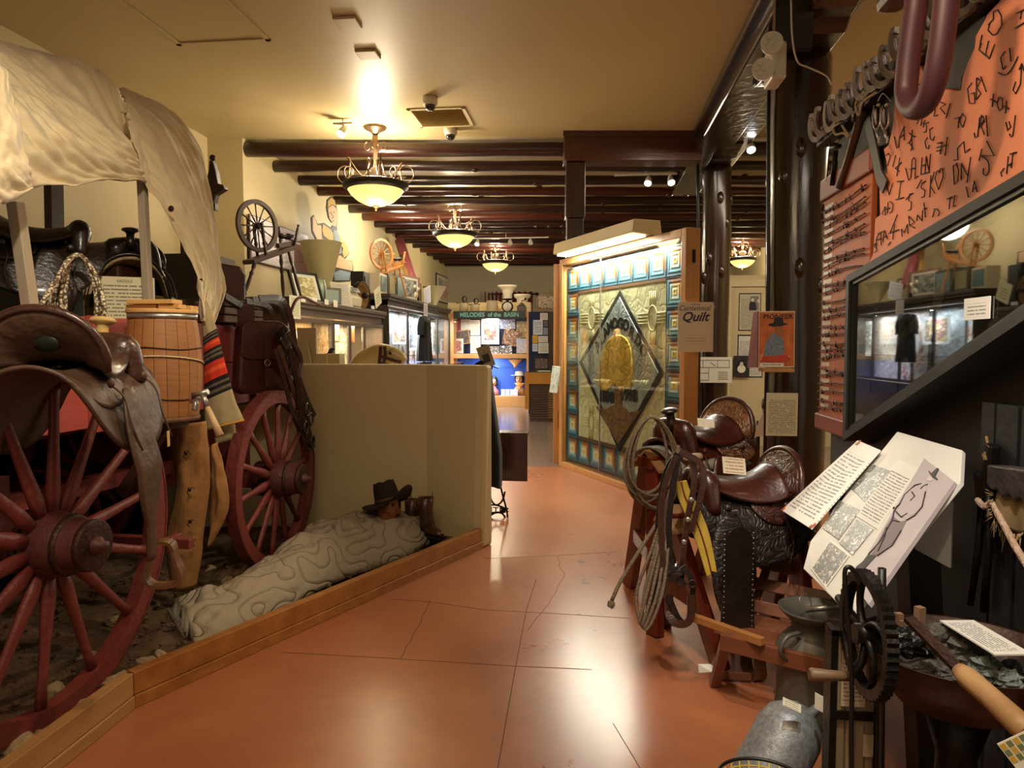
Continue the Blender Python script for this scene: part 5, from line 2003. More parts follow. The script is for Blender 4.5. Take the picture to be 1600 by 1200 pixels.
# register
F, w_, h_ = mount('L', XI, 536, 437, 560, 474)
t = thing('cash_register', 'cream enamel desk register with sloped window on the low cabinet', 'register', V((XI, F.o.y, zc)))
Fr_ = Fr(V((XI - .16, F.o.y - .02, zc)), (-.5, .86, 0)) if False else Fr(V((XI + .02, F.o.y - w_ * .35, zc)), (1, 0, 0))
MB().prism(Fr_, [(-.34, 0), (.04, 0), (.07, h_ * .45), (.01, h_ * .6), (-.08, h_), (-.3, h_)], -w_ * .75, 0).build('body', M_CRT, t, bev=.012)
Fd = Fr(V((XI + .055, F.o.y + w_ * .05, zc + h_ * .78)), (0, 1, 0), (-.45, 0, .9))
MB().boxf(Fd, -w_ * .25, w_ * .25, -h_ * .11, h_ * .11, -.0, .008).build('window', mat('dark_display_glass', '#8a8f86', rough=.1), t)
MB().boxf(Fr(V((XI + .075, F.o.y, zc + h_ * .3)), (0, 1, 0)), -w_ * .3, w_ * .3, -h_ * .2, h_ * .12, 0, .012).build('drawer_front', M_CRT, t, bev=.004)
# wooden disc with crank
c = at_x(566, 477, XI + .04)
c.z = zc
rr_ = (at_x(566, 432, XI).z - at_x(566, 474, XI).z) / 2
t = thing('cranked_disc', 'round brown wooden disc with black crank handle at the far end of the low cabinet', 'crank', c)
MX = Matrix.Translation(c + V((0, 0, rr_ + .01))) @ Matrix.Rotation(-.25, 4, 'Z') @ Matrix.Rotation(PI / 2, 4, 'Y')
MB().lathe([(rr_ * .9, -.05), (rr_, -.04), (rr_, .0), (rr_ * .93, .01), (rr_ * .9, .0)], MX, 30).build('disc', wood('tan_disc_wood', '#8c6534', '#ab7f48', .5), t)
MB().lathe([(rr_ * .93, .0), (rr_ * .95, .02), (rr_ * 1.03, .02), (rr_ * 1.03, -.05)], MX, 30).build('rim_band', M_BLACKM, t)
pc = c + V((.05, 0, rr_ + .01))
MB().ball(pc, .05).tube(catmull([pc, pc + V((.02, .1, .02)), pc + V((.02, .16, -.05)), pc + V((.02, .12, -.13)), pc + V((.02, .13, -.18))], 5), .012, 7).build('crank_handle', M_BLACKM, t)
# tags on the cabinet edge
for i, (x0, y0, x1, y1) in enumerate(((470, 464, 477, 472), (487, 465, 495, 472), (507, 468, 513, 476), (521, 469, 527, 480), (580, 478, 585, 483))):
    F, w_, h_ = mount('L', XLC + .056, x0, y0, x1, y1)
    card('price_tag', F, w_, h_, M_WHITE, 'small white tag on the low cabinet edge below the ' + ['picture frame', 'green scale', 'mantel clock', 'grey leaning card', 'cranked disc'][i],
         'tag', 'white tags on the low cabinet edge')
F, w_, h_ = mount('L', XLC + .052, 452, 462, 469, 498)
card('paper_notice', F, w_, h_, print_mat('long_note_print', '#dcd8b8', '#55503e', 12, 9, .14), 'long cream paper notice hanging at the near end of the low cabinet', 'notice')
F, w_, h_ = mount('L', XLC + .055, 583, 449, 597, 479)
card('hanging_tag', F.rot(.35), w_ * .7, h_ * .95, print_mat('big_tag_print', '#e6e6bd', '#6b6a4c', 7, 4, .2, .1), 'large pale yellow tag hanging at the far end of the low cabinet', 'tag')

# on the tall cabinet
XJ = XTC - .14
M_RAD = mat('slate_blue_enamel', '#5f7d88', rough=.4)


def tabletop(px, x0, x1, y0, X=XJ):
    c = at_x(px, 455, X)
    w_ = (at_x(x1, 455, X) - at_x(x0, 455, X)).length
    return V((X, c.y, zt2)), w_, at_x(px, y0, X).z - zt2


for i, (x0, x1, y0, m1, m2, lab) in enumerate(((583, 592, 430, M_BLACK, M_BLACK, 'black box camera under the honey spinning wheel'), (594, 605, 428, M_CRT, M_RAD, 'pale blue fronted box between the legs of the honey spinning wheel'),
                                               (607, 618, 429, M_CABW, mat('grey_cloth', '#a09a78', rough=.8), 'radio with grey cloth grille and blue top'),
                                               (619, 633, 431, M_BLACK, M_RAD, 'black box with a slate blue front panel'))):
    c, w_, h_ = tabletop((x0 + x1) / 2, x0, x1, y0)
    if i == 0:
        c.z, h_, c.y = zc, h_ + zt2 - zc, yc1 - .25
    t = thing('radio_box', lab, 'box', c, 'boxes on the tall cabinet')
    MB().mm(c + V((-.22, -w_ / 2, 0)), c + V((0, w_ / 2, h_))).build('case', m1, t, bev=.01)
    MB().mm(c + V((0, -w_ * .38, h_ * .12)), c + V((.012, w_ * .38, h_ * .88))).build('front', m2, t, bev=.004)
    mb = MB()
    if i == 3:
        for k in range(6):
            MB().mm(c + V((.01, -w_ * .38 + k * w_ * .13, .01)), c + V((.03, -w_ * .38 + k * w_ * .13 + w_ * .08, h_ * .1))).build('key', M_STEEL, t)
c, w_, h_ = tabletop(641, 632, 650, 431)
t = thing('picture_frame', 'brown framed picture beside the slate blue box on the tall cabinet', 'picture', c)
F = Fr(c + V((0, 0, h_ / 2)), (.2, .98, 0))
MB().boxf(F, -w_ / 2, w_ / 2, -h_ / 2, h_ / 2, -.02, 0).build('frame', mat('rose_brown_frame', '#8a5f4c', rough=.5), t, bev=.004)
MB().boxf(F, -w_ * .38, w_ * .38, -h_ * .42, h_ * .42, 0, .005, 0, True).build('print', photo_mat('grey_street_photo', ['#3f4444', '#8f9694', '#c9ccc4'], 5, 1, '#e4e0d4', .1), t)
c, w_, h_ = tabletop(648, 641, 656, 445)
t = thing('dried_flowers', 'bunch of pale dried flowers in a dark pot on the tall cabinet', 'flowers', c)
rs_ = random.Random(3)
MB().lathe([(.05, 0), (.09, .06), (.06, .12)], Matrix.Translation(c + V((.02, 0, 0))), 12).build('pot', M_BLACKM, t)
MF = mat('pale_dried_petals', '#d8cfb4', rough=.9)
for k in range(12):
    p = c + V((rs_.uniform(-.05, .08), rs_.uniform(-.2, .2), rs_.uniform(.12, h_)))
    MB().tube([c + V((.02, 0, .1)), p], .004, 5).build('stem', mat('dry_stem', '#7d6f4c', rough=.8), t)
    MB().ball(p, rs_.uniform(.03, .05), nz=.5, seed=k, nu=9, nv=6).build('flower_head', MF, t)
c, w_, h_ = tabletop(661, 656, 667, 441)
F = Fr(c + V((-.15, 0, h_ / 2)), (.1, .99, 0))
t = thing('picture_frame', 'narrow brown framed certificate behind the dried flowers', 'picture', c)
MB().boxf(F, -w_ / 2, w_ / 2, -h_ / 2, h_ / 2, -.02, 0).build('frame', M_DKWOOD, t)
MB().boxf(F, -w_ * .36, w_ * .36, -h_ * .4, h_ * .4, 0, .004, 0, True).build('print', print_mat('certificate_print', '#dfd9bf', '#777055', 10, 3), t)
F, w_, h_ = mount('L', XTC + .02, 661, 448, 674, 474)
card('blue_note', F.rot(.2), w_ * .8, h_, print_mat('blue_note_print', '#e8eaf0', '#4d62b0', 12, 3), 'white card with blue writing leaning beside the far cream cone', 'card')
c, w_, h_ = tabletop(679, 668, 691, 448, XTC - .05)
t = thing('funnel_shade', 'small cream conical shade standing on its point at the far end of the tall cabinet', 'shade', c)
w_ = .62 * h_ / .42
MB().lathe([(.03, 0), (.04, .02), (w_ * .42, h_), (w_ * .43, h_), (w_ * .41, h_ - .005), (.03, .03)], Matrix.Translation(c), 24).build('cone', mat('cream_shade', '#c6bd8f'), t)
MB().mm(c + V((.03, -.05, -.12)), c + V((.05, .05, 0))).build('tag', M_WHITE, t)
# pictures and poles on the wall
F, w_, h_ = mount('L', XL + .03, 682, 432, 707, 474)
t = thing('wall_picture', 'large dark framed pink and grey landscape picture on the wall beyond the cabinets', 'picture', F.o)
MB().boxf(F, -w_ / 2, w_ / 2, -h_ / 2, h_ / 2, -.02, .0).build('frame', M_BLACK, t)
MB().boxf(F, -w_ * .47, w_ * .47, -h_ * .46, h_ * .46, 0, .006, 0, True).build('print', photo_mat('pink_landscape', ['#b9a49a', '#cf9a86', '#d8cdb8', '#8a8a90'], 2, 6, '#d9d4c6', .08), t)
p0, p1 = at_x(624, 376, XL + .2), at_x(650, 455, XL + .75)
tag(MB().tube([p0, p1], .11, 14).build('red_pole', mat('faded_rose_paint', '#a8525a', '#b8656a', .5)), 'thick faded rose-red pole leaning against the wall behind the boxes', 'pole')
p0, p1 = at_x(627, 400, XL + .35), at_x(641, 447, XL + .8)
tag(MB().tube([p0, p1], [.05, .04], 10).build('tan_pole', wood('tan_pole_wood', '#a8793c', '#c4975a', .5)), 'short tan wooden pole leaning beside the rose-red pole', 'pole')
# hanging black dress on the tall cabinet


def garment(label, top, w_, h_, m, Fg, arms=True, tagc=True):
    t = thing('hanging_dress', label, 'dress', top - V((0, 0, h_)), 'black dresses on display')

    def fn(u, v):
        a = 2 * PI * u
        k = v
        half = w_ * (.16 + .34 * min(1, k * 7)) if k < .14 else w_ * (.5 - .08 * math.sin((k - .14) * 9) * (k < .45) + .12 * max(0, k - .4))
        dz = -h_ * k
        fold = 1 + .12 * math.sin(a * 6) * k
        return top + Fg.u * math.cos(a) * half * fold + Fg.n * math.sin(a) * half * .45 * fold + V((0, 0, dz))
    MB().grid(fn, 40, 30, closed_u=True).build('gown', m, t)
    if arms:
        for s in (1, -1):
            MB().tube(catmull([top + Fg.u * s * w_ * .4 + V((0, 0, -h_ * .06)), top + Fg.u * s * w_ * .58 + V((0, 0, -h_ * .22)), top + Fg.u * s * w_ * .56 + V((0, 0, -h_ * .42))], 5),
                      [w_ * .13] * 10 + [w_ * .15], 10).build('sleeve', m, t)
    return t


M_BCL = mat('black_cloth', '#08080a', rough=.95, sheen=.1)
p = at_x(663, 494, XTC + .16)
hgt = p.z - at_x(663, 564, XTC + .16).z
garment('long black dress hanging on the front of the tall cabinet under a white paper tag', p, .55, hgt, M_BCL, Fr(p, (0, 1, 0)))
F, w_, h_ = mount('L', XTC + .052, 662, 474, 668, 494)
card('paper_notice', F, w_, h_, print_mat('dress_note_print', '#e8e4ec', '#6a6470', 9, 8, .15), 'narrow white paper pinned above the dress on the tall cabinet', 'notice')

# ---- behind the half wall
YB2 = 6.4
F, w_, h_ = mount('Y', YB2, 464, 512, 494, 566)
t = thing('cream_stand', 'upright cream board with a folded peak standing behind the half wall', 'stand', F.p(0, -1.6, 0))
MB().boxf(F, -w_ / 2, w_ / 2, -1.62, h_ / 2, -.04, 0).build('board', mat('pinkish_board', '#b8a68a', rough=.6), t, bev=.006)
MB().prism(F.at(0, -h_ * .25), [(-.05, -.15), (.06, -.15), (.02, .12), (0, .14), (-.02, .12)], 0, .03).build('peak', MATS['pinkish_board'], t)
F, w_, h_ = mount('Y', YB2, 518, 552, 554, 566)
t = thing('cream_box', 'low cream box with a centre seam seen over the half wall', 'box', V((F.o.x, F.o.y, 0)))
MB().mm((F.o.x - w_ / 2, YB2 - .4, 0), (F.o.x + w_ / 2, YB2 - .26, F.o.z + h_ / 2)).build('body', mat('cream_box_paint', '#b0a37f', rough=.6), t, bev=.006)
MB().mm((F.o.x - .008, YB2 - .406, F.o.z - .3), (F.o.x + .008, YB2 - .399, F.o.z + h_ / 2 - .01)).build('seam', M_CREAM, t)
p = at_y(510, 562, YB2 - .2)
t = thing('black_bird_figure', 'small black bird figure with raised head behind the half wall', 'figure', p - V((0, 0, .1)))
MB().tube(catmull([p + V((-.07, 0, -.04)), p + V((-.02, 0, 0)), p + V((.03, 0, .05)), p + V((.05, 0, .09)), p + V((.085, 0, .1))], 5), [.012, .02, .03, .04, .045, .045, .042, .038, .032, .028, .024, .022, .022, .022, .022, .02, .018, .016, .012, .008, .004], 10).build('body', M_BLACK, t)
MB().mm((p.x - .1, p.y - .06, 0), (p.x + .06, p.y + .06, p.z - .05)).build('pedestal', M_DKWOOD, t)
# horse figure, head over the wall
M_HORSE = mat('cream_horse_paint', '#bca56d', '#cdb984', .35, scale=3, coat=.3)
p = at_y(590, 560, YB2)
t = thing('carved_horse', 'cream carved horse with brown leather bridle looking over the half wall', 'horse figure', (p.x, p.y, 0))
neck = [at_y(a, b2, YB2) for a, b2 in ((548, 640), (560, 604), (574, 573), (592, 556), (607, 554), (620, 558), (632, 566))]
MB().tube(catmull(neck, 6), [.2] * 7 + [.19, .18, .175, .17, .165, .16] + [.155, .145, .135, .125, .12, .115] + [.11, .105, .10, .095, .092, .09] + [.088, .085, .082, .08, .078, .075] + [.072, .07, .066, .06, .054, .045],
          18, flat=.62, up=(0, 1, 0)).build('neck_and_head', M_HORSE, t)
for dx in (0, .07):
    q = at_y(608, 546, YB2 - dx)
    MB().tube([q + V((-.04, 0, -.03)), q + V((.02, 0, .015)), q + V((.06, 0, .02))], [.035, .028, .004], 9, flat=.5).build('ear', M_HORSE, t)
MB().mm((neck[0].x - .9, YB2 - .2, .55), (neck[0].x + .15, YB2 + .2, .98)).build('trunk', M_HORSE, t, bev=.16)
for lx in (-.75, .0):
    for ly in (-.12, .12):
        MB().tube([(neck[0].x + lx, YB2 + ly, .65), (neck[0].x + lx + .03, YB2 + ly, .35), (neck[0].x + lx, YB2 + ly, .0)], [.09, .05, .055], 10).build('leg', M_HORSE, t)
for a in (((595, 541), (594, 555), (592, 572)), ((601, 541), (602, 556), (598, 572)), ((596, 557), (612, 562), (627, 566)), ((592, 566), (604, 570), (616, 572))):
    MB().strap(catmull([at_y(x, y, YB2 - .16) for x, y in a], 4), .03, .012, (0, -1, 0)).build('bridle_strap', M_LEAR, t)
MB().ball(at_y(610, 552, YB2 - .085), .014).build('eye', M_BLACK, t)
# the right end of the half wall: black garment, card on a stalk, sewing machine
p = at_y(768, 572, 5.55)
t = thing('draped_black_coat', 'long black coat hanging down the aisle side of the half wall', 'coat', (p.x, p.y, .5))
hgt = p.z - at_y(768, 762, 5.55).z


def coat(u, v):
    a = 2 * PI * u
    xl = at_y(762 - 5 * v, 572, 5.55).x
    xr = at_y(764 + 18 * min(1, v * 1.4) , 572, 5.55).x
    half = (xr - xl) / 2
    cx_ = (xr + xl) / 2 + .0
    return V((cx_ + math.cos(a) * half * (1 + .05 * math.sin(7 * a)), 5.62 + math.sin(a) * .1, p.z - v * hgt + .012 * math.sin(a * 3) * v))


MB().grid(coat, 36, 30, closed_u=True).build('cloth', M_BCL, t)
MB().tube(catmull([at_y(741, 571, 5.45), at_y(752, 567, 5.5), at_y(762, 569, 5.55), at_y(768, 577, 5.55)], 4), [.006, .012, .015, .018, .02, .022, .022, .02, .02, .02, .02, .02, .015], 8).build('collar', M_BCL, t)
F, w_, h_ = mount('Y', 5.5, 748, 540, 770, 574)
F = F.rot(.33)
t = thing('grey_card_holder', 'tilted grey card with a small black window standing at the end of the half wall', 'card', F.p(0, -.1, 0))
MB().boxf(F, -w_ * .47, w_ * .47, -h_ * .5, h_ * .5, -.003, .003).build('card', mat('grey_tan_card', '#8c7f66', rough=.5), t, bev=.001)
MB().boxf(F, -.028, .028, -.05, .02, .0035, .006).build('black_window', M_BLACK, t)
MB().tube([F.p(0, .03, .006), F.p(.0, .055, .008)], .004, 6).build('clip', M_BRASS, t)
MB().tube([F.p(0, -h_ * .4, -.005), F.p(.06, -h_ * .7, -.03)], .005, 6).build('stalk', M_BLACK, t)

# treadle sewing machine with its leaf hanging
YS = 6.05
F, w_, h_ = mount('Y', YS, 779, 680, 824, 752)
t = thing('sewing_machine_table', 'dark wooden treadle sewing table with black cast iron legs beyond the half wall end', 'table', (F.o.x, YS + .3, 0))
zt3 = F.o.z + h_ / 2
M_SEW = wood('dark_walnut', '#2b120b', '#47221a', .25, 'z', 8, .4)
MB().boxf(F, -w_ / 2, w_ / 2, -h_ / 2, h_ / 2, -.025, 0).build('drop_leaf', M_SEW, t, bev=.006)
MB().mm((F.o.x - .55, YS, zt3 - .01), (F.o.x + w_ / 2, YS + .2, zt3 + .02)).build('table_top', M_SEW, t, bev=.006)
M_CAST = mat('black_cast_iron', '#0a0a0a', rough=.35, metal=.3)
g = lambda px, py, yy=YS + .08: at_y(px, py, yy)
mb = MB()
for rn in (((780, 752), (785, 772), (792, 800), (795, 829)), ((763, 752), (763, 775), (760, 790), (752, 802)), ((764, 765), (768, 782), (776, 789), (785, 782), (789, 768)),
           ((757, 829), (762, 812), (772, 802), (784, 802), (792, 814), (795, 829)), ((752, 790), (774, 789), (789, 794)), ((752, 804), (770, 801), (790, 800)),
           ((783, 794), (788, 798), (794, 794)), ((783, 799), (788, 795), (794, 800))):
    mb.tube(catmull([g(*q) for q in rn], 5), .009, 7)
for px in (760, 795):
    mb.ball(g(px, 826), .024)
o = mb.build('cast_iron_legs', M_CAST, t)
d1, d2 = g(756, 797), g(790, 797)
text('lettering', 'WHITE', Fr(V(((d1.x + d2.x) / 2 - .06, YS + .07, d1.z)), (1, 0, 0)), .085, M_CAST, t, ext=.004, squash=1.1)
o2 = o.copy()
COL.objects.link(o2)
o2.location = (-.5, .1, 0)

# ================================================ FAR END: MUSIC DISPLAY, DRAWERS, BOARDS
YM = 17.3
Fm = lambda x0, y0, x1, y1, Y=YM: mount('Y', Y, x0, y0, x1, y1)
F, w_, h_ = Fm(703, 488, 829, 637)
t = thing('display_case', 'tall oak display case of music papers below the black MELODIES sign', 'display case', (F.o.x, YM + .3, 0))
zT = F.o.z + h_ / 2
xa_, xb_ = F.o.x - w_ / 2, F.o.x + w_ / 2
q = lambda px, py: at_y(px, py, YM)
z1_, z2_, z3_ = q(760, 553).z, q(760, 560).z, q(760, 619).z
M_OAKL = mat('light_oak_case', '#b98146', '#cc9659', .45, 0, 6, (1, 1, .2), .6)
MB().mm((xa_, YM, 0), (xa_ + .1, YM + .6, zT)).mm((xb_ - .1, YM, 0), (xb_, YM + .6, zT)).mm((xa_ + .1, YM, zT - .12), (xb_ - .1, YM + .6, zT)).mm((xa_ + .1, YM, z2_), (xb_ - .1, YM + .6, z1_)) \
    .mm((xa_ + .1, YM, 0), (xb_ - .1, YM + .6, z3_)).build('oak_frame', M_OAKL, t, bev=.006)
MB().mm((xa_ + .1, YM + .5, z1_), (xb_ - .1, YM + .55, zT - .1)).build('upper_backing', M_NAVY, t)
MB().mm((xa_ + .1, YM + .5, z3_), (xb_ - .1, YM + .55, z2_)).build('lower_backing', mat('bright_blue_cloth', '#1f45a8', '#3566cf', .6, scale=2, contrast=.8), t)
MB().mm((xa_ + .1, YM + .02, z1_), (xb_ - .1, YM + .03, zT - .12)).build('upper_glass', M_GLASS, t)
light('AREA', ((xa_ + xb_) / 2, YM + .2, zT - .16), 26, (1, .97, .92), .3, ((xa_ + xb_) / 2, YM + .45, 0), sy=2.0)
light('AREA', ((xa_ + xb_) / 2, YM + .15, z2_ - .05), 38, (.9, .95, 1), .3, ((xa_ + xb_) / 2, YM + .5, 0), sy=2.0)
Fsg, ws_, hs_ = Fm(709, 486, 821, 498, YM - .03)
sg = tag(MB().boxf(Fsg, -ws_ / 2, ws_ / 2, -hs_ / 2, hs_ / 2, 0, .03).build('header_sign', mat('black_sign_board', '#101312', rough=.5)), 'black sign board lettered MELODIES of the BASIN above the music case', 'sign')
M_GRNL = mat('pale_green_letter', '#6fae98', rough=.5)
text('lettering', 'MELODIES  of the  BASIN', Fsg.at(0, 0, .031), hs_ * .78, M_GRNL, sg, squash=ws_ * .94 / (hs_ * .78 * 12.3), ext=.002, font_bold=.004)
items = [(709, 499, 719, 518, ['#8a1c1c', '#c23a34', '#1a0d0d'], 0, 'red and black poster'), (720, 499, 735, 516, None, 0, 'typed sheet with two small photographs, top left'),
         (735, 500, 750, 524, None, 0, 'typed sheet with a small drawing, left of the large colour poster'), (752, 498, 780, 538, ['#e7c33a', '#2f7f8c', '#d2452f', '#f4f4ee', '#d9812e'], 1, 'large white framed poster with a crowd of colours in the middle'),
         (781, 499, 805, 514, ['#e8e0c4', '#3f63a8', '#f2f2ee'], 0, 'blue and cream sheet behind the slanted pink cover'), (807, 502, 823, 528, ['#b59a5c', '#6b6a3c', '#cbb583', '#7c5526'], 0, 'ochre picture at the top right'),
         (711, 516, 734, 538, ['#5c4636', '#3d2c22', '#7a6450'], 2, 'slanted brown framed card'), (706, 529, 724, 552, ['#f4f4f0', '#b8453c', '#c9c2b4'], 1, 'white framed picture at the bottom left'),
         (735, 525, 751, 552, None, 0, 'tall typed sheet below the drawing sheet'), (783, 515, 816, 540, ['#c78d68', '#3c2b20', '#e0b48e'], 3, 'slanted pink sheet music cover with a portrait'),
         (807, 529, 823, 552, ['#c77f66', '#7fb0c4', '#d99c80'], 0, 'pink and blue card at the bottom right'), (764, 541, 780, 553, ['#e9e9e6', '#202020', '#c9c9c4'], 0, 'black and white picture at the bottom middle'),
         (781, 540, 800, 553, ['#f2f2f0', '#15181c', '#8a8a88'], 0, 'black and white disc sleeve beside the bottom middle picture')]
for i, (x0, y0, x1, y1, cols, mode, lab) in enumerate(items):
    F, w_, h_ = Fm(x0, y0, x1, y1, YM + .44 - .012 * i)
    if mode == 2:
        F = F.rot(.15)
    if mode == 3:
        F = F.rot(-.2)
        w_ *= .8
    m = print_mat('music_sheet_%d' % i, '#e6e2cf', '#8a8470', 12, i, .1) if cols is None else photo_mat('music_print_%d' % i, cols, 5, i * 1.7, '#eef0ee' if mode == 1 else ('#c08a50' if mode == 2 else None), .16 if mode == 1 else .06)
    card('music_print', F, w_, h_, m, lab + ' of the music display', 'print', 'papers in the music display', t=.008)
# busts, dishes and papers in the lower bay
M_FACE = mat('mannequin_face', '#c9a184', rough=.5)
for (px, py, wpx, hat, lab) in ((772, 597, 12, False, 'dark-haired mannequin head in pink in the blue lower bay'), (811, 592, 15, True, 'mannequin head in a wide pale hat in the blue lower bay')):
    c = at_y(px, py, YM + .3)
    s = wpx * .012
    t = thing('mannequin_bust', lab, 'mannequin', (c.x, c.y, z3_), 'mannequin heads')
    MB().ball(c, (s * .5, s * .55, s * .72)).build('head', M_FACE, t)
    MB().ball(c + V((0, -s * .5, -s * .08)), (.02, .035, .04)).build('nose', M_FACE, t)
    MB().lathe([(s * .85, z3_ - c.z + .02), (s * .8, -s * 1.5), (s * .3, -s * .95), (s * .25, -s * .4)], Matrix.Translation(c), 16, sy=.6).build('shoulders', mat('pink_blouse' if not hat else 'brown_patterned_blouse', '#d88a90' if not hat else '#7a5136', '#c97a82' if not hat else '#c9a878', .8, scale=20), t)
    MB().ball(c + V((0, s * .15, s * .1)), (s * .68, s * .55, s * .8 if hat else s * 1.0)).build('hair', mat('dark_hair', '#150d0a', rough=.6), t)
    for e_ in (-1, 1):
        MB().ball(c + V((e_ * s * .2, -s * .5, s * .08)), (.022, .012, .012)).build('eye', M_BLACK, t)
    MB().ball(c + V((0, -s * .5, -s * .32)), (.04, .012, .012)).build('lips', mat('red_lips', '#a03830', rough=.4), t)
    if hat:
        MB().lathe([(s * 1.2, s * .5), (s * 1.15, s * .53), (s * .6, s * .5), (s * .55, s * 1.0), (s * .3, s * 1.1), (.01, s * 1.1)], Matrix.Translation(c), 20, sy=.8).build('hat', mat('pale_felt', '#cfc8b6', rough=.8), t)
for i, (px, py, s) in enumerate(((805, 566, 1.0), (812, 602, .7))):
    c = at_y(px, py, YM + .25)
    tag(MB().lathe([(.06 * s, -.13 * s), (.03 * s, -.1 * s), (.1 * s, -.02 * s), (.19 * s, .07 * s), (.18 * s, .08 * s)], Matrix.Translation(c), 20).build('footed_bowl', mat('amber_bowl', '#e8b070', rough=.3)),
        'amber footed bowl in the blue bay, ' + ('upper one on the glass shelf' if i == 0 else 'lower one before the hatted mannequin'), 'bowl', 'amber bowls')
tag(MB().mm((xa_ + .12, YM + .1, q(760, 573).z - .01), (xb_ - .12, YM + .45, q(760, 573).z)).build('glass_shelf', M_GLASS), 'glass shelf across the blue lower bay of the music case', 'shelf')
for i, px in enumerate((786, 793, 800, 806)):
    F, w_, h_ = Fm(px - 3, 606, px + 3, 617, YM + .15)
    card('small_card', Fr(V((F.o.x, F.o.y, z3_ + h_ / 2)), (1, 0, 0)), w_, h_ * .9, photo_mat('small_card_%d' % (i % 2), ['#ffffff', '#cfd8e8', '#8f8f9a'], 6, i), ['first', 'second', 'third', 'fourth'][i] + ' small white card from the left on the case floor',
         'card', 'white cards in the blue bay')

# items on top of the case, before the cream block behind
zT0 = zT
c0 = at_y(700, 473, YM + .9)
c1 = at_y(829, 473, YM + .9)
tag(MB().mm((c0.x, YM + .9, 0), (c1.x, YM + 1.3, c0.z)).build('cream_partition', M_CREAM), 'plain cream partition top seen above the music case', 'partition')
YT = YM + .3
p = lambda px, py=486: V((at_y(px, py, YT).x, YT, zT0))
zz = lambda py: at_y(760, py, YT).z - zT0
for px, lab in ((724, 'left'), (742, 'right')):
    c = p(px)
    hgt = zz(463 if px < 730 else 467)
    t = thing('wire_apparatus', lab + ' one of two wiry glass and metal apparatus on the music case', 'apparatus', c, 'wiry apparatus')
    MB().lathe([(.11, 0), (.11, hgt * .55), (.1, hgt * .6)], Matrix.Translation(c), 14).build('jar', mat('milky_glass', '#b8ad94', rough=.2), t)
    MB().tube([c + V((0, 0, hgt * .5)), c + V((0, 0, hgt))], .012, 6).tube([c + V((-.18, 0, hgt * .6)), c + V((.14, 0, hgt * .62))], .01, 6).build('spindle', M_BLACKM, t)
    MB().tube([c + V((math.cos(a) * .06 + .03, 0, hgt * .85 + math.sin(a) * .07)) for a in [2 * PI * k / 12 for k in range(12)]], .012, 6, True).build('gear_ring', M_BLACKM, t)
c = p(769)
t = thing('ribbed_mug', 'ribbed cream mug with handle on the music case', 'mug', c)
MB().lathe([(.15, 0), (.16, .05), (.14, .1), (.16, .15), (.14, .2), (.15, zz(470)), (.13, zz(470))], Matrix.Translation(c), 18).build('body', mat('ribbed_cream', '#b8a98a', rough=.5), t)
MB().tube(catmull([c + V((.14, 0, .08)), c + V((.25, 0, .12)), c + V((.25, 0, .24)), c + V((.14, 0, .28))], 4), .018, 7).build('handle', MATS['ribbed_cream'], t)
for px, y0, s, lab in ((793, 446, 1.0, 'tall white column pedestal standing behind the kitchen scale'), (816, 460, .85, 'shorter white column pedestal behind the coffee grinder')):
    c = V((at_y(px, 470, YM + 1.6).x, YM + 1.6, 0))
    ztop = at_y(px, y0, YM + 1.6).z
    tag(MB().lathe([(.2, 0), (.13, .1), (.13, ztop - .22), (.16, ztop - .18), (.14, ztop - .14), (.22, ztop - .08), (.25 * s + .02, ztop - .03), (.25 * s + .02, ztop)], Matrix.Translation(c), 22).build('column_pedestal', mat('white_plaster', '#e4dfd4', rough=.5)),
        lab, 'pedestal', 'white column pedestals')
c = p(793)
t = thing('kitchen_scale', 'black kitchen scale with round white dial on the music case', 'scale', c)
hgt = zz(468)
MB().mm(c + V((-.1, -.08, 0)), c + V((.1, .08, .03))).build('foot', M_BLACKM, t)
MX = Matrix.Translation(c + V((0, 0, hgt * .45))) @ Matrix.Rotation(PI / 2, 4, 'X')
MB().lathe([(.13, -.05), (.145, -.03), (.145, .04), (.12, .05)], MX, 22).build('body', M_BLACKM, t)
MB().lathe([(.11, .052), (.11, .056)], MX, 22).build('dial', M_WHITE, t)
MB().tube([c + V((0, -.06, hgt * .42)), c + V((0.01, -.06, hgt * .6))], .006, 5).build('needle', M_BLACK, t)
MB().lathe([(.03, hgt * .8), (.03, hgt * .9), (.16, hgt), (.16, hgt + .015)], Matrix.Translation(c), 18).build('pan', M_BLACKM, t)
c = p(815)
t = thing('coffee_grinder', 'small wooden box coffee grinder with crank on the music case', 'grinder', c)
MB().mm(c + V((-.11, -.1, 0)), c + V((.11, .1, .17))).build('box', M_DKWOOD, t, bev=.01)
MB().lathe([(.11, .17), (.08, .2), (.03, .25)], Matrix.Translation(c), 16).build('hopper', M_TIN, t)
MB().tube([c + V((0, 0, .25)), c + V((0, 0, .3)), c + V((.1, 0, .32))], .012, 6).ball(c + V((.1, 0, .35)), .03).build('crank', M_BLACKM, t)
# curtain on the far wall
YV = YF - .35
a_, b_ = at_y(748, 457, YV), at_y(832, 474, YV)
t = thing('curtain', 'dark red gathered curtain on a rod on the far wall', 'curtain', ((a_.x + b_.x) / 2, YV, b_.z - .4))
MB().grid(lambda u, v: V((a_.x + (b_.x - a_.x) * u, YV + .04 * math.sin(u * 90), a_.z + .02 * math.sin(u * 60) * (1 - v) - v * 1.1)), 140, 6).build('cloth', mat('dark_red_velvet', '#4d0d10', '#6d1519', .9, scale=10), t, solid=.01)
MB().tube([(a_.x - .12, YV, a_.z - .06), (b_.x + .12, YV, a_.z - .06)], .02, 8).ball((a_.x - .14, YV, a_.z - .06), .05).ball((b_.x + .14, YV, a_.z - .06), .05).build('rod', M_BLACKM, t)
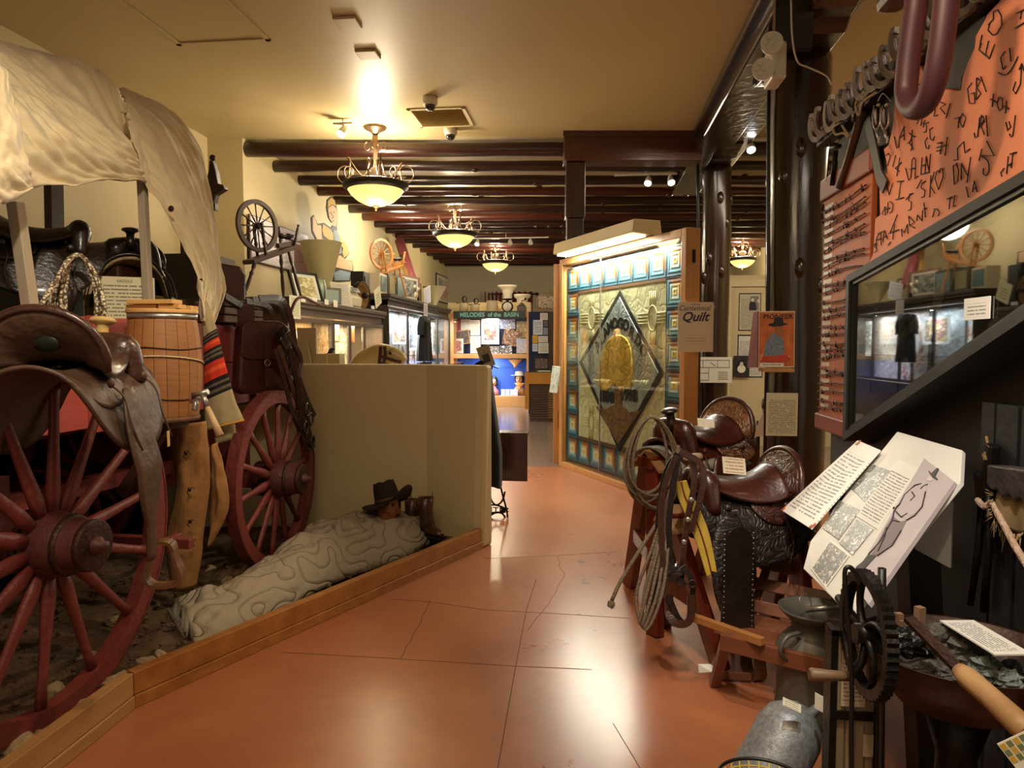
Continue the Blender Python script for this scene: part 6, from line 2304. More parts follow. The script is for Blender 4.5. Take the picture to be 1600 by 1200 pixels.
# map chest, navy board, column
YC = 14.0
F, w_, h_ = mount('Y', YC, 820, 582, 872, 676)
zcT = F.o.z + h_ / 2
xC = F.o.x - w_ / 2
t = thing('drawer_cabinet', 'oak desk unit with a stack of thin dark drawers beside the quilt case', 'cabinet', (F.o.x, YC + .4, 0))
zf = at_y(820, 655, YC).z
MB().mm((xC, YC, .25), (xC + .09, YC + .8, zcT)).mm((xC + .09, YC, zcT - .24), (xC + 1.1, YC + .8, zcT)).build('oak_housing', mat('golden_oak', '#a86e22', '#bd8233', .4, scale=5), t, bev=.006)
MB().mm((xC + .02, YC + .0, zcT + .001), (xC + 1.1, YC + .8, zcT + .015)).build('glass_top', mat('dark_glossy_top', '#3c4640', rough=.05), t)
M_DRW = mat('dark_drawer_wood', '#3f2818', '#553822', .4, 0, 8, (.2, 1, 1))
MB().mm((xC + .1, YC + .05, 0), (xC + 1.02, YC + .78, zcT - .25)).build('chest', M_DRW, t)
n_ = 12
for k in range(n_):
    z0 = .06 + k * (zcT - .42) / n_
    dr = MB().mm((xC + .13, YC + .03, z0), (xC + .99, YC + .06, z0 + (zcT - .42) / n_ - .018)).build('drawer', M_DRW, t, bev=.004)
    MB().mm((xC + .48, YC + .015, z0 + .02), (xC + .6, YC + .03, z0 + .05)).build('pull', M_BRASS, dr)
for i, (a, b2) in enumerate(((.25, .5), (.55, .85))):
    tag(MB().mm((xC + a, YC + .15, zcT + .016), (xC + b2, YC + .5, zcT + .02)).build('loose_paper', M_WHITE), ('left' if i == 0 else 'right') + ' white sheet lying on the glossy top of the drawer unit', 'paper', 'sheets on the drawer unit')
YN = 15.6
F, w_, h_ = mount('Y', YN, 826, 487, 859, 553)
nb = tag(MB().mm((F.o.x - w_ / 2, YN, 0), (F.o.x + w_ / 2, YN + .06, F.o.z + h_ / 2)).build('navy_board', M_NAVY), 'dark navy display board covered in papers left of the brown column', 'board')
for i, (x0, y0, x1, y1, c_, lab) in enumerate(((844, 489, 856, 500, '#d8cfc4', 'pale card at the top of'), (833, 500, 848, 523, '#c6cbdc', 'largest bluish sheet on'), (849, 501, 856, 510, None, 'small dark photograph on'),
                                               (849, 512, 856, 523, '#8f96a8', 'oval portrait card on'), (832, 524, 840, 536, '#d9a82c', 'yellow card on'), (841, 525, 856, 535, '#d8d2c2', 'cream card beside the yellow one on'),
                                               (832, 537, 840, 549, '#c8d0dc', 'small blue-white sheet at the bottom left of'), (841, 536, 857, 552, '#d6d3c4', 'cream typed sheet at the bottom right of'))):
    F, w_, h_ = mount('Y', YN - .012, x0, y0, x1, y1)
    m = photo_mat('board_photo', ['#1c1c20', '#6a6a70', '#2c2c30'], 5, 2) if c_ is None else print_mat('board_print_%d' % i, c_, '#4a4a52', 9, i)
    card('pinned_paper', F, w_, h_, m, lab + ' the navy board', 'paper', 'papers on the navy board', t=.006)
F, w_, h_ = mount('Y', YN - .02, 834, 556, 858, 580)
t = thing('framed_group_photo', 'black framed dark group photograph below the papers of the navy board', 'picture', F.o)
MB().boxf(F, -w_ / 2, w_ / 2, -h_ / 2, h_ / 2, -.01, .01).build('frame', M_BLACK, t)
MB().boxf(F, -w_ * .4, w_ * .4, -h_ * .32, h_ * .32, .01, .014, 0, True).build('print', photo_mat('dark_group_photo', ['#140f10', '#7c6a5c', '#2a2024', '#a89684'], 7, 4), t)
F, w_, h_ = mount('Y', 22.34, 837, 455, 874, 490)
t = thing('framed_photograph', 'gold framed wide sepia group photograph high beside the curtain', 'picture', F.o)
MB().boxf(F, -w_ / 2, w_ / 2, -h_ / 2, h_ / 2, -.02, .0).build('frame', mat('gold_brown_frame', '#8c6a34', '#a68348', .4, scale=9), t, bev=.01)
MB().boxf(F, -w_ * .42, w_ * .42, -h_ * .28, h_ * .3, 0, .01, 0, True).build('print', photo_mat('sepia_group', ['#2c1a10', '#b89a74', '#e0cbaa', '#5c3c24'], 7, 8, '#241610', .04), t)
text('lettering', 'COTTON PICKERS', F.at(0, h_ * .4, .002), h_ * .12, mat('letter_black', '#120c08'), t, squash=.8)
F, w_, h_ = mount('Y', 15.3, 857, 487, 874, 578)
tag(MB().mm((F.o.x - w_ / 2, 15.3, 0), (F.o.x + w_ / 2, 15.5, F.o.z + h_ / 2)).build('brown_column', mat('dark_brown_panel', '#2f1d14', '#3d271b', .5, scale=4)), 'tall dark brown wooden column behind the quilt case edge', 'column')

# ================================================ QUILT CASE
Q0 = at_z(873, 728, 0)
Q1 = at_z(1012, 779, 0)
FQ = Fr(Q0, Q1 - Q0)


def ql(px, py, off=0):
    p = at_plane(px, py, FQ.p(0, 0, off), FQ.n)
    return ((p - FQ.o).dot(FQ.u), (p - FQ.o).dot(FQ.v))


QW = ql(1069, 600)[0]
QH = ql(876, 406)[1]
DQ = .16
t = thing('quilt_case', 'tall oak framed glass case holding the centennial quilt, standing askew on the floor', 'display case', FQ.p(QW / 2, 0, -DQ / 2))
fw = .075
for a, b2, c_, d_, nm in ((0, fw, 0, QH, 'stile'), (QW - fw, QW, 0, QH, 'stile'), (fw, QW - fw, 0, fw * .9, 'rail'), (fw, QW - fw, QH - fw, QH, 'rail')):
    MB().boxf(FQ, a, b2, c_, d_, -DQ, 0).build(nm, M_OAK, t, bev=.005)
MB().boxf(FQ, 0, QW, .02, QH, -DQ - .02, -DQ).build('back_panel', M_DKWOOD, t)
MB().boxf(FQ, fw, QW - fw, fw * .9, QH - fw, -.03, -.022).build('glass_pane', glass_mat('case_glass', '#f4f8f4', .75), t)
MB().boxf(FQ, QW * .38, QW * .38 + .012, fw, QH - fw, -.032, -.02).build('glass_joint', M_STEEL, t)
MB().boxf(FQ, QW + .002, QW + .01, QH - .32, QH - .2, -.1, -.07).build('hinge', M_BLACKM, t)
# second, narrower oak leaf standing beyond the left edge, with its pull
fl_ = Fr(at_z(864, 724, 0), (1, 0, 0))
wl_ = (at_y(876, 600, fl_.o.y) - fl_.o).x
t2 = thing('oak_door_leaf', 'narrow oak door edge with dark pull standing left of the quilt case', 'door', fl_.p(wl_ / 2, 0, 0))
MB().boxf(fl_, 0, wl_, 0, QH * .99, -.04, 0).build('leaf', M_OAK, t2, bev=.004)
zh = at_y(868, 655, fl_.o.y).z
MB().boxf(fl_, wl_ * .65, wl_ * .85, zh - .12, zh + .12, 0, .02).build('pull', M_BRASS, t2)
F, w_, h_ = mount('Y', fl_.o.y - .25, 862, 572, 874, 612)
o = card('leaflet_rack', F.rot(-.12), w_, h_, photo_mat('leaflet_print', ['#a9b8ae', '#dfe4da', '#6b7d76'], 5, 3), 'small pale leaflet holder fixed to the oak door edge', 'leaflet', t=.2)

# quilt
qo = -.075
qa, qb = .10, QW - .10
qc, qd = .11, QH - .12
Fq = FQ.at(0, 0, qo)


def pad_mat(name, c1, c2, vs=9, st=.5, kind='F1'):
    m, nt, b = newmat(name)
    tcn = N(nt, 'ShaderNodeTexCoord')
    vo = N(nt, 'ShaderNodeTexVoronoi', i_Scale=vs)
    vo.feature = 'DISTANCE_TO_EDGE' if kind == 'E' else 'F1'
    nz = N(nt, 'ShaderNodeTexNoise', i_Scale=4, i_Detail=2)
    nt.links.new(tcn.outputs['Object'], nz.inputs['Vector'])
    vm = N(nt, 'ShaderNodeVectorMath', operation='MULTIPLY_ADD')
    nt.links.new(nz.outputs['Color'], vm.inputs[0])
    vm.inputs[1].default_value = (.4, .4, .4)
    nt.links.new(tcn.outputs['Object'], vm.inputs[2])
    nt.links.new(vm.outputs[0], vo.inputs['Vector'])
    k = math_n(nt, 'MULTIPLY', vo.outputs['Distance'], 5 if kind == 'E' else 2)
    k = math_n(nt, 'MINIMUM', k, 1)
    nt.links.new(mixc(nt, k, srgb(c2), srgb(c1)), b.inputs['Base Color'])
    bp = N(nt, 'ShaderNodeBump', i_Strength=st, i_Distance=.02)
    nt.links.new(k, bp.inputs['Height'])
    nt.links.new(bp.outputs[0], b.inputs['Normal'])
    b.inputs['Roughness'].default_value = .75
    return m


quilt = MB().boxf(Fq, qa, qb, qc, qd, -.012, 0).build('centennial_quilt', pad_mat('cream_quilting', '#ddd6b4', '#c8c09a', 7, .22, 'E'))
tag(quilt, 'centennial quilt lettered ALAMOGORDO 1898 1998 with a black edged diamond, hung in the case', 'quilt')
# log cabin blocks
m, nt, b = newmat('log_cabin_block')
uv = N(nt, 'ShaderNodeUVMap')
sp = N(nt, 'ShaderNodeSeparateXYZ')
nt.links.new(uv.outputs[0], sp.inputs[0])
du = math_n(nt, 'SUBTRACT', sp.outputs[0], .5)
dv = math_n(nt, 'SUBTRACT', sp.outputs[1], .5)
dd = math_n(nt, 'MAXIMUM', math_n(nt, 'ABSOLUTE', du), math_n(nt, 'ABSOLUTE', dv))
ra, rb = N(nt, 'ShaderNodeValToRGB'), N(nt, 'ShaderNodeValToRGB')
for r_, cols in ((ra, ['#dcb84a', '#e6dcb8', '#b7ccd0', '#7fa6b4', '#3f7f98', '#1f5f7c', '#17475e']), (rb, ['#dcb84a', '#efe4bd', '#e0c48a', '#c99148', '#a9682a', '#7d4522', '#3c2a20'])):
    r_.color_ramp.interpolation = 'CONSTANT'
    while len(r_.color_ramp.elements) < 7:
        r_.color_ramp.elements.new(.5)
    for i, c_ in enumerate(cols):
        r_.color_ramp.elements[i].position = [0, .08, .15, .22, .29, .36, .43][i]
        r_.color_ramp.elements[i].color = srgb(c_)
    nt.links.new(dd, r_.inputs[0])
half = math_n(nt, 'GREATER_THAN', math_n(nt, 'ADD', du, dv), .12)
nt.links.new(mixc(nt, half, ra.outputs[0], rb.outputs[0]), b.inputs['Base Color'])
b.inputs['Roughness'].default_value = .75
bp = N(nt, 'ShaderNodeBump', i_Strength=.4, i_Distance=.01)
nt.links.new(math_n(nt, 'PINGPONG', math_n(nt, 'MULTIPLY', dd, 14), 1), bp.inputs['Height'])
nt.links.new(bp.outputs[0], b.inputs['Normal'])
M_LOG = m
bh = (qd - ql(971, 446, qo)[1])
cols_n = round((qb - qa) / bh)
bw = (qb - qa) / cols_n
rows_n = round((qd - qc) / bh)
bhh = (qd - qc) / rows_n
M_TEAL = mat('dark_teal_border', '#1c5368', '#2c6b80', .8, scale=10)
brd = MB().boxf(Fq, qa, qb, qd - bhh, qd, 0, .004).boxf(Fq, qa, qb, qc, qc + bhh, 0, .004).boxf(Fq, qa, qa + bw, qc + bhh, qd - bhh, 0, .004).boxf(Fq, qb - bw, qb, qc + bhh, qd - bhh, 0, .004)
brd.build('border_band', M_TEAL, quilt)
for i in range(cols_n):
    for j in range(rows_n):
        if 0 < i < cols_n - 1 and 0 < j < rows_n - 1:
            continue
        MB().boxf(Fq, qa + i * bw + .006, qa + (i + 1) * bw - .006, qc + j * bhh + .006, qc + (j + 1) * bhh - .006, .004, .012, 0, True).build('patchwork_block', M_LOG, quilt, bev=.003)
M_BRB = mat('brown_binding', '#6b4427', rough=.8)
MB().boxf(Fq, qa + bw, qb - bw, qd - bhh - .03, qd - bhh, .004, .012).boxf(Fq, qa + bw, qb - bw, qc + bhh, qc + bhh + .03, .004, .012).build('brown_strip', M_BRB, quilt)


def patch(nm, pts, m, z0, z1, sm=0, par=quilt):
    P2 = [ql(a, b2, qo) for a, b2 in pts]
    if sm:
        c_ = catmull([V((a, b2, 0)) for a, b2 in P2], sm, True)
        P2 = [(p.x, p.y) for p in c_]
    return MB().prism(Fq, P2, z0, z1).build(nm, m, par, bev=.006)


dia = [(971, 453), (1040, 583), (969.5, 706), (907, 566)]
cx_, cy_ = 972, 578
inn = [(971.2, 464), (1032, 582), (969.5, 695), (913.5, 566)]
patch('diamond_edge', dia, mat('black_quilt_cloth', '#15120f', rough=.9), .012, .022)
patch('sky_patch', inn, pad_mat('grey_blue_quilting', '#a9b3b8', '#8c969c', 10, .35, 'E'), .02, .028)
patch('tree_crown', [(940, 604), (939, 580), (946, 552), (955, 532), (967, 524), (980, 526), (989, 540), (992, 562), (993, 585), (990, 604), (976, 612), (965, 600), (952, 610)], pad_mat('yellow_quilting', '#d9b02c', '#b8921c', 8, .4, 'E'), .028, .044, 3)
patch('ground_patch', [(934, 634), (950, 639), (964, 632), (964, 600), (973, 600), (976, 634), (988, 644), (1006, 640), (970, 694)], pad_mat('brown_quilting', '#7d5426', '#64401e', 8, .4, 'E'), .028, .038)
M_QL = mat('black_letter_cloth', '#1a1714', rough=.9)
for ch, px, py, rot in (('A', 938, 541, .95), ('L', 943.5, 531, .85), ('A', 950, 520, .7), ('M', 957, 511, .45), ('O', 964.5, 506.5, .15), ('G', 973, 506.5, -.1), ('O', 981.5, 509, -.3), ('R', 990.5, 520, -.6), ('D', 1000.5, 533, -.8), ('O', 1009, 548, -.95)):
    a, b2 = ql(px, py, qo)
    text('lettering', ch, Fq.at(a, b2, .031).rot(rot * .8), .17, M_QL, quilt, squash=.95, font_bold=.008, ext=.003)
for s_, px, py in (('1898', 952, 620.5), ('1998', 987, 618)):
    a, b2 = ql(px, py, qo)
    text('lettering', s_, Fq.at(a, b2, .041), .17, M_QL, quilt, squash=1.0, font_bold=.008, ext=.003)
# quilted outline figures on the cream ground (sun symbols)
mb = MB()
for px, py, s in ((925, 497, .16), (1020, 497, .16), (924, 660, .12)):
    a, b2 = ql(px, py, qo)
    mb.tube([Fq.p(a + math.cos(k) * s * .5, b2 + math.sin(k) * s * .8, .004) for k in [2 * PI * q / 20 for q in range(20)]], .007, 5, True)
    for sg_ in (-1, 1):
        for dz in (-.05, -.017, .017, .05):
            mb.tube([Fq.p(a + sg_ * s * .5, b2 + dz, .003), Fq.p(a + sg_ * s * 1.7, b2 + dz, .003)], .006, 5)
            mb.tube([Fq.p(a + dz, b2 + sg_ * s * .8, .003), Fq.p(a + dz, b2 + sg_ * s * 1.7, .003)], .006, 5)
mb.build('stitched_symbols', mat('cream_stitching', '#c3ba8c', rough=.8), quilt)
# light box on top of the case
a0, a1 = ql(889, 398)[0], ql(1018, 376)[0]
t = thing('case_light', 'cream metal strip light hood on top of the quilt case', 'light', FQ.p((a0 + a1) / 2, QH, 0))
Fh = FQ.at(0, QH, 0)
hh_ = .14
MB().prism(Fr(Fh.p(a0, 0, 0), -Fh.n, Fh.v), [(-.22, .03), (.05, .01), (.12, .03), (.1, hh_ + .02), (-.2, hh_ + .02)], 0, a1 - a0).build('hood', mat('cream_hood', '#c7b688', rough=.45), t, bev=.006)
MB().boxf(Fh, a0 + .06, a1 - .06, .0, .02, .03, .19).build('diffuser', mat('tube_glow', '#fff1d0', emit=3), t)
light('AREA', Fh.p((a0 + a1) / 2, -.02, .14), 26, (1, .93, .8), 1.6, Fh.p((a0 + a1) / 2, -1.4, -.05), sy=.12)
light('AREA', FQ.p(QW / 2, QH - .1, -.045), 75, (1, .94, .82), QW * .8, FQ.p(QW / 2, 0, -.06), sy=.03)

# ================================================ SIGNS ON THE CASE, POSTS AND DOOR
F, w_, h_ = mount('Y', 6.5, 1059, 472, 1115, 550)
F = Fr(F.o, (1, .06, 0))
t = thing('paper_sign', 'cream paper sign reading Centennial Quilt at the right edge of the quilt case', 'sign', F.o)
MB().boxf(F, -w_ / 2, w_ / 2, -h_ / 2, h_ / 2, -.004, 0, 0, True).build('sheet', print_mat('centennial_print', '#d9c7a6', '#b09c7c', 16, 2, .2, .5), t)
MB().boxf(F, -w_ * .3, .1, h_ * .3, h_ * .36, -.1, -.004).build('bracket', M_OAKX, t)
M_PURP = mat('purple_ink', '#3c2a4a', rough=.6)
text('lettering', 'OFFICIAL', F.at(.0, h_ * .45, .001), .02, M_PURP, t)
text('lettering', 'Centennial', F.at(-.015, h_ * .375, .001), .069, M_PURP, t, shear=.3, squash=.95)
text('lettering', 'Quilt', F.at(-.01, h_ * .2, .001), .116, M_PURP, t, shear=.35, font_bold=.003)
F, w_, h_ = mount('Y', PY2 - .22, 1087, 558, 1144, 598)
t = thing('floor_plan', 'white floor plan sheet fixed to the far log post', 'plan', F.o)
MB().boxf(F, -w_ / 2, w_ / 2, -h_ / 2, h_ / 2, -.01, 0).build('sheet', mat('plan_paper', '#d9d8cc', rough=.6), t)
mb = MB()


def ln(pts, r=.004):
    for a, b2 in zip(pts[:-1], pts[1:]):
        mb.bar(F.p(a[0] * w_, a[1] * h_, .002), F.p(b2[0] * w_, b2[1] * h_, .002), r, .003, up=F.n)


ln([(-.42, .38), (.42, .38), (.42, .1), (-.14, .1), (-.14, -.4), (-.42, -.4), (-.42, .38)])
ln([(-.42, .1), (-.14, .1)])
ln([(-.3, .38), (-.3, .1)])
ln([(-.42, -.12), (-.14, -.12)])
ln([(.1, .38), (.1, .1)])
ln([(-.1, .3), (.05, .15)])
for k in range(5):
    ln([(.12, -.08 - k * .07), (.38, -.08 - k * .07)])
mb.build('plan_lines', M_BLACK, t)
# pioneer poster on a little shelf on the near post
YP = PY1 - .25
F, w_, h_ = mount('Y', YP - .08, 1185, 486, 1242, 574)
F = Fr(F.o, (1, .02, 0), (.1, .05, 1))
t = thing('book_poster', 'orange PIONEER poster of a seated cowboy standing on the near post ledge', 'poster', F.p(0, -h_ / 2, 0))
M_ORP = photo_mat('orange_poster_ground', ['#b85a24', '#c9692c', '#d67a3a'], 3, 2, '#d9c9a8', .02)
MB().boxf(F, -w_ / 2, w_ / 2, -h_ / 2, h_ / 2, -.006, 0, 0, True).build('sheet', M_ORP, t)
MB().add([F.p(-w_ / 2, h_ / 2, 0), F.p(-w_ / 2, -h_ / 2, 0), F.p(-w_ / 2 - .04, -h_ / 2, -.16), F.p(-w_ / 2 - .01, h_ / 2, -.1), F.p(-w_ / 2 - .005, h_ / 2, -.006), F.p(-w_ / 2 - .005, -h_ / 2, -.006), F.p(-w_ / 2 - .045, -h_ / 2, -.166), F.p(-w_ / 2 - .015, h_ / 2, -.106)],
         [(0, 1, 2, 3), (7, 6, 5, 4), (0, 3, 7, 4), (1, 5, 6, 2)]).build('red_wing', mat('dark_red_card', '#7a1418', rough=.4), t)
text('lettering', 'PIONEER', F.at(.01, h_ * .40, .001), .05, M_BLACK, t, squash=1.15, font_bold=.001)
mb = MB().prism(F, [(-.1, -.14), (-.08, -.02), (-.03, .05), (.03, .04), (.05, -.02), (.06, -.1), (.03, -.14)], .001, .003)
mb.build('figure_shirt', mat('pale_blue_shirt', '#8c9cac', '#566373', rough=.7, scale=60), t)
MB().prism(F, rr(.03, .042, .028), .003, .005).build('figure_face', mat('tan_print_face', '#a3603a', rough=.6), t).location = F.u * .02 + F.v * .065
MB().prism(F, [(-.065, .11), (-.03, .1), (.03, .103), (.085, .12), (.05, .128), (.042, .165), (.0, .172), (-.018, .165), (-.022, .13), (-.06, .12)], .005, .007).build('figure_hat', M_BLACK, t)
MB().prism(F, [(-.12, -.17), (-.1, -.13), (.0, -.13), (.08, -.12), (.11, -.16), (.05, -.185)], .003, .0045).build('figure_legs', mat('red_print', '#c2452c', rough=.6), t)
text('lettering', 'Oliver P. Jordan', F.at(-.01, -h_ * .30, .001), .034, M_WHITE, t, squash=1.0)
text('lettering', 'Ranching, War, Travel and Life', F.at(-.01, -h_ * .36, .001), .018, M_WHITE, t)
MB().boxf(F, -w_ * .46, w_ * .2, -h_ * .49, -h_ * .42, .001, .003).build('white_strip', M_WHITE, t)
text('lettering', 'Made in Rodeo Hall', F.at(-w_ * .13, -h_ * .45, .0035), .017, mat('maroon_ink', '#7a1c3a'), t)
zsh = F.p(0, -h_ / 2, 0).z
tag(MB().boxf(Fr((F.o.x, YP, zsh - .035), (1, 0, 0)), -w_ * .4, w_ * .45, 0, .03, -.02, .14).build('wooden_ledge', M_OAKX), 'small wooden ledge on the near post under the orange poster', 'ledge')
F, w_, h_ = mount('Y', YP, 1197, 614, 1246, 681)
card('text_sheet', F, w_, h_, print_mat('post_text_print', '#d6cfae', '#3a362c', 26, 5, .07, .1), 'cream typed sheet on the near log post below the orange poster', 'sheet', t=.006)
# papers on the far door
YW = YD - .03
for i, (x0, y0, x1, y1, lab) in enumerate(((1154, 458, 1189, 517, 'framed newspaper page with a portrait photograph on the cream door'), (1152, 523, 1192, 590, 'framed newspaper columns below the portrait page on the cream door'))):
    F, w_, h_ = mount('Y', YW, x0, y0, x1, y1)
    t = thing('framed_newspaper', lab, 'newspaper', F.o, 'newspapers on the cream door')
    MB().boxf(F, -w_ / 2, w_ / 2, -h_ / 2, h_ / 2, -.012, .0).build('frame', M_BLACK, t)
    MB().boxf(F, -w_ * .46, w_ * .46, -h_ * .47, h_ * .47, 0, .006, 0, True).build('page', print_mat('newsprint_%d' % i, '#c2bda6' if i == 0 else '#d8d8cf', '#4a463c', 34, i, .04, .08), t)
    if i == 0:
        Fp_ = F.at(w_ * .2, h_ * .22, .007)
        MB().boxf(Fp_, -w_ * .19, w_ * .19, -h_ * .16, h_ * .2, 0, .003).build('photo_ground', mat('photo_grey', '#7c7a70', rough=.6), t)
        MB().prism(Fp_.at(-.03, 0, .003), [(-.05, -.1), (-.045, .0), (-.02, .04), (.02, .04), (.05, .0), (.06, -.1)], 0, .002).build('photo_figure', M_BLACK, t)
        for dx in (-.03, .06):
            MB().prism(Fp_.at(dx, .07 - abs(dx - .0) * .5, .005), rr(.022, .028, .02), 0, .002).build('photo_face', mat('photo_pale', '#cfcabc', rough=.6), t)
F, w_, h_ = mount('Y', YW - .05, 1146, 556, 1171, 589)
t = thing('portrait_frame', 'small dark purple framed oval portrait in front of the newspapers', 'picture', F.o)
MB().boxf(F, -w_ / 2, w_ / 2, -h_ / 2, h_ / 2, -.01, .0).build('mount_board', mat('dark_purple_board', '#2a2028', rough=.6), t)
ov = [(math.cos(a) * w_ * .32, math.sin(a) * h_ * .34) for a in [2 * PI * k / 24 for k in range(24)]]
MB().prism(F, ov, 0, .005).build('oval', mat('dark_oval', '#0d0b0c'), t)
MB().prism(F, [(a * .8, b2 * .55 - h_ * .12) for a, b2 in ov], .005, .008).build('white_dress', M_WHITE, t)
MB().prism(F, [(a * .35, b2 * .35 + h_ * .1) for a, b2 in ov], .008, .01).build('face', MATS['photo_pale'], t)
F, w_, h_ = mount('Y', 7.4, 1176, 634, 1196, 682)
t = thing('tilted_card', 'white typed card tilted behind the saddles left of the near post', 'card', F.o - V((0, 0, h_ / 2)))
MB().prism(F, [(-w_ / 2, -h_ / 2), (w_ / 2, -h_ / 2), (w_ / 2, h_ / 2), (w_ * .1, h_ * .1)], -.006, 0).build('sheet', M_WHITE, t)
MB().bar(V((F.o.x, F.o.y + .03, 0)), V((F.o.x, F.o.y + .03, F.o.z)), .04, .03).build('stand', M_BLACK, t)

# low glass counter behind the half wall, seen in the reflections
t = thing('glass_counter', 'lit glass counter of pale baskets behind the half wall, seen only in reflections', 'display case', (-2.2, 8.6, 0))
MB().mm((-2.5, 7.2, 0), (-1.9, 10.4, .92)).build('base', M_CABW, t)
for a, b2 in (((-2.5, 7.2), (-2.47, 7.23)), ((-1.93, 7.2), (-1.9, 7.23)), ((-2.5, 10.37), (-2.47, 10.4)), ((-1.93, 10.37), (-1.9, 10.4))):
    MB().mm((a[0], a[1], .92), (b2[0], b2[1], 1.30)).build('corner_post', M_BLACKM, t)
MB().mm((-2.5, 7.2, 1.29), (-1.9, 10.4, 1.30)).mm((-1.905, 7.23, .92), (-1.9, 10.37, 1.29)).build('glass', M_GLASS, t)
light('AREA', (-2.2, 8.8, 1.27), 60, (1, .96, .78), .3, (-2.2, 8.8, 0), sy=3.0)
for k in range(5):
    c = V((-2.15 + .1 * ((k % 2) - .5), 7.5 + k * .62, .921))
    tag(MB().lathe([(.07, 0), (.12, .08), (.125, .11), (.11, .1), (.06, .01)], Matrix.Translation(c), 18).build('pale_basket', mat('pale_straw', '#e2d8a4', '#b8a468', .8, scale=40)),
        ['nearest', 'second nearest', 'middle', 'second farthest', 'farthest'][k] + ' small pale straw basket inside the glass counter', 'basket', 'baskets in the glass counter')

# ================================================ RIGHT WALL: BARBED WIRE, HORSESHOES, BRANDS
XB = 1.43
FB2 = Fr((XB, 0, 0), (0, -1, 0))


def yb_(px, py, X=XB):
    p = at_x(px, py, X)
    return (-p.y, p.z)


A1, A2, A3, A4 = yb_(1288, 301), yb_(1363, 274), yb_(1360, 700), yb_(1281, 652)
zt4 = (A1[1] + A2[1]) / 2
zb4 = A4[1]
ya, yz = A1[0], A2[0]
t = thing('barbed_wire_board', 'orange wooden board mounted with rows of barbed wire samples beside the near post', 'wire display', (XB, -(ya + yz) / 2, zb4))
M_ORW = wood('orange_varnished_board', '#a04c1e', '#c26a30', .6, 'z', 6)
MB().boxf(FB2, ya, yz, zb4, zt4, -.03, 0).build('board', M_ORW, t, bev=.004)
M_RDW = wood('red_varnished_batten', '#6b2612', '#8c3a1c', .45, 'y', 6, .1)
MB().boxf(FB2, ya - .02, yz + .02, zt4 - .02, zt4 + .11, -.03, .022).build('batten', M_RDW, t, bev=.012)
MB().boxf(FB2, ya - .02, yz + .02, zb4 - .07, zb4 + .03, -.03, .022).build('batten', M_RDW, t, bev=.012)
MB().tube([FB2.p(ya + .1, zt4 + .08, .02), FB2.p(ya + .12, zt4 + .5, .0)], .004, 5).build('hanging_cord', M_BLACK, t)
rs_ = random.Random(21)
nw = 25
Wd = yz - ya
for k in range(nw):
    z = zt4 - .09 - k * (zt4 - zb4 - .15) / (nw - 1)
    sag = rs_.uniform(-.02, .02)
    tilt = rs_.uniform(-.01, .03)
    mb = MB()
    for ph in (0, PI):
        pts = []
        for i in range(40):
            s = i / 39
            a = s * 16 * rs_.uniform(.99, 1.01) + ph
            pts.append(FB2.p(ya + .02 + s * (Wd - .06), z + sag * math.sin(PI * s) + tilt * s + .004 * math.sin(a), .014 + .004 * math.cos(a)))
        mb.tube(pts, .0028, 5)
    for i in range(rs_.choice((5, 6, 7, 9))):
        s = rs_.uniform(.05, .95)
        c = FB2.p(ya + .02 + s * (Wd - .06), z + sag * math.sin(PI * s) + tilt * s, .014)
        for q in range(3):
            a = rs_.uniform(0, PI)
            d = FB2.u * math.cos(a) * .4 + FB2.v * math.sin(a) + FB2.n * rs_.uniform(-.2, .5)
            mb.tube([c - d * .018, c + d * .02], [.0026, .001], 4)
    mb.build('barbed_wire', M_IRONR, t)
    MB().boxf(FB2, ya + .03, ya + .17, z + .012, z + .036, 0, .0015).build('label_strip', mat('faded_label', '#d6cbb4', rough=.5), t)

# brand board
c3 = lambda x, y: (1360 + x / 5.454, 180 + y / 5.454)
c2_ = lambda x, y: (1300 + x / 5.333, y / 5.333)
XO = 1.425
out = [(1354, 420)] + [c3(*p) for p in ((22, 1175), (40, 880), (80, 850), (75, 640), (105, 560), (98, 490), (145, 510), (135, 400), (110, 290), (150, 255), (175, 160))] \
    + [c2_(*p) for p in ((505, 1040), (520, 880), (540, 740), (600, 700), (660, 600), (700, 530), (735, 545), (775, 625), (800, 720), (850, 770), (895, 778), (930, 745), (985, 745), (1030, 755), (1072, 748), (1085, 640), (1130, 520), (1185, 400), (1195, 300), (1260, 185), (1290, 120), (1400, 0))] \
    + [(1600, -90), (1720, -160), (1790, 120), (1780, 240)]
FO = Fr((XO, 0, 0), (0, -1, 0))
P2 = [yb_(a, b2, XO) for a, b2 in out]
t = thing('brand_board', 'large orange hide-shaped board painted with black cattle brands on the black wall', 'brand board', (XO, P2[0][0] * -1, 1.6))
m = mat('orange_painted_hide', '#d9805a', '#e6946c', .6, scale=2.5, contrast=.8)
MB().prism(FO, P2, -.02, 0).build('hide_board', m, t, bev=.004)
M_BR = mat('black_brand_paint', '#17110f', rough=.5)


def brand(pts, conv, cl=False):
    P3 = []
    for a, b2 in pts:
        p = at_x(*conv(a, b2), XO - .004)
        P3.append(p)
    if len(P3) > 3 and all((P3[i] - P3[i - 1]).angle(P3[i + 1] - P3[i]) < 1.35 for i in range(1, len(P3) - 1)):
        P3 = catmull(P3, 3)
    MB().tube(P3, .0023, 5, flat=1).build('brand_mark', M_BR, t)


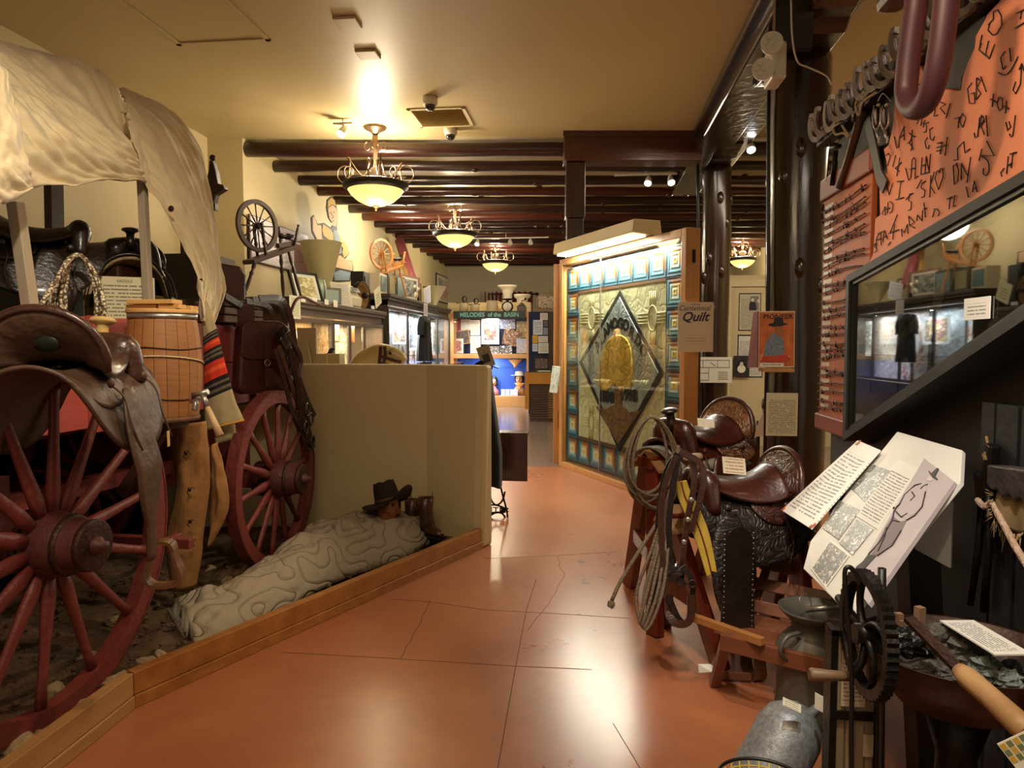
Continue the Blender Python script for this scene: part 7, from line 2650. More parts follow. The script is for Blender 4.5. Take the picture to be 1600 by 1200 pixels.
G3 = [
    [(205, 180), (215, 250), (225, 280), (240, 270), (250, 180), (288, 95)], [(250, 190), (290, 160)], [(285, 95), (288, 215)],
    [(330, 150), (350, 170), (385, 185)], [(355, 125), (350, 190), (330, 230), (315, 240)], [(330, 235), (355, 270), (365, 295)], [(345, 305), (355, 260), (350, 190)],
    [(425, 10), (400, 10), (392, 30), (410, 45), (395, 75)], [(440, 30), (430, 90)], [(465, 40), (450, 105)], [(437, 62), (460, 72)], [(495, 60), (470, 70), (480, 100), (475, 140), (455, 145)],
    [(530, 105), (505, 120), (510, 200), (535, 215), (545, 180)], [(485, 190), (465, 225), (475, 280), (495, 285), (500, 255)],
    [(610, 225), (595, 335)], [(655, 185), (635, 345)], [(570, 240), (610, 230)], [(565, 275), (655, 255)], [(565, 305), (605, 295)],
    [(710, 385), (745, 375), (742, 280), (795, 225), (805, 320), (848, 285)],
    [(885, 150), (890, 190), (915, 180), (930, 20), (960, 10), (972, 50), (945, 95), (970, 165)], [(985, 0), (1000, 180)],
    [(990, 220), (1055, 345), (940, 345)], [(950, 285), (925, 390)], [(940, 345), (1000, 390), (1010, 470), (985, 512), (960, 495), (965, 450)],
    [(1155, 60), (1170, 130), (1195, 100), (1180, 55)], [(1235, 0), (1215, 160), (1195, 180), (1185, 160)],
    [(1190, 330), (1245, 315)], [(1215, 325), (1200, 450)], [(1175, 350), (1160, 500)], [(1165, 430), (1205, 410)], [(1140, 450), (1110, 490), (1120, 520)],
    [(130, 340), (155, 325), (170, 350), (145, 430)], [(215, 340), (190, 440)], [(250, 360), (225, 520)], [(265, 400), (215, 450)], [(210, 450), (245, 480)],
    [(300, 450), (325, 555), (345, 530), (355, 380), (370, 360), (385, 380), (380, 545)], [(335, 460), (380, 450)], [(380, 530), (405, 520)],
    [(440, 360), (430, 500)], [(475, 350), (465, 495)], [(435, 430), (475, 420)], [(475, 350), (500, 480), (512, 330)], [(425, 505), (505, 485)],
    [(395, 625), (435, 550)], [(470, 560), (440, 580), (430, 620), (465, 640), (460, 690), (435, 700)], [(515, 510), (505, 700)], [(545, 480), (510, 600), (550, 665)],
    [(565, 480), (550, 540), (580, 635), (620, 520), (615, 455), (595, 455), (588, 490), (575, 470), (565, 480)],
    [(705, 430), (715, 590), (745, 560), (750, 470), (735, 410), (705, 430)], [(775, 410), (775, 550)], [(775, 410), (830, 520)], [(855, 355), (822, 575)],
    [(130, 560), (115, 650)], [(130, 560), (160, 680), (190, 580)], [(225, 565), (285, 560)], [(260, 565), (240, 715)], [(215, 720), (285, 700)],
    [(365, 665), (335, 670), (325, 730), (350, 740), (345, 800), (320, 810)], [(300, 720), (345, 670)],
    [(130, 780), (95, 840), (130, 850), (120, 780)], [(150, 740), (145, 840)], [(165, 735), (190, 760), (185, 810), (165, 835)], [(125, 800), (165, 790)],
    [(400, 850), (395, 900)], [(400, 850), (440, 900), (445, 810)], [(455, 745), (470, 870)], [(450, 800), (480, 790)],
    [(650, 715), (700, 695)], [(680, 705), (670, 800)], [(720, 680), (705, 780), (725, 770)], [(815, 610), (835, 700)], [(870, 655), (885, 560), (910, 655)], [(872, 625), (905, 620)],
    [(540, 800), (570, 800), (590, 830), (575, 860)], [(545, 810), (530, 870)],
    [(75, 1000), (50, 1060), (50, 1110), (35, 1130)], [(65, 1010), (105, 990)], [(90, 1010), (90, 1110)], [(55, 1060), (95, 1050)], [(105, 1080), (120, 980), (145, 1055)], [(110, 1035), (140, 1030)],
    [(160, 1010), (185, 960), (230, 845)], [(165, 1000), (245, 975)], [(205, 930), (190, 1060)], [(270, 1035), (265, 970), (290, 1000), (315, 930), (320, 1010)], [(325, 860), (335, 940)], [(325, 860), (375, 910), (335, 940), (380, 960)],
    [(30, 1120), (40, 1090), (55, 1150), (35, 1170)], [(150, 1110), (170, 1080)]]
for p_ in G3:
    brand(p_, c3)
G2 = [
    [(1315, 200), (1300, 250), (1335, 290), (1370, 285), (1415, 210), (1410, 130), (1380, 80), (1345, 100), (1345, 160), (1300, 205)],
    [(1250, 290), (1225, 415), (1290, 470)], [(1245, 360), (1225, 415)], [(1305, 340), (1280, 450), (1310, 490)], [(1355, 370), (1310, 490)],
    [(1440, 430), (1405, 480), (1425, 580), (1450, 550)], [(1480, 400), (1490, 510)], [(1385, 605), (1440, 625), (1500, 570), (1550, 470)],
    [(1580, 530), (1570, 700), (1530, 780), (1508, 750), (1530, 680)], [(1560, 580), (1580, 530), (1600, 590)],
    [(1165, 690), (1130, 740), (1145, 860), (1190, 860), (1185, 770), (1160, 780)], [(1205, 650), (1200, 830)], [(1205, 650), (1240, 670), (1205, 730), (1240, 780), (1200, 830)], [(1240, 640), (1285, 765)],
    [(1345, 780), (1335, 890)], [(1320, 825), (1370, 850)], [(1390, 810), (1375, 870), (1395, 920), (1420, 900), (1420, 820), (1390, 810)], [(1455, 840), (1445, 945)], [(1430, 885), (1475, 905)],
    [(1245, 960), (1230, 1067)], [(1245, 960), (1270, 990), (1240, 1040)], [(1285, 970), (1290, 1067)], [(1540, 110), (1600, 80)], [(1580, 90), (1570, 160)], [(1525, 235), (1600, 190)],
    [(870, 855), (850, 970), (880, 960)], [(905, 850), (945, 870), (900, 900), (940, 950)], [(985, 860), (950, 985)], [(1020, 990), (1060, 975), (1050, 1067)], [(1085, 945), (1060, 1010), (1090, 1060), (1115, 980), (1085, 945)],
    [(700, 560), (715, 640), (690, 680)], [(715, 700), (735, 710), (750, 660)]]
for p_ in G2:
    brand(p_, c2_)
# grey metal patch behind the board
P4 = [yb_(*c2_(*p), XO + .018) for p in ((940, 300), (1210, 160), (1290, 130), (1200, 420), (1090, 640), (1080, 760), (930, 760), (900, 800), (880, 600))]
tag(MB().prism(Fr((XO + .018, 0, 0), (0, -1, 0)), P4, 0, .004).build('slate_panel', mat('dark_slate', '#2c2b30', '#3d3b40', .6, scale=4)), 'dark slate grey panel showing above the notch of the brand board', 'panel')

# horseshoe rail
h0, h1 = at_x(1296, 192, 1.43), at_x(1560, -14, 1.43)
zr = (h0.z + at_x(1520, 14, 1.43).z) / 2 - .03
tag(MB().mm((1.39, .6, zr - .05), (1.46, h0.y + .1, zr + .05)).build('horseshoe_rail', mat('black_rail_wood', '#120e0c', '#221a15', .6, scale=8)), 'dark wooden rail along the top of the black wall', 'rail')
proto = None
ORD = ('first second third fourth fifth sixth seventh eighth ninth tenth eleventh twelfth thirteenth fourteenth fifteenth sixteenth seventeenth eighteenth nineteenth twentieth twenty-first twenty-second twenty-third twenty-fourth twenty-fifth twenty-sixth').split()
ys = []
y = h0.y + .02
k = 0
while y > 1.75:
    ys.append(y)
    y -= .118
rs_ = random.Random(5)


def shoe_mesh(s):
    pts = []
    for q in range(25):
        a = PI * (-.14) + (PI * 1.28) * q / 24
        r_ = .062
        pts.append(V((0, math.cos(a) * r_ * 1.0, -math.sin(a) * r_ * 1.22)))
    return pts


M_SHOE = mat('rusty_grey_horseshoe', '#4a3f38', '#7a6b60', .5, .5, 25, bump=.3)
for i, y in enumerate(ys):
    rz = rs_.uniform(.1, .35)
    if proto is None:
        T0 = thing('horseshoe', 'x', 'horseshoe', (0, 0, 0), 'horseshoes on the rail')
        nr = []
        pts = shoe_mesh(1)
        MB().strap(pts, .012, .022, [p.normalized() for p in pts], ws=[.013] * 25).build('iron', M_SHOE, T0)
        MB().box((0, .052, .03), (.018, .016, .02)).build('heel', M_SHOE, T0)
        MB().box((0, -.052, .03), (.018, .016, .02)).build('heel', M_SHOE, T0)
        proto = T0
        T = T0
    else:
        T = copy_tree(proto)
    T.location = (1.375, y, zr + .075 + rs_.uniform(-.015, .02))
    T.rotation_euler = (rs_.uniform(-.15, .15), 0, rz)
    T.scale = (1.45,) * 3
    T['label'] = ORD[i] + ' iron horseshoe from the near log post, on the dark rail'
# ox bow
XY = 1.1
pts = [at_x(a, b2, XY) for a, b2 in ((1436, -60), (1434, -20), (1431, 10), (1424, 60), (1418, 110), (1416, 145), (1424, 166), (1438, 168), (1452, 150), (1464, 110), (1472, 60), (1478, 10), (1481, -20), (1483, -60))]
t = thing('ox_bow', 'thick purple-brown wooden ox bow hanging in front of the brand board', 'ox bow', pts[6])
MB().tube(catmull(pts, 5), .038, 14).build('bow', mat('purple_brown_paint', '#3d1d24', '#4a2a34', .5, scale=4), t)
a_, b_ = pts[0], pts[-1]
top_ = V((XY, (a_.y + b_.y) / 2, max(a_.z, b_.z)))
MB().bar(V((XY, a_.y + .25, a_.z)), V((XY, b_.y - .25, a_.z)), .1, .13).build('yoke_beam', M_DKWOOD, t, bev=.03)
MB().tube([top_, V((XY, top_.y, HC - .01))], .008, 6).build('chain', M_BLACKM, t)
# tools tied under the rail
g = lambda px, py, x=1.40: at_x(px, py, x)
t = thing('wooden_mallet', 'dark brown wooden handled tool with iron collar tied to the rail left of the spurs', 'tool', g(1316, 285))
MB().tube([g(1347, 172), g(1340, 200), g(1327, 245), g(1312, 292)], [.026, .024, .022, .026], 10).build('handle', wood('dark_handle', '#3d2416', '#5e3a22', .4), t)
MB().tube([g(1345, 163), g(1341, 190)], [.04, .034], 12).build('iron_collar', M_BLACKM, t)
t = thing('spurs', 'pair of leather strapped spurs hanging beside the orange board', 'spurs', g(1380, 225))
for dx in (0, 13):
    MB().tube(catmull([g(1366 + dx, 165, 1.385), g(1364 + dx, 190, 1.37), g(1369 + dx, 203, 1.36), g(1376 + dx, 190, 1.37), g(1376 + dx, 168, 1.385)], 5), .005, 6).build('heel_band', M_STEEL, t)
    MB().strap([g(1368 + dx, 172, 1.375), g(1369 + dx, 198, 1.372)], .03, .006, (-1, 0, 0)).build('spur_strap', M_LEAR, t)
    MB().tube([g(1369 + dx, 203, 1.36), g(1372 + dx, 217, 1.35)], [.008, .005], 6).build('shank', M_STEEL, t)
    mb = MB()
    c = g(1373 + dx, 219, 1.35)
    for q in range(8):
        a = q * PI / 4
        mb.tube([c, c + V((0, math.cos(a) * .02, math.sin(a) * .02))], [.004, .001], 4)
    mb.build('rowel', M_STEEL, t)
    MB().ball(g(1373 + dx, 164, 1.38), .01).build('button', M_STEEL, t)
MB().tube(catmull([g(1372, 158), g(1380, 146), g(1392, 158)], 5), .003, 5).build('wire_loop', M_STEEL, t)
tag(MB().strap([g(1356, 190, 1.41), g(1366, 235, 1.41), g(1374, 275, 1.41), g(1383, 292, 1.41)], .07, .008, (-1, 0, 0)).build('leather_sheath', mat('dark_grey_leather', '#2a2827', '#3d3a38', .5)), 'dark grey leather strap hanging behind the spurs', 'strap')
tag(MB().tube([g(1306, 235), g(1300, 290)], .014, 8).tube([g(1298, 232), g(1312, 228)], .012, 8).build('iron_hook_tool', M_BLACKM), 'small dark iron tool hanging left of the wooden handled tool', 'tool')
for i, rn in enumerate((((1352, 142), (1344, 150), (1337, 165), (1342, 180), (1348, 160), (1368, 145)), ((1312, 192), (1302, 200), (1306, 210), (1318, 208), (1326, 214), (1316, 196)))):
    tag(MB().tube(catmull([g(a, b2, 1.37) for a, b2 in rn], 5), .007, 6).build('rope_tie', M_ROPE), ('frayed rope tie knotted on the rail above the wooden handled tool', 'frayed rope tie knotted under the first horseshoes')[i], 'rope')

# slanted display case on the right wall
XW = 1.30
k4 = [(1322, 431), (1700, 206), (1700, 433), (1316, 689)]
W4 = [yb_(a, b2, XW) for a, b2 in k4]
FW = Fr((XW, 0, 0), (0, -1, 0))
t = thing('wall_display_case', 'black framed slanted glass display case on the black wall below the brand board', 'display case', (XW + .08, -W4[0][0] - .5, W4[3][1]))


def inset(P, d):
    n = len(P)
    out = []
    for i in range(n):
        a, b2, c = V((*P[i - 1], 0)), V((*P[i], 0)), V((*P[(i + 1) % n], 0))
        e1, e2 = (b2 - a).normalized(), (c - b2).normalized()
        n1, n2 = V((e1.y, -e1.x, 0)), V((e2.y, -e2.x, 0))
        k = (n1 + n2)
        k = k / max(.2, k.dot(n1))
        cen = sum((V((*q, 0)) for q in P), V((0, 0, 0))) / n
        if (cen - b2).dot(k) < 0:
            k = -k
        out.append(((b2 + k * d).x, (b2 + k * d).y))
    return out


def ringp(P, d, c0, c1, m, nm):
    I = inset(P, d)
    n = len(P)
    mb = MB()
    for i in range(n):
        j = (i + 1) % n
        mb.prism(FW, [P[i], P[j], I[j], I[i]], c0, c1)
    return mb.build(nm, m, t)


M_FRM = mat('dark_grey_frame', '#1b1a19', '#252423', .6, scale=6)
ringp(W4, .038, -.155, 0, M_FRM, 'outer_frame')
ringp(inset(W4, .034), .022, -.1, -.012, M_BLACK, 'inner_frame')
I2 = inset(W4, .03)
MB().prism(FW, I2, -.155, -.145).build('dark_backing', mat('dark_interior_cloth', '#12110f', rough=.9), t)
MB().prism(FW, inset(W4, .045), -.03, -.024).build('glass_pane', glass_mat('wall_case_glass', '#c9ccc6', 2.6), t)
w5 = lambda a, b2, x=XW + .09: at_x(a, b2, x)
F, w_, h_ = mount('R', XW + .02, 1507, 465, 1548, 500)
card('white_label', Fr(at_x(1527, 482, XW + .02), (0, -1, 0)), abs(at_x(1507, 482, XW).y - at_x(1548, 482, XW).y), .075, print_mat('case_label_print', '#d9dad2', '#56564e', 6, 3, .14, .15), 'small white printed label inside the slanted wall case', 'label')
t = thing('old_revolver_gear', 'dark iron bit and chain with a yellowed tag inside the slanted wall case', 'bit', w5(1450, 590))
MB().tube(catmull([w5(1452, 478), w5(1448, 505), w5(1440, 520), w5(1444, 545), w5(1455, 520), w5(1452, 500)], 5), .007, 6).build('bit_ring', M_STEEL, t)
MB().tube(catmull([w5(1440, 525), w5(1432, 545), w5(1437, 560), w5(1425, 575), w5(1412, 585)], 5), [.006] * 21, 6).build('chain', M_STEEL, t)
MB().tube(catmull([w5(1415, 560), w5(1420, 580), w5(1435, 575), w5(1446, 568)], 5), .01, 6).build('shank', M_STEEL, t)
MB().prism(Fr(w5(1466, 466, XW + .06), (0, -1, 0)).rot(-.3), [(-.035, -.05), (.035, -.05), (.035, .04), (.02, .055), (-.02, .055), (-.035, .04)], 0, .003).build('yellowed_tag', mat('yellowed_tag', '#c9bd8c', '#a99c6c', .6, scale=20), t)
t = thing('leather_holster', 'long reddish leather strap lying across the slanted wall case', 'strap', w5(1400, 560))
MB().strap(catmull([w5(1395, 560), w5(1410, 530), w5(1432, 505), w5(1445, 495)], 5), .05, .012, (-1, 0, .2)).build('strap', M_LEAR, t)
MB().strap(catmull([w5(1432, 560), w5(1470, 535), w5(1500, 520), w5(1520, 515)], 5), .04, .012, (-1, 0, .3)).build('strap', M_LEAR, t)

# ================================================ SADDLE RACKS AND SADDLES ON THE RIGHT
M_RACK = mat('dark_red_stained_rack', '#4a170d', '#6e2614', .4, 0, 6, (1, 1, .2), .6, .15, 20, .3)


def rack(label, top, fwd, ln_, feet, w_=.09):
    t = thing('saddle_rack', label, 'saddle rack', (top.x, top.y, 0), 'wooden saddle racks')
    fwd = V(fwd).normalized()
    a, b2 = top + fwd * ln_ / 2, top - fwd * ln_ / 2
    MB().bar(a, b2, .13, .07).build('top_beam', M_RACK, t, bev=.008)
    sd = V((fwd.y, -fwd.x, 0))
    for s in (1, -1):
        MB().add([a + V((0, 0, .07)), b2 + V((0, 0, .07)), b2 + sd * s * .12 + V((0, 0, -.03)), a + sd * s * .12 + V((0, 0, -.03)),
                  a + V((0, 0, .055)), b2 + V((0, 0, .055)), b2 + sd * s * .12 + V((0, 0, -.045)), a + sd * s * .12 + V((0, 0, -.045))],
                 [(0, 1, 2, 3), (7, 6, 5, 4), (0, 3, 7, 4), (1, 5, 6, 2), (2, 6, 7, 3), (0, 4, 5, 1)]).build('bar_board', wood('tan_bar_board', '#7d5a3a', '#a37c52', .5, 'x', 8), t)
    for i, f in enumerate(feet):
        st_ = (a if i < 2 else b2) - fwd * .05 * (1 if i < 2 else -1)
        s = 1 if i % 2 else -1
        MB().bar(st_ + sd * s * .03 - V((0, 0, .02)), V(f), w_, .055, up=fwd).build('leg', M_RACK, t, bev=.006)
    p, q = [st.lerp(V(f), .55) for st, f in zip((a, a), feet[:2])]
    MB().bar(p, q, .03, .08).build('cross_brace', M_RACK, t)
    return t


SA = V((.63, 4.12, .90))
fA = V((-.80, -.60, 0))
rack('dark red wooden rack under the saddle nearer the quilt case', SA, fA, .80, [(.36, 3.68, 0), (.27, 4.43, 0), (.95, 4.25, 0), (.75, 4.75, 0)])
SB = V((.72, 3.52, .70))
fB = V((-.96, -.28, 0))
rack('dark red wooden rack with wide leg under the black tooled saddle beside the slatted chair', SB, fB, .74, [(.64, 3.34, 0), (.42, 3.85, 0), (1.05, 3.35, 0), (1.0, 3.9, 0)], .12)


def tooled_mat(name, c1, c2):
    m, nt, b = newmat(name)
    tcn = N(nt, 'ShaderNodeTexCoord')
    nz = N(nt, 'ShaderNodeTexNoise', i_Scale=16, i_Detail=0, i_Distortion=1.5)
    nt.links.new(tcn.outputs['Object'], nz.inputs['Vector'])
    k = math_n(nt, 'PINGPONG', math_n(nt, 'MULTIPLY', nz.outputs[0], 7), 1)
    nt.links.new(mixc(nt, k, srgb(c1), srgb(c2)), b.inputs['Base Color'])
    bp = N(nt, 'ShaderNodeBump', i_Strength=.5, i_Distance=.006)
    nt.links.new(k, bp.inputs['Height'])
    nt.links.new(bp.outputs[0], b.inputs['Normal'])
    b.inputs['Roughness'].default_value = .42
    b.inputs['Coat Weight'].default_value = .15
    return m


M_TOOLB = tooled_mat('tooled_black_leather', '#0e0a09', '#2e211b')
M_TOOLT = tooled_mat('tooled_tan_leather', '#4a2a17', '#7d5130')
M_TOOLR = tooled_mat('tooled_red_brown_leather', '#24100c', '#4a231a')
rzA = math.atan2(fA.y, fA.x)
rzB = math.atan2(fB.y, fB.x)
tA = saddle('glossy brown saddle with wide tan tooled seat back beside the quilt case', (M_LEAR, M_LEAR, M_LEA), (SA.x, SA.y, SA.z + .01), rzA, tooled=M_TOOLT, cantle_h=.17, fl=.5, stir=(), drop=.24, hornm=M_LEAB)
tB = saddle('black and red-brown tooled saddle in front beside the slatted chair', (M_TOOLB, M_LEAR, M_LEAR), (SB.x, SB.y, SB.z + .03), rzB, tooled=M_TOOLR, cantle_h=.15, fl=.6, stir=(1,), drop=.3,
            hornm=mat('wrapped_pale_horn', '#7d6248', '#a3876a', .6, scale=30), fenders=(1,), fx=.13)
MB().prism(Fr((.13, .31, -.27), (1, 0, 0)), rr(.085, .27, .08, taper=.25), -.004, .006).build('studded_panel', M_LEAB, tB, local=True)
mb = MB()
for s in (-1, 1):
    for k in range(20):
        mb.ball((.13 + s * .07, .312, -.03 - k * .024), .0045, nu=6, nv=4)
mb.build('stud_row', M_STEEL, tB, local=True)
# cards on the saddles
for (px, py, Y, w_, h_, rot, lab, mm_) in ((1103, 661, 3.98, .10, .05, .1, 'small blank white card on the brown saddle', M_WHITE), (1147, 728, 3.48, .12, .085, -.05, 'small folded card with red writing on the black tooled saddle', print_mat('red_card_print', '#ded5bf', '#a04838', 5, 1, .1))):
    p = at_y(px, py, Y)
    F = Fr(p, (1, .25, -.12), (0, .45, .9))
    o = card('folded_card', F, w_, h_, mm_, lab, 'card', t=.002)
# ropes on racks
pk = at_y(1018, 652, 3.72)
coil(pk, .25, 9, .0075, M_ROPED, 'grey-brown lariat coil hanging from the horn of the brown saddle', drop=.95, ax=(1, .2, 0), seed=4, sw=.26)
pr = at_y(1060, 706, 3.25)
o = MB()
rs_ = random.Random(8)
for q in range(4):
    w2 = rs_.uniform(-.03, .05)
    pts = [pr + V((0, 0, .01 * q)), at_y(1048, 760, 3.2), at_y(1036 - q * 5, 850, 3.16), at_y(1030 - q * 12, 930, 3.14), at_y(1000 + q * 3, 975 + q * 3, 3.12), at_y(1010 + q * 8, 930, 3.12), at_y(1030 + q * 5, 850, 3.15)]
    o.tube(catmull(pts, 6), .008, 7)
o.tube(catmull([pr, at_y(1055, 770, 3.2), at_y(1030, 812, 3.18), at_y(998, 862, 3.14), at_y(970, 908, 3.1), at_y(956, 938, 3.08)], 6), .009, 7)
o.ball(at_y(955, 944, 3.08), .018, nz=.3)
tag(o.build('lasso_rope', M_ROPED), 'long grey-brown lasso hanging from the pale horn with its knotted end swung left', 'rope')
MB_ = lambda: MB()
t = thing('bridle', 'dark leather bridle with round silver studs hanging from the pale saddle horn', 'bridle', at_y(1070, 980, 3.14))
for i, rn in enumerate((((1060, 706), (1082, 720), (1084, 760), (1076, 800), (1068, 860), (1066, 885)), ((1058, 708), (1040, 740), (1030, 800), (1024, 880), (1022, 950)), ((1062, 704), (1095, 725), (1098, 760), (1080, 830)),
                        ((1060, 712), (1050, 770), (1045, 830), (1052, 890), (1070, 915)), ((1056, 712), (1036, 770), (1034, 850), (1046, 960), (1056, 976)), ((1066, 885), (1080, 905), (1082, 950), (1074, 972), (1060, 966), (1044, 930)))):
    MB().strap(catmull([at_y(a, b2, 3.18 - .012 * i) for a, b2 in rn], 6), .026, .006, (.1, -1, 0)).build('strap', M_LEAB if i % 2 else M_LEA, t)
for px, py in ((1080, 781), (1075, 812), (1069, 847)):
    MB().ball(at_y(px, py, 3.09), (.012, .006, .012)).build('silver_stud', M_STEEL, t)
MB().tube([at_y(1082, 912, 3.1) + V((math.cos(a) * .016, 0, math.sin(a) * .016)) for a in [2 * PI * k / 12 for k in range(12)]], .004, 6, True).build('ring', M_IRONR, t)
MB().ball(at_y(1052, 895, 3.16), (.05, .03, .045), nz=.5, seed=3).build('leather_cup', M_LEAB, t)
MB().strap(catmull([at_y(1046, 940, 3.16), at_y(1046, 962, 3.12), at_y(1060, 975, 3.1), at_y(1078, 968, 3.1), at_y(1080, 930, 3.1)], 5), .035, .006, (.1, -1, 0)).build('strap', M_LEA, t)
t = thing('yellow_strap', 'long padded yellow cloth strap with dark stitching hanging beside the bridle', 'strap', at_y(1110, 900, 3.13))
pts = [at_y(a, b2, 3.2) for a, b2 in ((1064, 752), (1070, 775), (1082, 800), (1094, 830), (1103, 860), (1112, 898))]
MB().strap(catmull(pts, 6), .07, .014, (.1, -1, 0), ws=[.05 + .022 * math.sin(PI * k / 30) for k in range(31)]).build('pad', mat('yellow_cloth', '#a88a2c', '#c4a642', .8, scale=12), t, bev=.004)
MB().tube([p + V((.0, -.012, 0)) for p in catmull(pts, 6)], .003, 5).build('stitching', mat('dark_red_thread', '#6b1f14'), t)
t = thing('saddle_blanket', 'folded blue and cream saddle blanket edge under the brown saddle', 'blanket', (SA.x, SA.y, SA.z - .1))
fd = V((-fA.y, fA.x, 0))
MB().grid(lambda u, v: SA + fA * (.36 - .6 * u) + fd * (.22 * math.sin((v * 2 - 1) * 1.1)) + V((0, 0, .22 * math.cos((v * 2 - 1) * 1.1) - .14)), 12, 20).build('cloth', mat('blue_cream_stripe', '#365a78', '#b8a98a', .9, scale=8, stretch=(.2, .2, 3)), t, solid=.012)

# slatted folding chair
t = thing('slatted_chair', 'low brown folding chair with slatted back standing between saddle rack and milk can', 'chair', (.75, 3.2, 0))
M_SLAT = wood('brown_slat_wood', '#5c3320', '#80492e', .4, 'x', 8, .2)
M_SLATL = wood('light_edge_slat', '#8c5a30', '#ab7844', .4, 'x', 8, .2)
sl = [((1215, 829), 3.78), ((1202, 852), 3.69), ((1188, 880), 3.60), ((1176, 910), 3.50), ((1163, 943), 3.40)]
dr = V((.86, -.50, 0)).normalized()
left = []
for (p_, Y) in sl:
    a = at_y(*p_, Y)
    left.append(a)
    MB().bar(a, a + dr * .46, .018, .058, up=V((-.15, .55, .9))).build('slat', M_SLAT, t, bev=.004)
for off in (.03, .42):
    a, b2 = left[0] + dr * off + V((.0, .03, .05)), left[-1] + dr * off + V((0, .03, -.1))
    MB().bar(a, b2, .03, .035, up=dr).build('back_rail', M_SLAT, t, bev=.003)
e0, e1 = at_y(1076, 962, 3.20), at_y(1192, 1003, 2.86)
MB().bar(e0, e1, .03, .035).build('front_edge', M_SLATL, t, bev=.004)
s0 = at_y(1160, 968, 3.32)
dz = (e0 + e1) / 2
MB().bar(s0 + V((.0, 0, 0)), s0 + dr * .44, .16, .02).bar(s0 + V((-.13, -.1, 0)), s0 + dr * .44 + V((-.13, -.1, 0)), .12, .02).build('seat_board', M_SLAT, t, bev=.004)
f0 = at_z(1116, 1072, 0)
k0 = at_y(1134, 1002, 2.98)
MB().bar(k0, f0, .045, .03).build('leg', M_SLAT, t, bev=.003)
MB().bar(k0 + dr * .42, f0 + dr * .45, .045, .03).build('leg', M_SLAT, t, bev=.003)
MB().bar(k0 + V((-.02, .0, 0)), k0 + dr * .5, .03, .07).build('lower_rail', M_SLAT, t, bev=.004)
MB().bar(k0 + V((0, .02, 0)), V((f0.x + .18, f0.y + .5, 0)), .04, .028).build('leg', M_SLAT, t, bev=.003)
MB().bar(k0 + dr * .4 + V((0, .02, 0)), V((f0.x + .55, f0.y + .28, 0)), .04, .028).build('leg', M_SLAT, t, bev=.003)
MB().bar(f0.lerp(V((f0.x + .18, f0.y + .5, 0)), .1) + V((0, 0, .03)), f0 + dr * .2 + V((0, .15, .03)), .02, .03).build('stretcher', M_SLAT, t)
MB().bar(left[-1] + dr * .03, V((f0.x + .2, f0.y + .52, 0)), .03, .03).build('side_rail', M_SLAT, t)
tag(MB().prism(Fr(at_z(1100, 1046, .001), (1, 0, 0), (0, 1, 0)), [(-.03, -.04), (.05, -.02), (.06, .06), (-.02, .05)], 0, .002).build('paper_scrap', M_WHITE), 'small white paper scrap on the floor under the saddle rack', 'paper')

# milk can
c = V((*at_z(1268, 1118, 0)[:2], 0))
t = thing('milk_can', 'grey metal milk can with wide flared mouth beside the slatted chair', 'milk can', c)
topz = at_y(1268, 948, c.y).z
s = topz / .62
MC = Matrix.Translation(c) @ Matrix.Diagonal((1, 1, s, 1))
MB().lathe([(.125, 0), (.145, .01), (.147, .06), (.142, .07), (.142, .31), (.149, .36), (.149, .38), (.142, .39), (.128, .43), (.10, .475), (.088, .49), (.088, .53), (.10, .55), (.137, .60), (.142, .615), (.13, .612), (.092, .55), (.078, .52), (.078, .46)],
           MC, 40).build('body', M_TIN, t)
for sg_ in (-1, 1):
    a = c + V((sg_ * .08, -.08 * 1, topz * .70))
    MB().tube(catmull([a + V((0, 0, .06)), a + V((sg_ * .06, -.03, .05)), a + V((sg_ * .085, -.04, .0)), a + V((sg_ * .055, -.02, -.05))], 5), .011, 8, flat=.7).build('handle', M_TIN, t)
lid = t
MB().tube(catmull([c + V((-.03, -.02, topz - .02)), c + V((-.06, .0, topz + .03)), c + V((-.02, .03, topz + .04)), c + V((.0, .02, topz - .01))], 5), .0025, 5).build('wire_loop', M_STEEL, t)
tag(MB().tube([c + V((-.03, .02, topz - .02)), c + V((.12, .0, topz + .005))], [.016, .01], 8).build('ladle_handle', M_STEEL), 'grey metal ladle handle lying across the mouth of the milk can', 'ladle')

# galvanised tilted can with spout
a, b2 = at_y(1196, 1215, 2.28), at_y(1246, 1118, 2.34)
ax = (b2 - a)
q_ = ax.to_track_quat('Z', 'Y').to_matrix().to_4x4()
Lc = .30
MC = Matrix.Translation(b2 - ax.normalized() * .26) @ q_
Lc = .5
t = thing('galvanised_can', 'speckled grey galvanised can tilted with its spout to the right below the milk can', 'can', (b2.x, b2.y, max(.0, (b2 - ax.normalized() * .3).z)))
MB().lathe([(.085, -.14), (.105, -.13), (.108, .0), (.105, .2), (.09, .25), (.05, .285), (.02, .3)], MC, 32).build('body', M_GALV, t)
MB().tube([at_y(1262, 1120, 2.34), at_y(1280, 1104, 2.34), at_y(1290, 1092, 2.34)], [.02, .014, .011], 10).build('spout', M_GALV, t)
F = Fr(at_y(1237, 1102, 2.22), (1, 0, -.42), (.1, .8, .6))
card('small_label', F, .06, .028, print_mat('can_label_print', '#d9d2b8', '#6b6450', 4, 2, .1), 'small cream label lying on the galvanised can', 'label', t=.002)
F = Fr(at_y(1281, 1098, 2.2), (.5, -.8, 0), (0, 0, 1))
card('hanging_label', F, .035, .05, M_WHITE, 'tiny white label hanging by the spout of the galvanised can', 'label', t=.002)

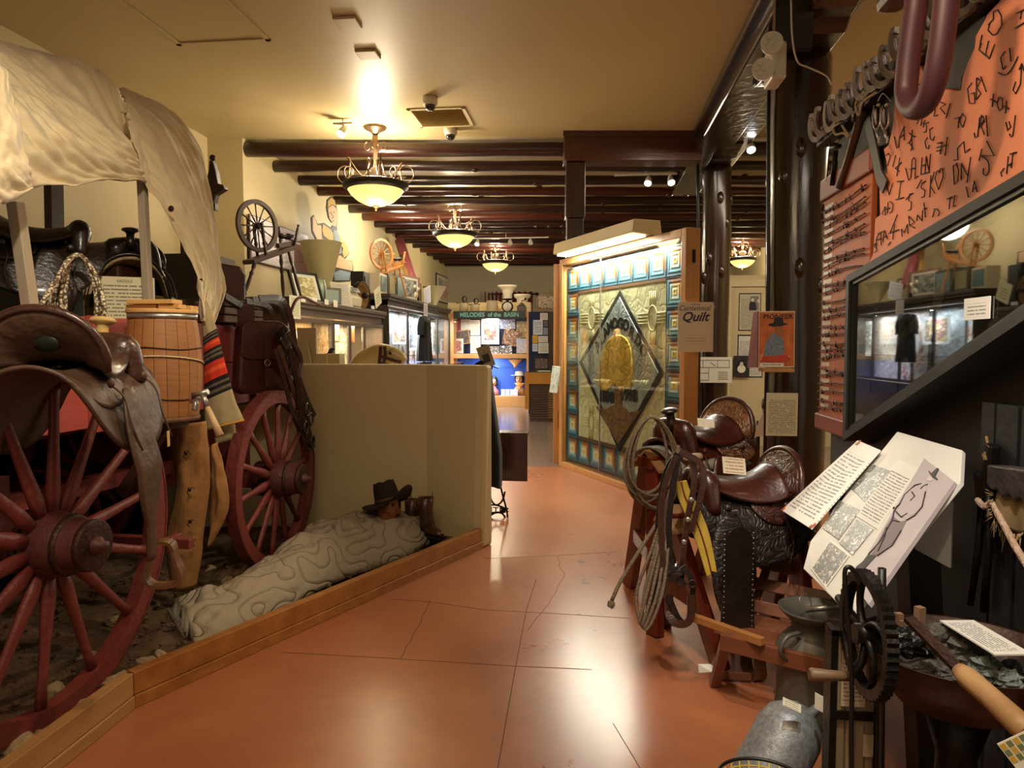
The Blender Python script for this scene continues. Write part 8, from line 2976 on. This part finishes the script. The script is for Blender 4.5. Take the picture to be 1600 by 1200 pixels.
# wire basket at the bottom edge
c = at_y(1192, 1222, 1.95)
t = thing('wire_basket', 'black rimmed yellow wire basket at the bottom edge', 'basket', (c.x, c.y, 0))
rb_ = .125
mb = MB()
MB().tube([c + V((math.cos(k) * rb_, math.sin(k) * rb_ * .9, 0)) for k in [2 * PI * q / 36 for q in range(36)]], .005, 6, True).build('rim', M_BLACK, t)
M_YW = mat('yellow_wire', '#a88f2c', '#c4aa48', .5, scale=20)
mb = MB()
for k in range(26):
    a = 2 * PI * k / 26
    mb.tube([c + V((math.cos(a) * rb_ * .97, math.sin(a) * rb_ * .87, -.004)), c + V((math.cos(a) * .09, math.sin(a) * .08, -.2))], .0025, 5)
for dz in (.02, .07, .13, .2):
    mb.tube([c + V((math.cos(k) * (rb_ - dz * .17), math.sin(k) * (rb_ * .9 - dz * .17), -dz)) for k in [2 * PI * q / 30 for q in range(30)]], .0025, 5, True)
mb.build('wire_mesh', M_YW, t)
tag(MB().lathe([(.12, 0), (.12, c.z - .205)], Matrix.Translation((c.x, c.y, 0)), 20).build('round_stool', M_DKWOOD), 'dark round stool carrying the wire basket', 'stool')

# crank press with gear wheel
YG = 2.02
t = thing('crank_press', 'wooden slatted hand press with iron frame, toothed gear wheel and crank handle', 'press', at_y(1335, 1190, YG) * V((1, 1, 0)) if False else V((*at_y(1335, 1190, YG)[:2], 0)))
xl_, xr_ = at_y(1297, 1050, YG).x, at_y(1376, 1050, YG).x
zt5 = at_y(1335, 985, YG).z
M_GW = mat('weathered_press_wood', '#6b5a45', '#94805f', .6, 0, 8, (1, 1, .15), .6, .2, 20)
wdt = (xr_ - xl_)
for k in range(4):
    x = xl_ + .022 + k * (wdt - .03) / 4
    MB().mm((x, YG, .0), (x + (wdt - .03) / 4 - .006, YG + .016, zt5 - .015)).build('slat', M_GW, t, bev=.002)
MB().mm((xl_, YG - .006, 0), (xl_ + .018, YG + .05, zt5)).mm((xr_ - .014, YG - .006, 0), (xr_, YG + .05, zt5 - .01)).mm((xl_, YG - .006, zt5 - .016), (xr_, YG + .02, zt5)).mm((xl_, YG - .008, zt5 - .26), (xr_, YG + .002, zt5 - .235)).mm((xl_, YG + .24, 0), (xl_ + .01, YG + .25, .02)) \
    .build('iron_frame', M_BLACKM, t)
MB().boxf(Fr((xl_ + .05, YG - .004, zt5 - .13), (1, 0, 0)), -.02, .045, -.09, .1, 0, .002, 0, True).build('paper_label', print_mat('press_label', '#b8a890', '#5c4c3c', 16, 4, .05, 0), t)
MB().boxf(Fr((xr_ - .03, YG - .004, zt5 - .33), (1, 0, 0)), -.014, .014, -.035, .03, 0, .002).build('paper_tag', mat('tan_paper_tag', '#ab9878', rough=.7), t)
gc = at_y(1354, 990, 1.86)
Rg = (at_y(1354, 893, 1.86).z - gc.z)
gt = thing('gear_tmp', 'x', 'x')
bpy.data.objects.remove(gt)
n = 96
VV, fs = [], []
for k in range(n):
    a = 2 * PI * k / n
    ro = Rg if (k % 2 == 0) else Rg - .007
    for (r_, x) in ((Rg - .03, -.014), (Rg - .03, .014), (ro, .014), (ro, -.014)):
        VV.append(gc + V((x, math.cos(a) * r_, math.sin(a) * r_)))
for k in range(n):
    l = (k + 1) % n
    for q in range(4):
        fs.append((k * 4 + q, k * 4 + (q + 1) % 4, l * 4 + (q + 1) % 4, l * 4 + q))
gw = MB().add(VV, fs).build('gear_wheel', M_BLACKM, t)
for k in range(4):
    a0 = k * PI / 2 + .5
    pts = [gc + V((0, math.cos(a0 + s_ * .9) * Rg * (.12 + .78 * s_), math.sin(a0 + s_ * .9) * Rg * (.12 + .78 * s_))) for s_ in seg(8)]
    MB().tube(pts, [.014, .012, .011, .010, .010, .010, .011, .012, .013], 8, flat=.7).build('curved_spoke', M_BLACKM, gw)
MB().cyl(gc - V((.03, 0, 0)), gc + V((.03, 0, 0)), .026, n=14).build('hub', M_BLACKM, gw)
MB().cyl(gc + V((0, 0, 0)), V((gc.x + .02, YG + .1, gc.z)), .012).bar(V((gc.x + .01, gc.y, gc.z - .01)), V((gc.x + .01, YG + .12, zt5 - .04)), .025, .05).build('axle_arm', M_BLACKM, t)
h0, h1 = at_y(1264, 1054, 1.84), at_y(1330, 1057, 1.84)
MB().tube([h0, h0.lerp(h1, .08), h0.lerp(h1, .5), h1], [.014, .018, .014, .012], 12).build('crank_grip', wood('worn_grip', '#5c4630', '#7d6345', .5, 'x', 12), t)
MB().tube([h1, gc + V((-.01, 0, -Rg * .45)), gc], .012, 8).build('crank_arm', M_BLACKM, t)
pts = [at_y(a, b2, 1.80) for a, b2 in ((1345, 912), (1335, 893), (1326, 886), (1320, 895), (1322, 940), (1328, 1010), (1331, 1080), (1330, 1140), (1330, 1230))]
tag(MB().tube(catmull(pts, 5), .006, 8).build('bent_rod', M_BLACK), 'thin black bent rod rising left of the gear wheel', 'rod')
pts = [at_y(1378, 888, 1.95), at_y(1377, 1000, 1.95), at_y(1375, 1220, 1.95)]
tag(MB().tube(pts, .011, 10).build('upright_rod', M_BLACK), 'thick black upright rod right behind the gear wheel', 'rod')

# ---- forge pan with coal
pc = at_y(1500, 1012, 1.98)
t = thing('forge_pan', 'shallow rusty round forge pan on a dark pedestal filled with coal lumps', 'forge', (pc.x, pc.y, 0))
MP = Matrix.Translation(pc)
M_PAN = mat('rusty_forge_iron', '#2a1b14', '#4d3425', .5, .5, 9, bump=.2, coat=.2)
rp = .245
MB().lathe([(.05, -.16), (.15, -.15), (rp - .03, -.07), (rp, .0), (rp + .006, .004), (rp - .004, .002), (rp - .035, -.06), (.14, -.10), (.05, -.105)], MP, 44, sx=1.05, sy=.95).build('pan', M_PAN, t)
MB().lathe([(.15, 0), (.14, .03), (.06, .08), (.05, pc.z - .3), (.09, pc.z - .16)], Matrix.Translation((pc.x, pc.y, 0)), 20).build('pedestal', M_BLACKM, t)
M_COAL = mat('black_coal', '#121212', '#2c2c2e', .3, 0, 14, bump=.9, bscale=40, coat=.3)
M_CLINK = mat('grey_brown_clinker', '#3d3a36', '#6b665c', .8, 0, 10, contrast=.6, bump=.9, bscale=30)
coal = [(1420, 998, .055, M_COAL, 'glossy black coal lump at the left of the forge pan'), (1478, 1000, .07, M_CLINK, 'large pitted grey-brown clinker in the middle of the forge pan'), (1512, 1015, .06, M_CLINK, 'rough clinker right of the middle under the long printed card'),
        (1543, 1040, .04, mat('pale_green_slag', '#4f5550', '#7b827a', .7, 0, 10, bump=.8, bscale=30), 'pale green-grey slag lump at the right of the forge pan'), (1452, 1045, .035, M_CLINK, 'small brown clinker at the near edge of the pan'),
        (1483, 1048, .028, M_CLINK, 'small clinker beside the wooden hammer grip'), (1575, 1055, .032, MATS['pale_green_slag'], 'small greenish slag lump at the far right of the pan'), (1580, 1040, .03, M_COAL, 'small coal lump at the right rim of the pan')]
for i, (px, py, r_, m_, lab) in enumerate(coal):
    c = at_z(px, py, pc.z - .03)
    dd = V((c.x - pc.x, c.y - pc.y, 0))
    if dd.length > rp * .78:
        c = V((pc.x, pc.y, c.z)) + dd.normalized() * rp * .72
    mb = MB().ball(c - V((0, 0, .01)), (r_, r_ * .8, r_ * .8), nz=.55, ns=7, seed=i * 4 + 1, nu=22, nv=14)
    mb.sm = [False] * len(mb.sm)
    tag(mb.build('coal_lump', m_), lab, 'coal', 'lumps in the forge pan')
# bed of ash under the lumps
tag(MB().grid(lambda u, v: pc + V((math.cos(2 * PI * u) * v * rp * .86, math.sin(2 * PI * u) * v * rp * .8, -.07 + .02 * noise.noise(V((u * 9, v * 9, 1))))), 40, 10, closed_u=True).build('ash_bed', mat('brown_ash', '#2e2721', '#4d4338', .95, scale=30, bump=.8)),
    'crumbly brown ash covering the bottom of the forge pan', 'ash', kind='stuff')
# long poker with tan wooden handle
t = thing('forge_hammer', 'long iron forge tool with a thick tan wooden handle lying across the coal pan', 'tool', at_y(1510, 1050, 1.78))
i0, i1, i2, i3 = at_y(1420, 966, 1.92), at_y(1502, 1050, 1.76), at_y(1548, 1090, 1.66), at_y(1612, 1150, 1.52)
MB().strap([i0, i0.lerp(i1, .5), i1], .03, .012, (0, -.4, .9)).build('iron_shaft', M_IRONR, t)
MB().tube([i1 - V((.005, -.005, -.004)), i1.lerp(i2, .2), i2, i2.lerp(i3, .7), i3], [.018, .026, .025, .028, .024], 14).build('wooden_handle', mat('tan_turned_handle', '#8a633c', '#c09a68', .5, 0, 7, (1, 1, .5), .6, .2, 25), t)
p = at_y(1437, 962, 2.0)
tag(MB().box(p, (.022, .02, .05), .4).box(p + V((-.03, 0, -.02)), (.06, .015, .016), .3).box(p + V((-.055, 0, -.01)), (.018, .018, .03), .2).build('tool_ends', mat('pale_brown_iron', '#7a5c44', '#8f7054', .6, scale=20)), 'brown tool ends poking up at the left back of the forge pan', 'tool')
# printed card on the pan
ca = [at_z(a, b2, pc.z + .03) for a, b2 in ((1478, 976), (1512, 967), (1600, 1017), (1566, 1031))]
F = Fr((ca[0] + ca[1] + ca[2] + ca[3]) / 4, ca[3] - ca[0], ca[1] - ca[0])
card('forge_card', F, (ca[3] - ca[0]).length, (ca[1] - ca[0]).length, print_mat('forge_card_print', '#dcd8cc', '#2c2a28', 11, 2, .08, .1), 'white printed card lying over the coal in the forge pan', 'card', t=.004)
# patterned card corner at the bottom right
ca = at_y(1612, 1182, 1.5)
F = Fr(ca, (.75, -.2, .62), (-.62, .35, .75))
t = thing('patterned_card', 'white card with green and gold patterned corner at the bottom right edge', 'card', ca)
MB().boxf(F, -.04, .1, -.1, .045, -.003, 0).build('sheet', M_WHITE, t)
M_GG, M_GO = mat('sage_green_pattern', '#6d7a55', rough=.6), mat('gold_pattern', '#c9a23c', rough=.6)
for i in range(4):
    for j in range(3):
        MB().boxf(F, -.038 + i * .014, -.027 + i * .014, .03 - j * .014, .042 - j * .014, 0, .001).build('pattern_square', M_GG if (i + j) % 2 else M_GO, t)
tag(MB().bar(V((ca.x + .06, ca.y, 0)), V((ca.x + .06, ca.y + .02, ca.z - .09)), .05, .05).build('card_post', M_BLACK), 'dark post under the patterned card at the bottom right', 'post')

# ---- tools and burlap on the black wall at the right
g = lambda px, py, x=1.38: at_x(px, py, x)
t = thing('long_tongs', 'long dark iron tongs hanging by twine on the black wall', 'tongs', g(1520, 960))
MB().tube([g(1536, 770), g(1528, 860), g(1516, 945)], [.014, .013, .011], 8).build('tong_arm', M_BLACKM, t)
MB().tube([g(1545, 775), g(1544, 860), g(1536, 955)], [.014, .013, .012], 8).build('tong_arm', M_BLACKM, t)
MB().prism(Fr(g(1538, 752), (0, -1, 0)), [(-.05, .03), (.0, .02), (.02, .14), (.055, .13), (.05, -.02), (.02, -.06), (-.02, -.1)], -.02, .015).build('tong_jaw', M_BLACKM, t, bev=.006)
MB().tube(catmull([g(1541, 682), g(1544, 698), g(1546, 712), g(1550, 724)], 4), .005, 6).ball(g(1546, 714), .02, nz=.5).build('twine', mat('dark_twine', '#6b5430', '#8f7445', .9, scale=50), t)
tag(MB().tube(catmull([g(1532, 788, 1.36), g(1528, 782, 1.35), g(1538, 792, 1.34), g(1550, 786, 1.35), g(1560, 805, 1.34), g(1578, 838, 1.32), g(1590, 860, 1.31), g(1625, 915, 1.3)], 6), .011, 8).build('twisted_rope', mat('rose_tan_rope', '#a3826a', '#cfb298', .85, 0, 70, bump=.7, bscale=90)),
    'pinkish tan twisted rope running down from the tongs', 'rope')
t = thing('scalloped_iron', 'heavy grey iron piece with a scalloped lower edge above the burlap', 'iron tool', g(1580, 745))
MB().prism(Fr(g(1556, 745, 1.36), (0, -1, 0)), [(0, .04), (.30, .07), (.30, -.03), (.27, -.045), (.24, -.03), (.21, -.05), (.18, -.03), (.15, -.05), (.12, -.03), (.09, -.05), (.06, -.03), (.03, -.04), (0, -.025)], -.04, .03).build('iron', mat('grey_forged_iron', '#3d3634', '#5c5350', .5, .4, 12, bump=.3), t, bev=.006)
t = thing('burlap_cloth', 'frayed tan burlap cloth hanging under the scalloped iron', 'burlap', g(1585, 800))
bl0, bl1 = g(1560, 762, 1.36), g(1640, 750, 1.36)
m, nt, b = newmat('tan_burlap')
tcn = N(nt, 'ShaderNodeTexCoord')
wx = N(nt, 'ShaderNodeTexWave', i_Scale=60, i_Distortion=1.5)
wx.bands_direction = 'Z'
wy = N(nt, 'ShaderNodeTexWave', i_Scale=60, i_Distortion=1.5)
wy.bands_direction = 'Y'
for q_ in (wx, wy):
    nt.links.new(tcn.outputs['Object'], q_.inputs['Vector'])
kk = math_n(nt, 'MULTIPLY', wx.outputs['Fac'], wy.outputs['Fac'])
nt.links.new(mixc(nt, kk, srgb('#7a6340'), srgb('#c4ab7c')), b.inputs['Base Color'])
b.inputs['Roughness'].default_value = .95
M_BUR = m
MB().grid(lambda u, v: bl0.lerp(bl1, u) + V((-.008 * math.sin(PI * v) - .005 * math.sin(u * 12), 0, -v * (.10 + .06 * math.sin(u * 3.0)))), 24, 14).build('cloth', M_BUR, t, solid=.004)
mb = MB()
rs_ = random.Random(2)
for k in range(46):
    u = rs_.uniform(0, .9)
    p = bl0.lerp(bl1, u) + V((-.012, 0, -(.10 + .06 * math.sin(u * 3.0))))
    if k % 3 == 0:
        p = bl0 + V((-.015, 0, -rs_.uniform(.0, .1)))
        e = p + V((-.01, .03 * rs_.uniform(.3, 1.2), -rs_.uniform(-.01, .03)))
    else:
        e = p + V((rs_.uniform(-.015, .01), rs_.uniform(-.02, .02), -rs_.uniform(.02, .08)))
    mb.tube([p, e], [.002, .001], 4)
mb.build('fraying', M_BUR, t)
t = thing('leaning_planks', 'dark slate-grey planks standing against the black wall behind the tongs', 'planks', g(1560, 960, 1.42))
for x0, x1 in ((1542, 1562), (1566, 1600), (1606, 1640)):
    a, b2 = g(x0, 800, 1.43), g(x1, 800, 1.43)
    MB().mm((1.40, b2.y, .0), (1.44, a.y, 1.35)).build('plank', mat('dark_slate_plank', '#0e0e10', '#19191c', .5, scale=6, bump=.2), t)

# ================================================ STORY BOARD LECTERN
P0 = at_z(1268, 850, .78)
P1 = at_z(1332, 962, .78)
ud = (P1 - P0).normalized()
tiltup = V((-ud.y, ud.x, 0))
if tiltup.x < 0:
    tiltup = -tiltup
vd = (tiltup * math.cos(math.radians(44)) + V((0, 0, 1)) * math.sin(math.radians(44))).normalized()
FL = Fr(P0, ud, vd)
LN = FL.n


def lp(px, py, off=0, base=None):
    p = at_plane(px, py, FL.p(0, 0, off) if base is None else base, LN)
    return ((p - FL.o).dot(FL.u), (p - FL.o).dot(FL.v))


t = thing('story_board', 'large white angled story board with old photographs and a pink portrait of a standing man', 'display board', FL.p(.3, 0, -.4) * V((1, 1, 0)) if False else V((FL.p(.3, .3).x, FL.p(.3, .3).y, 0)))
outl = [lp(*p) for p in ((1402, 674), (1503, 703), (1500, 752), (1328, 962), (1255, 888), (1266, 846), (1320, 775))]
M_BOARD = mat('white_display_board', '#d9d6cc', rough=.55)
MB().prism(FL, outl, -.018, 0).build('board', M_BOARD, t, bev=.003)


def lq(nm, pts, m, z0=0, z1=.004, par=t, uvq=True):
    P = [lp(*p) for p in pts]
    mb = MB()
    n = len(P)
    VV = [FL.p(a, b2, z0) for a, b2 in P] + [FL.p(a, b2, z1) for a, b2 in P]
    fs = [(4, 5, 6, 7), (3, 2, 1, 0), (0, 1, 5, 4), (1, 2, 6, 5), (2, 3, 7, 6), (3, 0, 4, 7)]
    mb.add(VV, fs, 0, False, [[(0, 0), (1, 0), (1, 1), (0, 1)]] + [None] * 5)
    return mb.build(nm, m, par)


BWP = ['#e6e2d6', '#17161a', '#8d8a84', '#242226', '#d8d4c8', '#5c5a58']
# corners are given bottom left, bottom right, top right, top left of each print
lq('photo_print', ((1330, 763), (1353, 785), (1393, 737), (1366, 727)), photo_mat('bw_men_photo', BWP, 5, 1, None))
lq('photo_print', ((1286, 826), (1311, 844), (1345, 798), (1312, 782)), photo_mat('bw_house_photo', BWP, 5, 4, None))
lq('photo_print', ((1313, 850), (1333, 868), (1366, 828), (1340, 812)), photo_mat('bw_tree_photo', BWP, 4, 7, None))
lq('photo_print', ((1268, 890), (1291, 920), (1329, 868), (1298, 845)), photo_mat('bw_town_photo', BWP, 6, 9, '#e3ddcb'))
lq('text_print', ((1337, 806), (1372, 828), (1438, 733), (1404, 718)), print_mat('story_text_print', '#e2dfd4', '#3a3834', 22, 3, .08, .12), 0, .003)
por = lq('portrait_print', ((1335, 912), (1362, 950), (1496, 757), (1448, 720)), mat('pinkish_grey_print', '#a89a9c', '#b8aaac', .5, scale=5), .0, .012)
MI = mat('dark_print_ink', '#2c262a', rough=.6)
MI2 = mat('mid_print_ink', '#776a6c', rough=.6)


def lpoly(pts, m, z, nm):
    return MB().prism(FL, [lp(a, b2) for a, b2 in pts], .012, z).build(nm, m, por)


c6 = lambda x, y: (1250 + x / 4.285, 680 + y / 4.285)
lpoly([c6(*p) for p in ((880, 262), (905, 300), (938, 322), (940, 310), (925, 295), (950, 245), (940, 238), (900, 275), (885, 258))], MI, .0145, 'hat_print')
lpoly([c6(*p) for p in ((868, 318), (890, 330), (905, 322), (908, 310), (888, 290), (878, 300))], mat('pale_print_skin', '#c9bcbc', rough=.6), .014, 'face_print')
lpoly([c6(*p) for p in ((832, 345), (870, 350), (862, 400), (850, 470), (800, 540), (760, 560), (735, 590), (700, 560), (690, 490), (710, 430), (770, 375))], mat('pale_shirt_print', '#b5a8aa', rough=.6), .0135, 'shirt_print')
lpoly([c6(*p) for p in ((640, 560), (690, 600), (735, 590), (700, 660), (620, 770), (540, 830), (500, 820), (540, 740), (590, 640))], MI2, .0135, 'trousers_print')
lpoly([c6(*p) for p in ((480, 820), (530, 830), (440, 930), (400, 975), (372, 950), (400, 900), (440, 870))], MI, .0142, 'boots_print')
mb = MB()
for pts in (((832, 345), (790, 355), (720, 420), (690, 480), (672, 500)), ((862, 400), (840, 500), (790, 560), (735, 592)), ((672, 495), (650, 530), (640, 590), (690, 602)), ((660, 530), (700, 570), (740, 545)),
            ((640, 590), (560, 730), (480, 820)), ((700, 660), (640, 760), (540, 830)), ((770, 400), (790, 430), (760, 460)), ((830, 380), (850, 360), (875, 350)), ((600, 640), (590, 700), (545, 800))):
    mb.tube([FL.p(*lp(*c6(*p)), .014) for p in pts], .0022, 5)
mb.build('drawn_line', MI, por)
# board behind it: stand and pale panel
MB().bar(FL.p(.3, .35, -.03), V((FL.p(.3, .35).x + .1, FL.p(.3, .35).y, 0)), .1, .1).build('stand_post', M_BLACK, t)
pb = [at_y(a, b2, 2.35) for a, b2 in ((1425, 795), (1488, 785), (1485, 888), (1430, 858))]
MB().add(pb + [p + V((.01, .012, 0)) for p in pb], [(3, 2, 1, 0), (4, 5, 6, 7), (0, 1, 5, 4), (1, 2, 6, 5), (2, 3, 7, 6), (3, 0, 4, 7)]).build('pale_side_panel', mat('grey_white_panel', '#a8a29c', rough=.6), t)
# separate typed strip behind
base2 = FL.p(0, 0, 0) + V((0, .22, 0))
pp = [at_plane(a, b2, base2, LN) for a, b2 in ((1221, 797), (1267, 826), (1375, 703), (1340, 688))]
mb = MB().add(pp + [p - LN * .006 for p in pp], [(0, 1, 2, 3), (7, 6, 5, 4), (0, 4, 5, 1), (1, 5, 6, 2), (2, 6, 7, 3), (3, 7, 4, 0)], 0, False, [[(0, 0), (1, 0), (1, 1), (0, 1)]] + [None] * 5)
t = thing('typed_board', 'long white typed panel with orange corners behind the story board', 'panel', (pp[0] + pp[2]) / 2 * V((1, 1, 0)) if False else V(((pp[0].x + pp[2].x) / 2, (pp[0].y + pp[2].y) / 2, 0)))
mb.build('sheet', print_mat('long_panel_print', '#e6e4dc', '#4a4846', 26, 5, .1, .06, words=20), t)
M_OC = mat('orange_corner', '#c9673a', rough=.6)
F5 = Fr(pp[0], pp[1] - pp[0], pp[3] - pp[0])
wv, hv = (pp[1] - pp[0]).length, (pp[3] - pp[0]).dot(F5.v)
for a, b2 in ((0, 0), (wv - .03, 0), (0, hv - .03)):
    MB().boxf(F5, a, a + .03, b2, b2 + .016, .001, .003).boxf(F5, a if a == 0 else a + .015, (a if a == 0 else a + .015) + .015, b2, b2 + .03, .001, .003).build('corner_mark', M_OC, t)
MB().bar((pp[0] + pp[2]) / 2 - LN * .07, V(((pp[0] + pp[2]).x / 2 + .1, (pp[0] + pp[2]).y / 2 + .05, 0)), .06, .06).build('stand_post', M_BLACK, t)
